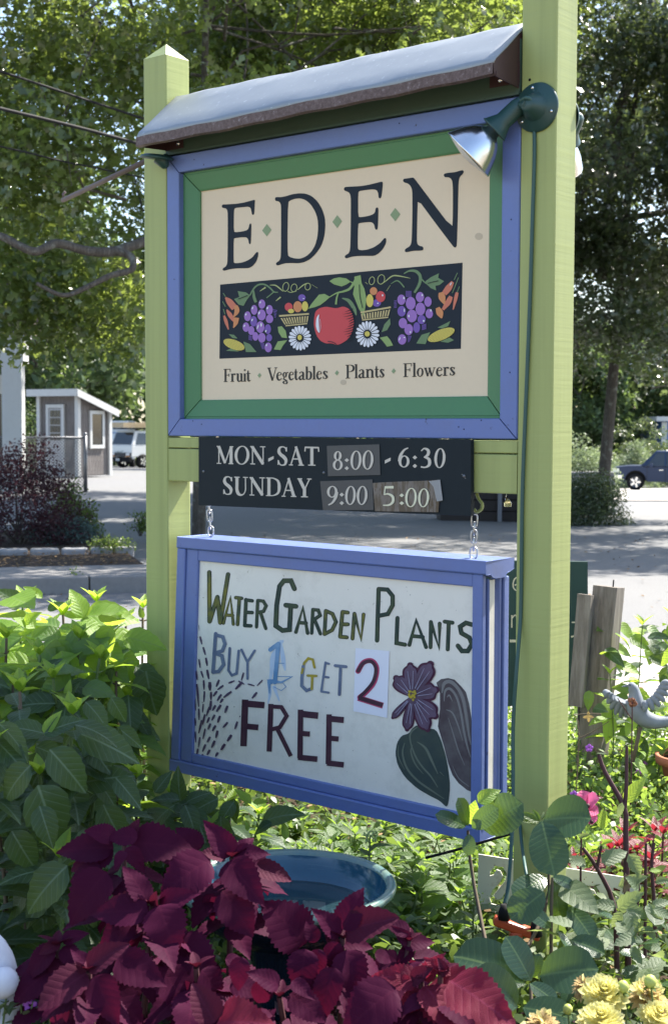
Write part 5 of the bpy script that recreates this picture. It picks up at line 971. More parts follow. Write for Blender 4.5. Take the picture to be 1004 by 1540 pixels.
# ------------------------------------------------------------------ flood lamps
M_lampg = flat('dark_green_enamel', (.022, .065, .062), .42, 0, .5, .12, 20)
m = NT('silvered_reflector'); M_refl = m.fin((.72, .73, .75), .24, .5, 1); M_lensf = NT('frosted_lens').fin((.7, .7, .7), .3, .6)
def lamp(plate, pn, knuckle, rim, label, group, rr=.069):
    t = thing('flood_lamp', plate, label, 'lamp', group)
    MB().lathe(plate, [(.057, 0), (.0575, .004), (.055, .009), (.034, .012), (.033, .014), (.024, .030), (.017, .046), (.013, .050), (.0005, .050)], 40, pn).build('wall_plate', M_lampg, t)
    for a_ in (80, 200, 320):
        X = pn.cross(UZ).normalized(); MB().lathe(plate + pn * .0105 + (X * math.cos(R(a_)) + UZ * math.sin(R(a_))) * .046, [(.0002, .002), (.003, .0015), (.004, 0)], 10, pn).build('screw', M_chrome, t)
    MB().tube(spline([plate + pn * .045, plate.lerp(knuckle, .6) + pn * .02, knuckle], 4), .011, 12).ball(knuckle, .017, 14).build('knuckle', M_lampg, t)
    ax = (rim - knuckle).normalized(); L = (rim - knuckle).length
    MB().lathe(knuckle - ax * .012, [(.0005, 0), (.014, .001), (.018, .006), (.021, .02), (.0215, L * .40), (.027, L * .47), (.034, L * .56), (.036, L * .57), (.036, L * .59), (.032, L * .59), (.022, L * .54), (.0005, L * .5)], 28, ax).build('socket', M_lampg, t)
    MB().lathe(knuckle, [(.018, L * .48), (.019, L * .56), (.028, L * .60), (.041, L * .68), (.052, L * .78), (.060, L * .88), (.067, L * .975), (rr, L), (rr + .0015, L + .003), (rr, L + .006), (rr - .003, L + .004)], 48, ax).build('reflector', M_refl, t)
    MB().lathe(knuckle, [(rr - .003, L + .0035), (rr - .02, L + .009), (.02, L + .014), (.0005, L + .015)], 40, ax).build('lens', M_lensf, t)
    return t
lp = Sw(807.5, 162, 0)
lamp(lp - dN * .0005, -dN, P(781, 158, 3.265), P(705.5, 231, 3.30), 'green flood lamp with silver reflector on the front of the right post', 'flood lamps on the sign posts')
l2 = Sw(858, 205, PW); l2 = W(SW + PW * .45, PW, (P(870, 190, 3.42)).z)
lamp(l2 + dN * .0005, dN, P(866, 178, 3.52), P(838, 240, 3.62), 'second flood lamp on the back of the right post, only its edge showing', 'flood lamps on the sign posts')
l3 = P(224, 236, 4.10); kl = thing('lamp_bracket', l3, 'dark green lamp bracket under the left end of the metal roof', 'lamp bracket')
lq = P(236, 237, 4.02); MB().lathe(lq, [(.0005, .010), (.03, .009), (.046, .004), (.048, 0), (.046, -.004), (.0005, -.005)], 28, Vector((.1, -.12, 1))).build('wall_plate', M_lampg, kl); MB().lathe(lq - UZ * .002 + Vector((.012, 0, 0)), [(.024, 0), (.018, .014), (.010, .030), (.0005, .034)], 18, Vector((.45, -.1, -.8))).build('stem', M_lampg, kl)
# ------------------------------------------------------------------ cords
M_cord = flat('green_cord', (.03, .085, .075), .5, 0, .5, .1)
o = MB().tube(spline([P(783, 152, 3.24), P(790, 147, 3.22), P(798, 152, 3.22), P(802, 175, 3.26), *[Sw(x, y, -.006) for x, y in ((803, 230), (800, 330), (797, 430), (792, 560), (787, 680), (784.5, 760), (783.5, 850), (782, 930))], P(776, 1010, 3.33), P(771, 1090, 3.34), P(771, 1180, 3.33), P(769, 1260, 3.3), P(764, 1330, 3.26), P(758, 1360, 3.24)], 6), .0048, 8).build('power_cord', M_cord); tag(o, 'dark green cord running from the front lamp down the right post', 'cord')
o = MB().tube(spline([P(780, 900, 3.45), P(777, 1000, 3.44), P(776, 1090, 3.42), P(778, 1180, 3.40), P(783, 1260, 3.36), P(790, 1310, 3.22), P(797, 1345, 3.2), P(804, 1385, 3.2)], 6), .004, 8).build('power_cord', M_cord); tag(o, 'green cord hanging behind the right post down to the orange connector', 'cord')
o = MB().tube(spline([P(640, 1290, 3.5), P(690, 1277, 3.45), P(740, 1262, 3.42), P(782, 1250, 3.40)], 5), .0035, 8).build('cable', M_black); tag(o, 'thin black cable running left from the right post through the plants', 'cable')
M_orange = flat('orange_plastic', (.52, .075, .03), .4, 0, .5, .1)
cn = P(776, 1395, 3.2); cnn = thing('cord_connector', cn, 'orange three-way cord connector with black plugs at the post foot', 'connector')
ca_, cb_ = P(742, 1383, 3.2), P(811, 1408, 3.2); cdx = (cb_ - ca_).normalized(); cdz = cdx.cross(Vector((0, 1, 0))).normalized() * -1
MB().box((ca_ + cb_) / 2, ((cb_ - ca_).length, .03, .022), cdx, Vector((0, 1, 0)), cdx.cross(Vector((0, 1, 0)))).box(P(775, 1412, 3.2), (.03, .028, .04)).build('connector_block', M_orange, cnn, .006)
for x, y, x2, y2 in ((757, 1383, 758, 1360), (806, 1408, 804, 1385), (764, 1422, 760, 1440)): MB().tube([P(x, y, 3.19), P((x + x2) / 2, (y + y2) / 2, 3.19), P(x2, y2, 3.19)], [.014, .0135, .008], 12).build('plug', M_black, cnn)

# lettering on the far trucks
def far_text(mat, par, O, n, rows):
    D = Decal('lettering', mat, par, O, n, .02)
    for strokes, w_ in rows: D.line(strokes, w_)
    D.done()
Of = tp_(0, .03, 1.1)
far_text(M_btext, tr1, Of, fy, [([(173.5, 678), (175.2, 682.5), (176.8, 678)], .9), ([(178, 678), (178, 682.5)], .9), ([(181, 678), (181, 682.5)], .9), ([(178, 680.3), (181, 680.3)], .8), ([(185.6, 678.6), (184, 678), (182.8, 680.2), (184, 682.5), (185.6, 682)], .8), ([(187.5, 680.8), (189.5, 680.6)], .9)])
Ob = q1 + Vector((0, 0, 2.2)); yN = Vector((0, 1, 0))
far_text(M_blt, tr2, Ob, yN, [([(170.5, 641), (172.5, 641), (172.5, 643.4), (170.5, 643.4), (170.5, 641)], .7), ([(173.8, 643.5), (173.8, 641), (175, 643.5), (175, 641)], .6), ([(184.4, 641.2), (182.6, 641), (182.4, 643.2), (184.4, 643.2)], .6), ([(185, 643.4), (186, 641), (187, 643.4)], .6), ([(188, 641), (188, 643.3), (189.4, 643.3)], .6), ([(191.5, 641), (190.2, 641), (190.2, 643.3), (191.5, 643.3)], .6), ([(186, 640), (191, 637), (191, 640)], .8)])
# ------------------------------------------------------------------ garden plants
def leafmesh(name, mat, width=.62, peak=.38, nt=9, ns=2, fold=.25, curl=.35, serr=0, wavy=0.0, tip=1.0, petiole=.0, thick=0, blunt=0):
    """unit-length leaf along +Y, normal +Z, base at origin; uv.x across, uv.y along"""
    V = []; UV = []; F = []; cols = 2 * ns + 1
    for i in range(nt + 1):
        t = i / nt; 
        w_ = (t ** peak) * ((1 - t) ** (.85 * tip if not blunt else .45)); w_ /= ((peak / (peak + .85)) ** peak * (1 - peak / (peak + .85)) ** .85 if not blunt else (peak / (peak + .45)) ** peak * (1 - peak / (peak + .45)) ** .45)
        w_ *= width / 2
        ang = curl * t; y = (math.sin(ang) / curl if curl else t); z0 = -(1 - math.cos(ang)) / (curl or 1)
        for j in range(-ns, ns + 1):
            s = j / ns; x = s * w_
            if abs(j) == ns and serr and 0 < i < nt: x *= 1 + (serr if i % 2 else -serr); 
            z = z0 + abs(x) * fold + (wavy * math.sin(t * 14 + s * 2) * abs(s) * .5)
            V.append((x, y + petiole - (.0 if not (serr and abs(j) == ns and i % 2) else -.012), z)); UV.append((.5 + s * .5 * min(1, w_ * 2 / width + .02), t))
    for i in range(nt):
        for j in range(cols - 1): a = i * cols + j; F.append((a, a + 1, a + cols + 1, a + cols))
    fl = [UV[k] for f in F for k in f]
    me = bpy.data.meshes.new(name); me.from_pydata(V, [], F); me.polygons.foreach_set('use_smooth', [True] * len(F))
    L_ = me.uv_layers.new(name='UVMap'); L_.data.foreach_set('uv', np.array(fl, np.float32).ravel()); me.materials.append(mat); me.update(); return me
def M_of(base, ydir, zhint, length, wscale=1.0):
    y = ydir.normalized(); z = (zhint - y * zhint.dot(y))
    z = z.normalized() if z.length > 1e-4 else y.orthogonal().normalized(); x = y.cross(z)
    return Matrix(((x.x * length * wscale, y.x * length, z.x * length, base.x), (x.y * length * wscale, y.y * length, z.y * length, base.y), (x.z * length * wscale, y.z * length, z.z * length, base.z), (0, 0, 0, 1)))
def rv(a=1): return Vector((random.uniform(-a, a), random.uniform(-a, a), random.uniform(-a, a)))
TOCAM = Vector((0, -1, .35))
# ---------- materials
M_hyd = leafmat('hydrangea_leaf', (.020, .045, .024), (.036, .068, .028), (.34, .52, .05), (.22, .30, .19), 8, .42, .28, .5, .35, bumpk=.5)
M_hyn = leafmat('hydrangea_young_sunlit_leaf', (.15, .27, .04), (.23, .37, .05), (.66, .88, .09), (.4, .5, .2), 8, .4, .5, .3, .5)  # young tips, and upper leaves with sunlight put into the colour
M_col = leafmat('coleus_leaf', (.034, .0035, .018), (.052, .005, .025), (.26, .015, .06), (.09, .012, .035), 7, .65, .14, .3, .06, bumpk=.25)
M_col2 = leafmat('coleus_sunlit_leaf', (.16, .014, .034), (.11, .010, .03), (.5, .04, .09), (.26, .04, .09), 8, .6, .28, .4, .12, bumpk=.6)  # brighter, redder coleus copy with the sunlight painted into its colour
M_col3 = leafmat('coleus_young_leaf', (.045, .006, .020), (.065, .008, .024), (.22, .02, .05), (.12, .02, .05), 7, .65, .12, .3, .1, bumpk=.5)
M_big = leafmat('rubbery_leaf', (.018, .050, .030), (.03, .07, .035), (.22, .36, .03), (.20, .30, .10), 11, .25, .34, .5, .7, slant=.25, bumpk=.25)
M_mid = leafmat('garden_leaf', (.045, .09, .025), (.08, .14, .035), (.36, .55, .07), (.3, .4, .2), 6, .4, .45, .12, .5)
M_pal = leafmat('pale_garden_leaf', (.10, .15, .08), (.16, .21, .12), (.40, .50, .15), (.4, .45, .3), 6, .45, .4, .2, .4)
M_per = leafmat('wine_red_leaf', (.10, .014, .022), (.17, .03, .035), (.5, .04, .06), (.3, .1, .1), 6, .4, .35, .2, .5)
M_stem = flat('green_stem', (.10, .15, .045), .6); M_stemd = flat('purple_stem', (.07, .025, .03), .6); M_woody = flat('brown_stem', (.12, .09, .06), .8)
M_hym = leafmat('hydrangea_half_lit_leaf', (.06, .12, .035), (.10, .18, .045), (.50, .74, .07), (.35, .45, .2), 8, .34, .45, .3, .5)  # lighter copy of the hydrangea leaf, part of the sunlight is in its colour
LM = dict(h5=leafmesh('hydrangea_leaf_half_lit', M_hym, .60, .55, 10, 2, .18, .7, .03, .02, 1.25), h4=leafmesh('hydrangea_leaf_sunlit', M_hyn, .62, .55, 10, 2, .16, .6, .03, .02, 1.25), h1=leafmesh('hydrangea_leaf', M_hyd, .56, .55, 12, 2, .22, .55, .03, .01, 1.35), h2=leafmesh('hydrangea_leaf_broad', M_hyd, .62, .55, 12, 2, .14, .8, .03, .02, 1.25), h3=leafmesh('hydrangea_leaf_young', M_hyn, .50, .6, 8, 2, .35, .4, 0, .01, 1.3),
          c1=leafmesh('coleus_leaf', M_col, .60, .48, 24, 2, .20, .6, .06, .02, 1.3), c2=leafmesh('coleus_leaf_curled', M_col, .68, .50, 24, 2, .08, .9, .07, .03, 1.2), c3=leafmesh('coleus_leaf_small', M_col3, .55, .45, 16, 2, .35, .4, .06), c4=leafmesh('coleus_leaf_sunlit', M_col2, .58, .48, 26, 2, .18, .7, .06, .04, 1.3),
          b1=leafmesh('broad_leaf', M_big, .50, .62, 9, 3, .12, .35, 0, .01, 1, 0, 0, 1), b2=leafmesh('broad_leaf_cupped', M_big, .62, .62, 9, 3, .25, .5, 0, .01, 1, 0, 0, 1),
          m1=leafmesh('stem_leaf', M_mid, .36, .5, 5, 1, .3, .4), m2=leafmesh('stem_leaf_pale', M_pal, .40, .5, 5, 1, .3, .4), m3=leafmesh('round_leaf', M_mid, .7, .5, 5, 1, .25, .4, 0, 0, 1, 0, 0, 1),
          p1=leafmesh('red_leaf', M_per, .32, .5, 6, 1, .25, .5), d1=leafmesh('dahlia_leaf', M_pal, .55, .45, 9, 2, .2, .5, .12), y1=leafmesh('yellow_leaf', M_hyn, .38, .5, 6, 1, .4, .3))
class Plant:
    def __init__(s, name, base, label, cat='plant', group=None): s.root = thing(name, base, label, cat, group); s.st = {}
    def leaf(s, base, tip, me, hint=None, ws=1.0, nm='leaf'):
        d = tip - base; L_ = d.length * 1.04
        h = hint if hint is not None else TOCAM + rv(.25)
        return inst(nm, LM[me] if isinstance(me, str) else me, M_of(base, d, h, L_, ws), s.root)
    def stem(s, pts, r=.004, mat=M_stem, n=5):
        q = spline(pts, 3); rr = [r * (1.15 - .5 * i / len(q)) for i in range(len(q))]
        s.st.setdefault(mat.name, (mat, MB()))[1].tube(q, rr, n, False)
    def done(s):
        for k, (mat, mb) in s.st.items(): mb.build('stems', mat, s.root)
        return s.root
def shoot(pl, foot, top, nn, lmax, lmin, kinds, young='h3', rstem=.005, mat=M_stem, droop=.35, start=.3, rosette=4, rl=.05):
    """upright stem with opposite pairs, largest in the middle"""
    mid = foot.lerp(top, .5) + Vector((random.uniform(-.03, .03), random.uniform(-.03, .03), 0)); pl.stem([foot, mid, top], rstem, mat)
    a = random.uniform(0, 3.14)
    for i in range(nn):
        t = start + (1 - start) * i / max(1, nn - 1) * .93; p = foot.lerp(top, t) if t > .5 else foot.lerp(mid, t * 2); a += math.pi / 2 + random.uniform(-.3, .3)
        L_ = (lmax + (lmin - lmax) * (i / max(1, nn - 1)) ** 1.6) * random.uniform(.8, 1.15)
        for sg_ in (0, math.pi):
            az = a + sg_ + random.uniform(-.25, .25); dv = Vector((math.cos(az), math.sin(az), random.uniform(.05, .5) - droop * (1 - i / nn)))
            b_ = p + dv.normalized() * L_ * .14; pl.stem([p, b_], rstem * .5, mat) if L_ > .07 else None
            pl.leaf(b_, b_ + dv.normalized() * L_, random.choice(kinds), Vector((0, 0, 1)) + rv(.35))
    for k in range(rosette):
        az = a + k * 2.4; dv = Vector((math.cos(az) * .7, math.sin(az) * .7, 1)); pl.leaf(top, top + dv.normalized() * rl * random.uniform(.7, 1.1), young, Vector((-math.cos(az), -math.sin(az), .5)))
def lead(pl, f, lst, D0, me=None, dd=.0):
    """leaves read off the photograph: (x0, y0, x1, y1[, mesh[, D0[, D1[, ws]]]])"""
    for it in lst:
        x0, y0, x1, y1 = it[:4]; k = it[4] if len(it) > 4 and it[4] else me; d0 = it[5] if len(it) > 5 and it[5] else D0; d1 = it[6] if len(it) > 6 and it[6] else d0 + random.uniform(-.035, .01); ws = it[7] if len(it) > 7 else 1.0
        (a_, b_), (c_, e_) = f((x0, y0), (x1, y1)); pl.leaf(P(a_, b_, d0), P(c_, e_, d1), k, Vector((random.uniform(-.25, .25), -.8, .75)) if d0 < 3.55 else Vector((random.uniform(-.4, .4), random.uniform(-1, -.4), .9)), ws)
# ---------- hydrangeas on the left
hyd = [('near hydrangea of dark broad leaves left of the burgundy coleus', [(-40, 1010, 3.25), (30, 1040, 3.3), (110, 1075, 3.2), (-10, 1120, 3.0), (60, 1165, 3.05), (150, 1130, 3.35), (205, 1170, 3.5), (-30, 1240, 2.9), (90, 1290, 2.95)], .14, .105),
       ('sunlit yellow-green hydrangea rising behind the dark one at the left edge', [(35, 905, 4.3), (95, 925, 4.2), (10, 960, 3.9), (60, 985, 3.8), (-30, 925, 4.2), (120, 960, 3.9), (150, 990, 3.8), (-20, 985, 3.6), (80, 1020, 3.6), (20, 1030, 3.7), (40, 935, 4.5), (75, 945, 4.4)], .13, .10),
       ('sunlit hydrangea standing against the left sign post', [(145, 905, 4.4), (190, 935, 4.5), (215, 915, 4.7), (165, 960, 4.1), (200, 985, 4.2), (175, 1010, 3.9), (215, 1030, 4.25), (130, 935, 4.4), (190, 1050, 4.0), (110, 1040, 4.0), (205, 1100, 4.3), (150, 1090, 3.9)], .13, .10),
       ('hydrangea with broad leaves under the left end of the hanging board', [(262, 1200, 3.9), (300, 1215, 3.8), (240, 1235, 3.75), (345, 1215, 4.1), (390, 1225, 4.2), (320, 1250, 3.7)], .13, .09)]
for lb, tops, l1, l0 in hyd:
    cx = sum(P(*t).x for t in tops) / len(tops); cy = sum(P(*t).y for t in tops) / len(tops); pl = Plant('hydrangea', (cx, cy, .04), lb, 'hydrangea', 'hydrangeas round the left post')
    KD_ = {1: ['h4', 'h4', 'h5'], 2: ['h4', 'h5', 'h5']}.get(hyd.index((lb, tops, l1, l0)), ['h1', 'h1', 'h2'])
    for (x, y, D) in tops:
        tp = P(x, y, D); ft = Vector((cx + (tp.x - cx) * .7 + random.uniform(-.06, .06), tp.y + random.uniform(-.1, .1), .03)); shoot(pl, ft, tp, 8, l1, l0, KD_, 'h3', .0055, random.choice([M_stem, M_woody]), rosette=5, rl=.065)
    pl.done(); hyd[hyd.index((lb, tops, l1, l0))] = pl
n_, b_s, p_s, u_s = hyd; SUNH = True
HZ = cv((0, 840), 3.347)
lead(n_, HZ, [(222, 880, 10, 820), (222, 882, 405, 785), (225, 890, 300, 760, 'h3'), (200, 905, 20, 905), (250, 960, 460, 1185, 'h2', 3.0), (155, 1040, -40, 1230, 'h2', 2.95), (190, 1140, 330, 1500, 'h2', 2.95, None, 1.1), (60, 1370, 190, 1600, 'h2', 2.9), (420, 830, 530, 1010, 'h2', 3.3, None, 1.2), (600, 850, 560, 1000, 'h1', 3.35), (400, 830, 290, 950, 'h1', 3.25), (590, 850, 730, 950, 'h1', 3.4), (90, 940, 60, 1080, 'h1', 3.1), (480, 1100, 600, 1260, 'h1', 3.3), (300, 1080, 460, 1340, 'h2', 3.15), (560, 700, 640, 830, 'h2', 3.4), (430, 720, 560, 840, 'h2', 3.3)], 3.1, 'h1')
lead(n_, cv((0, 1200), 2.51), [(255, 255, 60, 435, 'h2', 2.85), (200, 300, 80, 490, 'h1', 2.95), (245, 380, 215, 500, 'h1', 2.9), (150, 30, 200, 190, 'h2', 2.9)], 2.9)
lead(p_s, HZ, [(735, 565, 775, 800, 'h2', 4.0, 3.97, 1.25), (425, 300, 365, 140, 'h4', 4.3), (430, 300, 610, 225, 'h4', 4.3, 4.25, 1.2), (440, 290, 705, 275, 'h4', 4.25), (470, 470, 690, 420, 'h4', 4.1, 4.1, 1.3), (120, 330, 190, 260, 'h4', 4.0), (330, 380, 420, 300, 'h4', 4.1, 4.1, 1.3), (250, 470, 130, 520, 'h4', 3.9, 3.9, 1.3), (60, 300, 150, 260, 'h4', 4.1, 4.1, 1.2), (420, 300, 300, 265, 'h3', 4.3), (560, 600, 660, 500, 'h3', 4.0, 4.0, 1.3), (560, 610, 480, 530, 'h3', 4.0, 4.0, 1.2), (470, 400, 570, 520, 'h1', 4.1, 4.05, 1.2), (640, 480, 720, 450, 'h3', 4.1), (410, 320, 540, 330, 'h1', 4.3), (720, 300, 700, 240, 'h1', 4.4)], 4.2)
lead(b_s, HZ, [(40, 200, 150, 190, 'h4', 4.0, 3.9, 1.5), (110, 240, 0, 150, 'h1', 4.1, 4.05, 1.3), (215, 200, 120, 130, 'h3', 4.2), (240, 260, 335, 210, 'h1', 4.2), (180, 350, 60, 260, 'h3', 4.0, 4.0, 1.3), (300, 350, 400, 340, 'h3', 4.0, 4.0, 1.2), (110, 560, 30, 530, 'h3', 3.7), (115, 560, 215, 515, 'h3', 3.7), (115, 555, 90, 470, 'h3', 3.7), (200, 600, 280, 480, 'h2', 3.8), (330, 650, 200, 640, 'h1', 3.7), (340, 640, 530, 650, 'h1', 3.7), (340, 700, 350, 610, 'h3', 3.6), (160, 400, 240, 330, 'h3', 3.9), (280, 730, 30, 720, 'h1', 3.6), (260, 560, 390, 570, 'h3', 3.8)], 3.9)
lead(u_s, HZ, [(905, 1215, 750, 1190, 'h1', 3.6), (900, 1230, 690, 1280, 'h2', 3.6), (910, 1220, 880, 1060, 'h1', 3.7), (930, 1240, 1010, 1400, 'h2', 3.6), (880, 1240, 700, 1350, 'h2', 3.55), (940, 1225, 1060, 1160, 'h1', 3.7), (780, 1180, 860, 1065, 'h1', 3.7)], 3.7)
lead(u_s, cv((300, 1180), 3.862), [(350, 230, 560, 100, 'h2', 3.75, 3.7, 1.1), (200, 100, 100, 230, 'h2', 3.7), (200, 80, 190, 240, 'h1', 3.75), (300, 110, 210, 20, 'h3', 3.9), (310, 105, 400, 90, 'h3', 3.9), (500, 320, 490, 210, 'h3', 3.7), (280, 270, 270, 210, 'h3', 3.6), (420, 220, 300, 280, 'h1', 3.7)], 3.8)
# ---------- more broad leaves over the hydrangea hulls
def fill(pl, n, xr, yr, dr, L0, L1, kinds):
    for i in range(n):
        x, y, D = random.uniform(*xr), random.uniform(*yr), random.uniform(*dr); b_ = P(x, y, D); dv = Vector((random.uniform(-1, 1), random.uniform(-.8, .1), random.uniform(-.9, .25))).normalized()
        pl.leaf(b_, b_ + dv * random.uniform(L0, L1), random.choice(kinds), Vector((random.uniform(-.5, .5), -random.uniform(.1, 1), random.uniform(.4, 1))), random.uniform(.9, 1.2))
fill(b_s, 46, (-30, 130), (925, 1010), (3.8, 4.3), .09, .14, ['h4', 'h4', 'h5']); fill(p_s, 44, (90, 212), (940, 1020), (3.9, 4.3), .09, .14, ['h4', 'h5', 'h5'])
fill(b_s, 40, (-30, 130), (1000, 1080), (3.6, 3.9), .09, .14, ['h1', 'h5', 'h5']); fill(p_s, 40, (100, 215), (1000, 1110), (3.8, 4.1), .09, .13, ['h1', 'h2', 'h5'])
fill(n_, 75, (-40, 200), (1080, 1330), (3.0, 3.5), .09, .15, ['h1', 'h1', 'h2']); fill(u_s, 24, (225, 340), (1200, 1270), (3.6, 3.9), .09, .13, ['h1', 'h2'])
# ---------- coleus
K4 = cv((0, 1200), 2.51); K5 = cv((340, 1180), 2.51); K6 = cv((640, 1160), 2.758)
def coleus(label, base, groups, mesh='c1'):
    b_ = P(*base); pl = Plant('coleus', (b_.x, b_.y, .04), label, 'coleus', 'coleus plants in front of the sign')
    for f, hub, D, lst in groups:
        hx, hy = f(hub)[0]; h = P(hx, hy, D); ft = Vector((b_.x + (h.x - b_.x) * .4, b_.y + (h.y - b_.y) * .4, .03)); pl.stem([ft, ft.lerp(h, .6) + Vector((0, 0, .02)), h], .007, M_stemd)
        lead(pl, f, lst, D, mesh)
        for t, n in ((.93, 5), (.82, 5), (.68, 4)):                                    # lower tiers under the hub
            p = ft.lerp(h, t)
            for k in range(n):
                az = k * 2 * math.pi / n + random.uniform(-.4, .4); dv = Vector((math.cos(az), math.sin(az) * .8, random.uniform(-.45, .0))).normalized(); L_ = random.uniform(.075, .115)
                pl.leaf(p + dv * .015, p + dv * L_ + dv * .01, random.choice(['c1', 'c2']), Vector((0, -.35, 1)) + rv(.3))
        for k in range(4):
            az = k * 1.6 + random.uniform(-.3, .3); dv = Vector((math.cos(az), math.sin(az), .9)).normalized(); pl.leaf(h, h + dv * random.uniform(.02, .04), 'c3', Vector((-math.cos(az), -math.sin(az), .6)))
    return pl.done()
coleus('large burgundy coleus whose top leaves rise before the left sign post', (170, 1500, 2.55), [
    (K4, (470, 180), 2.62, [(430, 190, 195, 175), (440, 150, 335, 105, 'c2'), (520, 150, 400, 130, 'c2', 2.6), (495, 170, 728, 168, 'c1', 2.62, 2.6, 1.2), (480, 185, 548, 280, 'c1', 2.58), (430, 200, 240, 245, 'c2'), (485, 160, 520, 82, 'c3'), (470, 200, 430, 260, 'c1', 2.56), (600, 200, 700, 240, 'c2', 2.66), (405, 280, 225, 455, 'c2', 2.55, 2.5, 1.1), (380, 260, 250, 300, 'c1', 2.6)]),
    (K4, (575, 405), 2.5, [(560, 400, 480, 243, 'c2', 2.5, 2.5, .8), (560, 410, 395, 385, 'c3'), (600, 405, 728, 348, 'c1'), (600, 405, 660, 570, 'c2', 2.48, 2.42, 1.3), (560, 430, 325, 412, 'c1', 2.48), (590, 420, 578, 365, 'c3'), (520, 465, 365, 530, 'c2', 2.5), (650, 550, 822, 670, 'c2', 2.5, 2.46, 1.35), (565, 450, 560, 548, 'c3'), (620, 500, 700, 640, 'c1', 2.5), (480, 440, 380, 500, 'c1', 2.52)]),
    (K4, (335, 655), 2.35, [(330, 660, 142, 776, 'c3', 2.35, 2.3, 1.2), (330, 645, 468, 545, 'c3'), (345, 650, 270, 560, 'c1', 2.4), (440, 610, 618, 690, 'c1', 2.4, 2.36, 1.2), (360, 670, 440, 860, 'c1', 2.34, 2.3, 1.1), (320, 660, 288, 620, 'c3'), (330, 680, 130, 850, 'c2', 2.35), (370, 700, 560, 850, 'c2', 2.38)]),
    (K4, (215, 560), 2.5, [(205, 560, 78, 685, 'c1'), (230, 545, 148, 585, 'c3'), (240, 560, 300, 640, 'c2'), (230, 600, 190, 700, 'c2'), (235, 540, 330, 500, 'c1')])], 'c1')
coleus('burgundy coleus leaning over the left rim of the blue bowl', (330, 1500, 2.62), [
    (K4, (875, 225), 2.6, [(875, 220, 780, 82, 'c1'), (850, 222, 765, 203, 'c3'), (880, 215, 1010, 196, 'c1'), (860, 240, 980, 378, 'c1', 2.58, 2.5, 1.1), (890, 215, 950, 140, 'c2'), (795, 235, 592, 333, 'c2', 2.56, 2.5, 1.2), (840, 350, 958, 508, 'c2', 2.55, 2.5, 1.1), (800, 360, 790, 478, 'c1', 2.55), (830, 330, 910, 320, 'c3'), (860, 200, 840, 110, 'c2', 2.66), (760, 190, 680, 110, 'c2', 2.7), (930, 240, 1065, 270, 'c1', 2.62), (960, 260, 1100, 300, 'c3', 2.62)]),
    (K4, (740, 640), 2.42, [(600, 640, 745, 800, 'c2'), (810, 850, 735, 705, 'c3', 2.3, 2.3, 1.3), (850, 610, 935, 620, 'c2', 2.45), (820, 850, 1004, 830, 'c4', 2.3, 2.25, 1.5), (870, 700, 985, 720, 'c2', 2.45), (770, 700, 680, 820, 'c1'), (760, 650, 870, 780, 'c2'), (700, 600, 640, 520, 'c1', 2.5), (730, 700, 640, 850, 'c2')])], 'c1')
coleus('burgundy coleus in the centre with one pink sunlit leaf over the bowl rim', (500, 1520, 2.62), [
    (K5, (440, 580), 2.55, [(440, 548, 500, 388, 'c1', 2.55, 2.55, 1.2), (448, 556, 625, 490, 'c3', 2.55, 2.5, 1.1), (430, 570, 345, 468, 'c1'), (300, 600, 172, 445, 'c2', 2.6, 2.56, 1.25), (340, 595, 300, 510, 'c2'), (440, 600, 560, 605, 'c1'), (450, 625, 505, 810, 'c1', 2.52, 2.46, 1.2), (395, 590, 420, 730, 'c1', 2.52), (300, 620, 268, 785, 'c2', 2.5, 2.45, 1.1), (420, 620, 380, 560, 'c3'), (350, 620, 330, 740, 'c2', 2.5), (410, 690, 335, 910, 'c1', 2.45, 2.4, .9), (560, 640, 640, 660, 'c2')]),
    (K5, (690, 590), 2.75, [(660, 600, 790, 582, 'c1'), (690, 600, 640, 538, 'c1'), (700, 610, 640, 690, 'c1'), (690, 560, 610, 510, 'c2')]),
    (K5, (200, 800), 2.4, [(150, 740, 110, 860, 'c2'), (60, 650, 30, 780, 'c2'), (240, 790, 380, 880, 'c2'), (200, 760, 100, 700, 'c1'), (250, 740, 330, 800, 'c1')])], 'c1')
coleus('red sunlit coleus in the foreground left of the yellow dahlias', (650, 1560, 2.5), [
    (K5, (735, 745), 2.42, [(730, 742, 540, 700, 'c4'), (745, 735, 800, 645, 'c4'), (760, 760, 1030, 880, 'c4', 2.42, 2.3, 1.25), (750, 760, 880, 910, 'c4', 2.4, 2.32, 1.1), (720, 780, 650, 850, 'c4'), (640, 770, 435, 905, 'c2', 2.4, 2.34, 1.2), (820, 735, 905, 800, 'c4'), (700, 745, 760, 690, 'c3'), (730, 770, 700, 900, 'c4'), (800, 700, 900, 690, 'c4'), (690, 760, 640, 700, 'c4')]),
    (K6, (60, 840), 2.4, [(70, 835, 0, 770, 'c4'), (100, 870, 358, 1012, 'c4', 2.36, 2.26, 1.15), (80, 850, 60, 780, 'c3'), (60, 900, 130, 1040, 'c4')])], 'c4')
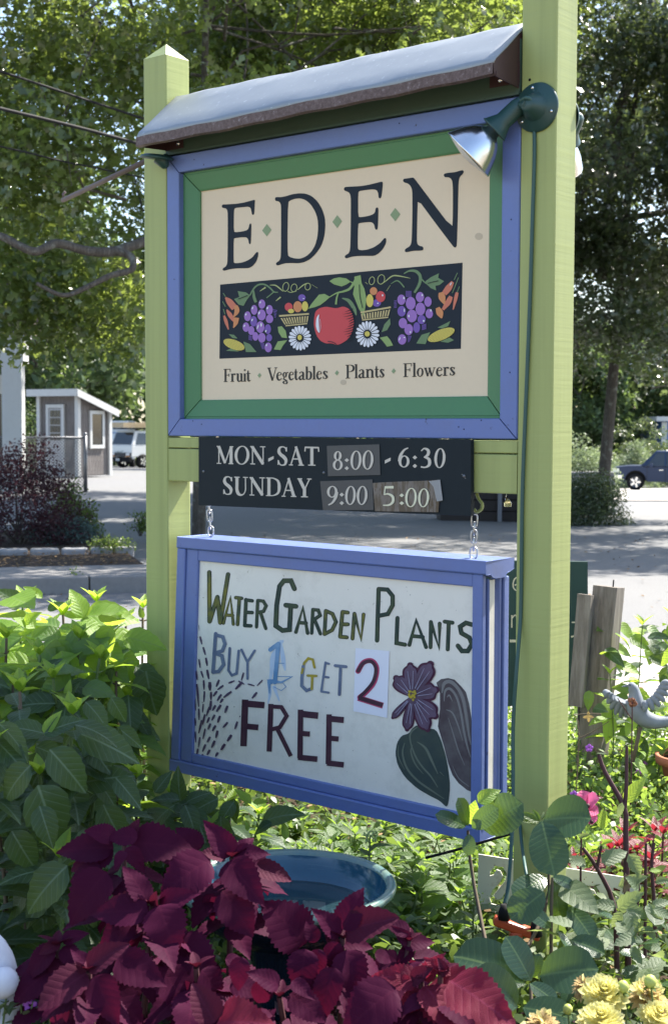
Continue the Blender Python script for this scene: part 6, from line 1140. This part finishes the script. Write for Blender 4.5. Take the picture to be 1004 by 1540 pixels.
# ---------- blue glazed bowl on a pedestal
m = NT('blue_glaze'); n1 = m.noise(7, 6, .7); n2 = m.noise(1, 5, .7, m.pos((3, 3, 60))); c = m.mix(n1, (.006, .045, .085), (.015, .10, .16)); c = m.mix(m.ramp(n2, [(.55, 0), (.75, .5)]), c, (.10, .20, .22)); M_glz = m.fin(c, .14, .7)
m = NT('rim_glaze'); n1 = m.noise(30, 5, .7); M_rim = m.fin(m.mix(n1, (.03, .14, .19), (.20, .23, .14)), .18, .7)
M_glzd = NT('dark_blue_glaze').fin((.008, .016, .030), .12, .7)
bc = P(432, 1332, 3.10); bz0 = bc.z; br = .242; bc.z = .03
bb_ = thing('bird_bath', bc, 'blue glazed bird bath bowl on a dark pedestal among the coleus', 'bird bath')
Bz = bz0 - .03
MB().lathe(bc, [(br * .35, Bz - .115), (br * .6, Bz - .10), (br * .85, Bz - .055), (br * .97, Bz - .01), (br * .97, Bz + .0)], 56).build('bowl', M_glzd, bb_)
MB().lathe(bc, [(br * .905, Bz + .001), (br * .88, Bz - .02), (br * .75, Bz - .058), (br * .4, Bz - .082), (.001, Bz - .086)], 56).build('basin', M_glz, bb_)
MB().lathe(bc, [(br * .972, Bz - .008), (br * 1.0, Bz - .004), (br * 1.0, Bz + .006), (br * .98, Bz + .011), (br * .93, Bz + .010), (br * .905, Bz + .001)], 64).build('rim', M_rim, bb_)
mw = NT('still_water'); M_wat = mw.fin((.02, .05, .06), .04, .8); mw.b.inputs['Alpha'].default_value = .55
MB().lathe(bc + UZ * (Bz - .050), [(.001, 0), (br * .4, 0), (br * .78, 0)], 48).build('water', M_wat, bb_)
MB().lathe(bc, [(.10, -.02), (.11, .02), (.085, .06), (.065, .12), (.07, .2), (.075, Bz - .2), (.085, Bz - .14), (br * .42, Bz - .112)], 32).build('pedestal', M_glzd, bb_)
# ---------- green stems behind the bowl and below the board
sedum = [(330, 1240, 4.6), (400, 1250, 4.3), (455, 1225, 4.7), (470, 1265, 4.2), (520, 1240, 4.4), (560, 1262, 4.1), (600, 1230, 4.6), (630, 1262, 4.0), (655, 1290, 3.8), (690, 1275, 4.2), (715, 1300, 4.4), (600, 1300, 3.7), (640, 1330, 3.6), (700, 1330, 3.7), (680, 1380, 3.5), (745, 1330, 4.3), (610, 1380, 3.4), (560, 1300, 3.9), (500, 1300, 3.9), (440, 1290, 3.9), (375, 1270, 4.0), (730, 1270, 4.8), (765, 1290, 4.9)]
for gi in range(4):
    sub = sedum[gi::4]; c = P(*sub[0]); pl = Plant('sedum', (c.x, c.y, .04), ['leafy green perennial behind the middle of the blue bowl', 'leafy green perennial right of the blue bowl rim', 'pale budded perennial under the middle of the hanging board', 'leafy perennial before the white metal plaque'][gi], 'plant', 'green perennials behind the bowl')
    for (x, y, D) in sub:
        tp = P(x, y, D)
        for k in range(6):
            t2 = tp + Vector((random.uniform(-.07, .07), random.uniform(-.1, .1), random.uniform(-.06, .02))); ft = Vector((t2.x + random.uniform(-.05, .05), t2.y + random.uniform(-.05, .05), .03))
            shoot(pl, ft, t2, 5, .10, .065, ['m1', 'm1', 'm2', 'm3'], 'm1', .003, M_stem, .0, .5, 4, .045)
    pl.done()
M_bud = flat('lime_buds', (.33, .42, .16), .6)
for x, y, D, r_, lb in ((712, 1350, 3.25, .028, 'pale lime flower head of buds before the white plaque'), (556, 1258, 3.6, .022, 'pale lime flower head under the middle of the board')):
    c = P(x, y, D); pl = Plant('flower_head', Vector((c.x, c.y, .05)), lb, 'flower'); pl.stem([Vector((c.x + .02, c.y, .05)), c - UZ * .15, c], .003)
    mb = MB()
    for i in range(70):
        v = rv(1); v = v.normalized() * r_ * random.uniform(.6, 1.05); v.z *= .75; mb.ball(c + v, random.uniform(.002, .0038), 5)
    o = mb.build('buds', M_bud, pl.root); o['kind'] = 'stuff'
    for k in range(6): az = k * 1.05; d_ = Vector((math.cos(az), math.sin(az), .3)); pl.leaf(c - UZ * (.03 + .012 * k), c - UZ * (.03 + .012 * k) + d_ * .055, 'm2', UZ + rv(.3))
    pl.done()
# ---------- glossy broad-leaved plant at the foot of the right post
pb = P(800, 1500, 3.0); pl = Plant('broad_leaved_plant', (pb.x, pb.y, .04), 'glossy dark broad-leaved plant climbing before the foot of the right post', 'plant')
lead(pl, K6, [(165, 230, 52, 172, 'b1', 3.12), (175, 225, 150, 120, 'b1', 3.12), (185, 220, 200, 130, 'h3', 3.12, 3.1, 1.6), (190, 235, 285, 155, 'b1', 3.08, 3.05, 1.2), (215, 130, 305, 70, 'h3', 3.1, 3.1, 1.4), (235, 240, 378, 130, 'b2', 3.1, 3.06, 1.35), (180, 260, 178, 345, 'b1', 3.1, 3.08, 1.3)], 3.1)
lead(pl, K6, [(485, 205, 655, 170, 'b2', 3.12, 3.05, 1.5), (480, 205, 530, 412, 'b1', 3.08, 3.0, 1.35), (470, 210, 385, 165, 'm1', 3.1), (470, 205, 450, 160, 'm1', 3.1), (480, 200, 490, 165, 'm1', 3.1), (465, 215, 400, 200, 'm1', 3.1), (500, 440, 370, 500, 'b1', 3.05, 3.0, 1.2), (490, 500, 352, 600, 'b2', 3.0, 2.97, 1.2), (520, 440, 620, 470, 'b1', 3.08), (530, 450, 560, 620, 'b1', 3.1), (560, 470, 700, 560, 'm2', 3.1, 3.0, 1.3)], 3.05)
lead(pl, K6, [(435, 870, 350, 690, 'b1', 2.85, 2.85, 1.25), (435, 860, 470, 760, 'b1', 2.9), (470, 850, 690, 800, 'b2', 2.85, 2.8, 1.3), (400, 850, 135, 740, 'b2', 2.9, 2.9, 1.1), (430, 880, 545, 950, 'b1', 2.8, 2.78, 1.2), (410, 880, 240, 830, 'b2', 2.85), (380, 980, 225, 830, 'b2', 2.75, 2.72, 1.1), (400, 980, 600, 1010, 'b1', 2.7, 2.66, 1.3), (520, 650, 420, 560, 'b1', 3.0), (600, 700, 740, 740, 'b2', 3.0), (590, 560, 700, 690, 'b1', 3.05, 3.0, 1.2), (600, 500, 640, 640, 'h3', 3.1, 3.1, 1.3)], 2.85)
for pts in ([P(722, 1520, 2.8), P(790, 1430, 3.0), P(825, 1340, 3.1), P(815, 1240, 3.12)], [P(760, 1560, 2.9), P(712, 1330, 3.15), P(703, 1250, 3.12)], [P(800, 1560, 2.8), P(797, 1480, 2.85)], [P(830, 1560, 3.0), P(828, 1400, 3.05), P(830, 1320, 3.08)]): pl.stem(pts, .0045, M_woody)
pl.done()
# ---------- white metal plaque with cut out numerals
m = NT('rusty_white_enamel'); n1 = m.noise(16, 6, .75); n2 = m.noise(70, 3, .6); c = m.mix(m.ramp(n1, [(.55, 0), (.68, .8)]), (.62, .60, .52), (.40, .32, .24)); c = m.mix(m.ramp(n2, [(.66, 0), (.70, 1)]), c, (.20, .10, .05)); M_plq = m.fin(c, .7, .3, 0, m.bump(n1, .3, .002))
pq = P(800, 1455, 3.62); pqt = thing('metal_plaque', (pq.x, pq.y, .05), 'rusty cream metal plaque with cut-out numeral behind the right post', 'plaque')
qn = Vector((.18, 1, 0)).normalized(); qO = P(800, 1300, 3.6)
def PQ(x, y): return onplane(x, y, qO, qn)
outer = [(719, 1284), (960, 1322), (955, 1470), (715, 1470)]
def numeral2(cx, cy, s_):   # outline of a worn S/2-like opening
    return [(cx + a * s_, cy + b * s_) for a, b in ((-12, -22), (-4, -30), (8, -28), (14, -18), (12, -6), (2, 6), (-6, 16), (-4, 24), (6, 22), (12, 12), (15, 14), (12, 26), (2, 33), (-10, 30), (-13, 20), (-8, 8), (4, -4), (8, -14), (4, -22), (-2, -24), (-6, -16), (-12, -14))]
hol = [numeral2(748, 1330, .95), numeral2(889, 1358, .9), [(922, 1334), (932, 1338), (930, 1350), (920, 1346)]]
loops = [outer] + hol; tr = tessellate_polygon([[Vector((x, -y, 0)) for x, y in l] for l in loops]); fp = [PQ(x, y) for l in loops for x, y in l]
o = MB().add(fp, [tuple(t) for t in tr]).build('plate', M_plq, pqt); so = o.modifiers.new('solid', 'SOLIDIFY'); so.thickness = .004
for x in (730, 945): MB().tube([PQ(x, 1460) + qn * .008, Vector((PQ(x, 1460).x, PQ(x, 1460).y + .01, .0))], .006, 6).build('stake', M_steel, pqt)
# ---------- tall purple-stemmed dahlia foliage on the right
pb = P(930, 1520, 3.1); pl = Plant('dahlia', (pb.x, pb.y, .04), 'tall purple-stemmed dahlia plant with grey-green leaves right of the post', 'dahlia')
KR = cv((860, 1160), 6.417)
for p_, r_ in (([(430, 1900), (400, 1300), (240, 940), (100, 740)], .006), ([(240, 930), (280, 720)], .004), ([(540, 1900), (520, 900), (515, 560), (500, 350), (310, 0), (255, -160)], .007), ([(505, 350), (520, 150), (525, -240)], .005), ([(800, 1800), (790, 1300), (765, 900), (790, 690)], .005), ([(700, 1800), (705, 1000), (710, 700)], .004), ([(620, 1400), (640, 1000), (540, 830)], .003)): pl.stem([P(*KR(q)[0], 3.2) for q in p_], r_, M_stemd)
lead(pl, KR, [(500, 310, 690, 60, 'y1', 3.2, 3.2, 1.1), (480, 300, 440, 450, 'm2'), (285, 560, 300, 365, 'y1', 3.15, 3.15, 1.3), (280, 700, 380, 660, 'y1'), (280, 880, 530, 750, 'd1', 3.15), (540, 800, 690, 1010, 'd1', 3.1), (440, 1110, 700, 1000, 'm2'), (420, 1310, 205, 1260, 'd1', 3.05), (440, 1330, 650, 1160, 'd1', 3.05), (520, 1330, 740, 1390, 'd1', 3.0), (530, 1350, 620, 1580, 'd1', 2.98, 2.95, 1.1), (480, 1360, 370, 1500, 'd1', 3.0), (640, 1140, 560, 1020, 'd1', 3.1), (740, 960, 860, 950, 'y1'), (690, 680, 620, 630, 'y1'), (770, 1300, 940, 1240, 'd1', 3.0), (780, 1330, 960, 1400, 'd1', 2.95), (800, 1060, 920, 1040, 'd1', 3.1), (100, 890, -20, 860, 'd1', 3.15), (130, 900, -10, 820, 'd1', 3.2), (400, 900, 480, 920, 'y1'), (150, 1180, 240, 1300, 'b1', 3.1), (600, 1600, 420, 1650, 'd1', 2.95), (700, 1500, 820, 1620, 'd1', 2.95), (560, 1700, 680, 1850, 'd1', 2.9), (850, 1700, 700, 1680, 'd1', 2.9), (60, 640, 150, 600, 'm2'), (80, 720, 40, 670, 'm2')], 3.12, 'd1')
for i in range(70):
    x, y = random.uniform(840, 1010), random.uniform(1380, 1480); D = random.uniform(2.9, 3.4); b_ = P(x, y, D); dv = rv(1); dv.z *= .5; pl.leaf(b_, b_ + dv.normalized() * random.uniform(.04, .09), random.choice(['d1', 'd1', 'b1', 'h1']), UZ + rv(.5))
pl.done()
M_wilt = flat('withered_bloom', (.30, .20, .14), .8); wb = MB(); c = P(943, 1316, 3.1)
wp = Plant('withered_flower', c, 'brown withered bloom hanging on the tall purple stem', 'flower')
for k in range(7): dv = Vector((random.uniform(-.25, .25), random.uniform(-.2, .2), -1)); wp.leaf(c + rv(.006), c + dv.normalized() * random.uniform(.025, .045), leafmesh('withered_petal', M_wilt, .35, .5, 4, 1, .5, .4) if k == 0 else 'y1' if False else bpy.data.meshes['withered_petal'], TOCAM + rv(.8), 1, 'petal')
# ---------- wine-red leaved plants
for (x, y, D, n, lb) in ((900, 1300, 3.9, 5, 'wine-red leaved plant just right of the post'), (965, 1285, 3.8, 6, 'wine-red leaved plant near the right edge'), (998, 1330, 3.6, 4, 'wine-red leaved plant cut by the right edge of the picture')):
    c = P(x, y, D); pl = Plant('red_leaved_plant', (c.x, c.y, .04), lb, 'plant', 'wine-red leaved plants right of the post')
    for k in range(n):
        tp = c + Vector((random.uniform(-.10, .10), random.uniform(-.15, .15), random.uniform(-.05, .09))); shoot(pl, Vector((tp.x, tp.y, .04)), tp, 5, .10, .07, ['p1'], 'p1', .004, M_stemd, .0, .5, 5, .06)
    pl.done()
# ---------- pink bloom with green leaf
M_pink = leafmat('pink_petal', (.75, .12, .30), (.80, .16, .34), (.95, .2, .42), (.85, .3, .45), 5, .5, .45, .2, .3); LM['pk'] = leafmesh('pink_petal', M_pink, 1.0, .55, 6, 2, .25, .7, 0, .03, 1, 0, 0, 1)
c = P(874, 1208, 3.3); pk_ = Plant('pink_flower', (c.x, c.y, .05), 'bright pink flower touching the right side of the post', 'flower'); pk_.stem([Vector((c.x, c.y, .05)), c - UZ * .2, c], .003, M_stemd)
lead(pk_, cv((860, 1160), 6.417), [(110, 340, 40, 250, 'pk', 3.3), (120, 340, 110, 190, 'pk', 3.3), (140, 330, 200, 250, 'pk', 3.3), (140, 370, 250, 380, 'pk', 3.28), (150, 390, 190, 490, 'pk', 3.28), (130, 250, 290, 235, 'p1', 3.32)], 3.3); pk_.done()
for ch in pk_.root.children:
    if ch.name.startswith('leaf'): ch.name = 'petal'
MB().ball(P(883, 1212, 3.27), .006, 8).ball(P(889, 1236, 3.26), .005, 8).build('eye', M_stemd, pk_.root)
# ---------- yellow dahlias
M_yel = leafmat('yellow_petal', (.86, .80, .30), (.90, .85, .42), (.98, .92, .38), (.8, .75, .4), 3, .5, .5, .05, .3); LM['yp'] = leafmesh('yellow_petal', M_yel, .36, .8, 6, 1, .5, -.35, 0, 0, 1, 0, 0, 1)
M_tanp = leafmat('faded_petal', (.42, .27, .10), (.55, .42, .20), (.5, .35, .1), (.4, .3, .1), 3, .7, .3, .1, .3); LM['tp'] = leafmesh('faded_petal', M_tanp, .3, .6, 5, 1, .4, .6)
def dahlia(x, y, D, r_, label, axis, old=0.0, rows=6):
    c = P(x, y, D); pl = Plant('dahlia_flower', (c.x, c.y, .05), label, 'dahlia flower', 'yellow dahlia blooms'); A_ = Vector(axis).normalized(); X = A_.orthogonal().normalized(); Y = A_.cross(X)
    pl.stem([Vector((c.x, c.y + .03, .05)), c - UZ * .12 + Vector((0, .03, 0)), c - A_ * .01], .0035)
    for q_ in range(rows):
        n = 19 - q_ * 2; tl = math.radians(2 + q_ * 15)
        for k in range(n):
            a_ = 2 * math.pi * (k + .5 * (q_ % 2)) / n; rd = X * math.cos(a_) + Y * math.sin(a_); dv = rd * math.cos(tl) + A_ * math.sin(tl); L_ = r_ * (1 - .13 * q_) * random.uniform(.9, 1.1)
            pl.leaf(c + A_ * .004 * q_, c + A_ * .004 * q_ + dv * L_, 'tp' if random.random() < old else 'yp', A_ * math.cos(tl) - rd * math.sin(tl) * 1.0 + rv(.1), 1, 'petal')
    return pl.done()
dahlia(908, 1501, 2.45, .044, 'full pale yellow dahlia, leftmost of the two large blooms', (-.1, -.5, .85), 0)
dahlia(972, 1500, 2.5, .040, 'yellow dahlia browning at its upper petals, near the right edge', (.15, -.4, .8), .45)
dahlia(903, 1540, 2.38, .040, 'pale yellow dahlia cut by the bottom edge under the large bloom', (-.1, -.4, .9), 0)
dahlia(985, 1535, 2.42, .038, 'pale yellow dahlia at the bottom right corner', (.2, -.45, .85), .1)
dahlia(880, 1488, 2.62, .03, 'spent tan dahlia behind the full yellow bloom', (-.4, -.1, .8), .95, 4)
dahlia(815, 1546, 2.4, .036, 'spent orange-brown dahlia at the bottom edge', (0, -.3, .9), .9, 4)
M_budy = flat('yellow_bud', (.45, .50, .12), .5)
for x, y, D, r_, lb in ((936, 1484, 2.44, .0105, 'plump yellow-green bud above the full dahlia'), (977, 1476, 2.44, .011, 'yellow-green bud over the browning dahlia'), (884, 1522, 2.4, .010, 'bud at the lower left of the full dahlia'), (853, 1518, 2.5, .009, 'leftmost small dahlia bud')):
    c = P(x, y, D); pl = Plant('dahlia_bud', (c.x, c.y, .05), lb, 'bud', 'dahlia buds'); pl.stem([Vector((c.x + .01, c.y + .01, .05)), c - UZ * .1 + Vector((.008, 0, 0)), c], .0022); MB().ball(c, r_, 10, (1, 1, 1.1)).build('bud', M_budy, pl.root)
    for k in range(5): az = k * 1.26; dv = Vector((math.cos(az), math.sin(az), -.1)); pl.leaf(c - UZ * r_ * .8, c - UZ * r_ * .6 + dv * r_ * 1.8, 'm1', UZ, 1, 'sepal')
    pl.done()
# ---------- low flowering ground cover beyond the posts
def cover(name, region, n, size, mat, label, zf, lobed=False):
    (x0, x1), (y0, y1) = region; pts = np.stack([rng.uniform(x0, x1, n), rng.uniform(y0, y1, n), np.zeros(n)], 1); h = zf(pts[:, 0], pts[:, 1]); pts[:, 2] = .05 + h * rng.uniform(.25, 1, n) ** .7
    o = inst(name, leafcloud(name, pts, size, mat, lobed=lobed, upb=.5), Matrix.Identity(4)); return tag(o, label, 'ground cover', None, 'stuff')
M_gc = crownmat('ground_cover_leaves', (.06, .11, .03), (.12, .20, .05), (.38, .55, .08), .45, .45, .5)
wv = lambda x, y: .5 + .5 * np.sin(x * 5.1 + 1) * np.cos(y * 4.3)
cover('ground_cover', ((.35, 2.3), (3.9, 6.5)), 26000, .026, M_gc, 'bright green ground cover spreading behind the right post', lambda x, y: .20 + .12 * wv(x, y) - .02 * (y - 4))
cover('ground_cover', ((-.75, .7), (3.6, 6.4)), 5000, .034, M_grn, 'green ground cover under and behind the hanging board', lambda x, y: .10 + .10 * wv(x, y))
cover('ground_cover', ((-1.9, -.2), (3.0, 6.6)), 16000, .035, M_grn, 'shaded low greenery under the hydrangeas', lambda x, y: .18 + .15 * wv(x, y))
cover('ground_cover', ((.1, 1.3), (2.5, 3.7)), 9000, .030, M_grn, 'shaded low greenery at the foot of the right post', lambda x, y: .16 + .14 * wv(x, y))
cover('ground_cover', ((-1.2, .6), (2.3, 3.1)), 6000, .035, M_red, 'dark low foliage under the burgundy coleus', lambda x, y: .10 + .12 * wv(x, y))
M_vio = flat('violet_petal', (.36, .10, .55), .6)
for x, y, D, vl in ((958, 1163, 5.0, 'violet flower lowest of the cluster left of the terracotta pot'), (995, 1175, 5.1, 'violet flower below the terracotta pot'), (945, 1155, 5.3, 'violet flower in the middle of the cluster left of the pot'), (862, 1195, 4.6, 'blue-violet flower behind the pink bloom'), (985, 1210, 4.8, 'lowest violet flower at the right, above the wine-red leaves'), (885, 1125, 4.7, 'violet flower before the foot of the weathered post'), (993, 1135, 5.3, 'violet flower against the terracotta pot rim'), (773, 1150, 5.2, 'lower violet flower seen between hanging board and right post'), (772, 1120, 5.4, 'upper violet flower seen between hanging board and right post'), (46, 1512, 2.5, 'violet bud at the bottom left corner before the coleus'), (936, 1148, 5.4, 'leftmost violet flower of the cluster under the dove'), (968, 1150, 5.2, 'rightmost violet flower of the cluster under the dove')):
    c = P(x, y, D); fl_ = MB()
    for k in range(5): az = k * 1.257 + .3; fl_.ball(c + Vector((math.cos(az) * .008, 0, math.sin(az) * .008)), .0065, 6, (1, .3, 1))
    o = fl_.build('violet_flower', M_vio); tag(o, vl, 'flower', 'violet flowers')
# ---------- chalk board, old post, dove, pot
M_cb = flat('green_chalkboard', (.022, .055, .048), .6, 0, .3, .25, 6); cbn = Vector((.12, 1, 0)).normalized(); cbO = P(826, 900, 5.7)
def CB(x, y): return onplane(x, y, cbO, cbn)
cbt = thing('chalkboard', Vector((CB(826, 900).x, CB(826, 900).y, .05)), 'dark green chalkboard leaning behind the right post', 'chalkboard')
q = [CB(690, 1062), CB(884, 1062), CB(883, 845), CB(690, 842)]; MB().hexa([q[0], q[1], q[1] + cbn * .02, q[0] + cbn * .02, q[3], q[2], q[2] + cbn * .02, q[3] + cbn * .02]).build('board', M_cb, cbt)
for x in (700, 876): MB().box(Vector((CB(x, 1060).x, CB(x, 1060).y + .03, .2)), (.03, .03, .44)).build('leg', M_dkw, cbt)
M_chalk = flat('yellow_chalk', (.60, .55, .40), .8)
D = Decal('lettering', M_chalk, cbt, cbO, cbn, .001)
D.line([(784, 884), (776, 888), (771, 882), (773, 871), (781, 868), (783, 876), (773, 880)], 1.8, True); D.line([(769, 925), (769, 944)], 1.8); D.line([(769, 930), (774, 925), (777, 931), (777, 944)], 1.8, True); D.line([(766, 964), (778, 964)], 4); D.line([(859, 936), (864, 936)], 2); D.line([(858, 958), (864, 956), (864, 961)], 2.5); D.done()
m = NT('weathered_wood'); n1 = m.noise(1, 7, .7, m.pos((40, 40, 2.5))); c = m.ramp(n1, [(.3, (.08, .07, .06)), (.55, (.20, .175, .15)), (.8, (.32, .30, .27))]); M_wood = m.fin(c, .85, .3, 0, m.bump(n1, .6, .004))
ftp = P(915, 882, 5.3); ftb = P(883, 1205, 5.3); zx = (ftp - ftb).normalized(); xx = Vector((.86, -.5, 0)); xx = (xx - zx * xx.dot(zx)).normalized(); yy = zx.cross(xx)
wp_ = thing('wooden_post', ftb, 'weathered grey wooden post leaning behind the green sign post', 'post')
MB().rbox((ftp + ftb) / 2 - zx * .05, (.095, .095, (ftp - ftb).length + .1), .003, xx, yy, zx).build('post', M_wood, wp_)
bt, bb2 = P(880, 894, 5.25), P(866, 1062, 5.25); zz = (bt - bb2).normalized(); MB().box((bt + bb2) / 2, (.055, .03, (bt - bb2).length), xx, yy, zz).build('board', M_wood, wp_)
bt, bb2 = P(891, 901, 5.27), P(879, 1072, 5.27); MB().box((bt + bb2) / 2 + yy * .035, (.05, .03, (bt - bb2).length), xx, yy, zz).build('board', M_wood, wp_)
MB().tube([P(921, 884, 5.3), P(922, 872, 5.3)], .003, 6).build('nail', M_black, wp_)
# dove
m = NT('blue_grey_stone'); n1 = m.noise(22, 5, .7); M_dove = m.fin(m.mix(n1, (.13, .155, .19), (.28, .30, .33)), .75, .3, 0, m.bump(n1, .4, .003))
KD = cv((740, 820), 3.803); dD = 4.9
dv_ = thing('dove_statue', P(958, 1085, dD), 'blue-grey stone dove with raised wings on a stake at the right', 'statue')
def D3(x, y, dd=0): return P(*KD((x, y))[0], dD + dd)
k_ = 1 / 3.803 * dD / FOC
MB().tube(spline([D3(768, 803, 0), D3(790, 806), D3(808, 830), D3(815, 870), D3(822, 930), D3(860, 985), D3(930, 1010), D3(1000, 1008), D3(1060, 1000), D3(1120, 1000)], 4), [x * k_ for x in np.interp(np.linspace(0, 1, 37), [0, .03, .10, .18, .26, .36, .48, .60, .72, .85, 1], [2, 6, 26, 30, 32, 44, 58, 48, 34, 26, 30])], 14).build('body', M_dove, dv_)
def wing(pts, label, dd):
    root, tipb, trail = pts; w_ = MB()
    for i, (a_, b_) in enumerate(trail):
        r0 = (root[0] + (tipb[0] - root[0]) * i / len(trail), root[1] + (tipb[1] - root[1]) * i / len(trail)); p = [D3(*r0, dd), D3((r0[0] + a_) / 2, (r0[1] + b_) / 2 - 8, dd * 1.3), D3(a_, b_, dd * 1.5)]
        w_.tube(spline(p, 4), [k_ * 20, k_ * 21, k_ * 22, k_ * 22, k_ * 21, k_ * 19, k_ * 16, k_ * 12, k_ * 5], 8)
    w_.build('wing', M_dove, dv_)
wing(((875, 900), (985, 790), [(870, 950), (915, 945), (955, 925), (985, 895), (1005, 860), (1015, 820), (1010, 785)]), '', -.03)
wing(((770, 900), (645, 850), [(760, 985), (728, 985), (700, 970), (675, 940), (655, 905), (638, 865), (632, 845)]), '', .05)
MB().tube([D3(845, 1040), D3(800, 1240)], .007, 8).build('stake', M_woody, dv_); MB().lathe(D3(768, 803), [(.006, 0), (.004, .008), (.0003, .02)], 8, Vector((-1, 0, -.2))).build('beak', M_dove, dv_); MB().ball(D3(785, 800, -.024), .0028, 6).build('eye', M_black, dv_)
M_terra = flat('terracotta', (.36, .13, .07), .8, 0, .3, .15, 12); tp0 = P(1034, 1158, 5.0); pt_ = thing('terracotta_pot', tp0, 'terracotta pot rim showing at the right edge below the dove', 'pot')
MB().lathe(tp0 - UZ * .10, [(.07, 0), (.095, .12), (.115, .125), (.118, .155), (.105, .156), (.10, .13), (.001, .125)], 32).build('pot', M_terra, pt_); MB().lathe(tp0 + UZ * .035, [(.001, .004), (.099, 0)], 24).build('soil', M_soil, pt_)
# ---------- leafy stems round the dove
for (x, y, D, n, lb) in ((945, 930, 5.3, 1, 'leafy budded stem rising behind the dove'), (1000, 930, 5.1, 1, 'leafy stem at the right edge above the dove'), (925, 1010, 5.2, 1, 'leafy stem left of the dove'), (985, 1070, 5.2, 2, 'low leafy stem under the dove'), (960, 1120, 5.1, 2, 'leafy shoots beside the terracotta pot')):
    c = P(x, y, D); pl = Plant('leafy_stem', (c.x, c.y, .05), lb, 'plant', 'leafy stems round the dove')
    for k in range(n): tp = c + Vector((random.uniform(-.08, .08), random.uniform(-.1, .1), random.uniform(-.03, .03))); shoot(pl, Vector((tp.x, tp.y, .05)), tp, 6, .09, .06, ['h3', 'h1', 'm3'], 'h3', .003, M_stem, .2, .3, 3, .06)
    fill(pl, 16, (x - 45, x + 45), (y + 5, y + 75), (D - .15, D + .15), .07, .11, ['h4', 'h5', 'h1']); pl.done()
c = P(950, 1056, 4.7); wf = Plant('dried_flower', (c.x, c.y, .05), 'dried brown seed head on a thin stem before the dove', 'flower'); wf.stem([Vector((c.x - .01, c.y, .05)), c - UZ * .3, c], .003, M_stemd); wf.stem([c - UZ * .06, P(928, 1050, 4.7)], .002, M_stemd); mb = MB()
for i in range(26): v = rv(1).normalized() * .014; mb.ball(c + v, .006, 5)
o = mb.build('seed_head', flat('rust_brown', (.22, .09, .05), .8), wf.root); o['kind'] = 'stuff'; wf.done()
for x, y, D, lb in ((884, 1078, 4.6, 'small orange bloom on a thin horizontal stem'),):
    c = P(x, y, D); of = Plant('orange_flower', (c.x, c.y, .05), lb, 'flower'); of.stem([P(862, 1075, D), P(888, 1073, D), P(905, 1074, D)], .0016, M_woody); of.stem([P(870, 1110, D), P(890, 1100, D), P(915, 1085, D)], .0016, M_woody); of.stem([Vector((c.x - .05, c.y, .05)), P(870, 1110, D), P(862, 1075, D)], .002, M_woody); of.done()
    for k in range(4): of.leaf(c, c + Vector((math.cos(k * 1.6), -.2, math.sin(k * 1.6))) * .018, 'tp', TOCAM, 1.8, 'petal')
# ---------- white stone figure at the left edge
m = NT('pale_stone'); n1 = m.noise(25, 5, .7); M_ps = m.fin(m.mix(n1, (.50, .53, .60), (.68, .70, .76)), .8, .3, 0, m.bump(n1, .4, .003)); c = P(-8, 1462, 2.55)
sf = thing('stone_figure', (c.x, c.y, .1), 'rounded white stone garden figure half cut by the left edge', 'statue'); mb = MB()
mb.tube(spline([Vector((c.x - .01, c.y, .05)), Vector((c.x, c.y, c.z - .12)), Vector((c.x, c.y, c.z - .02)), Vector((c.x - .01, c.y, c.z + .04)), Vector((c.x - .015, c.y, c.z + .075))], 4), [.05, .052, .055, .056, .056, .054, .05, .046, .044, .043, .042, .040, .036, .032, .026, .016, .003], 20); mb.ball(P(6, 1478, 2.5), .028, 12); mb.build('body', M_ps, sf)
pb = P(25, 1520, 2.5); pl = Plant('garden_weed', (pb.x, pb.y, .05), 'small green leafy plant with a violet bud at the bottom left corner', 'plant')
for x, y in ((10, 1500), (30, 1495), (50, 1505), (70, 1500), (0, 1520), (40, 1530), (75, 1530)): tp = P(x, y, 2.5); shoot(pl, Vector((tp.x, tp.y, .1)), tp, 4, .05, .035, ['m2', 'h1'], 'm2', .0025, M_stem, .1, .5, 3, .03)
pl.done()

# ---------- fallen leaves and litter
M_lit = crownmat('dead_leaves', (.10, .06, .03), (.30, .20, .10), (.3, .2, .1), .15, .8, .2)
def litter(label, pts, size): tag(inst('leaf_litter', leafcloud('leaf_litter', pts, size, M_lit, lobed=False, upb=2.5), Matrix.Identity(4)), label, 'leaf litter', None, 'stuff')
a_ = rng.uniform(-1.2, KL - .1, 900); b_ = rng.uniform(1.0, 2.7, 900); litter('brown dead leaves and chips along the cobble edging', np.stack([ka.x + kd.x * a_ + kn.x * b_, ka.y + kd.y * a_ + kn.y * b_, .175 + rng.uniform(0, .02, 900)], 1), .035)
a_ = rng.uniform(-5, 5, 900); litter('scattered dry leaves on the road', np.stack([a_, rng.uniform(9, 19, 900), np.full(900, .045)], 1), .035)
litter('dry leaves and stems lying on the gravel verge behind the dove', np.stack([rng.uniform(.2, 2.6, 700), rng.uniform(6.2, 8.6, 700), .06 + rng.uniform(0, .03, 700)], 1), .03)
litter('dry leaf scraps among the low green planting', np.stack([rng.uniform(-.8, 2.2, 900), rng.uniform(2.6, 5.5, 900), .08 + rng.uniform(0, .22, 900)], 1), .022)
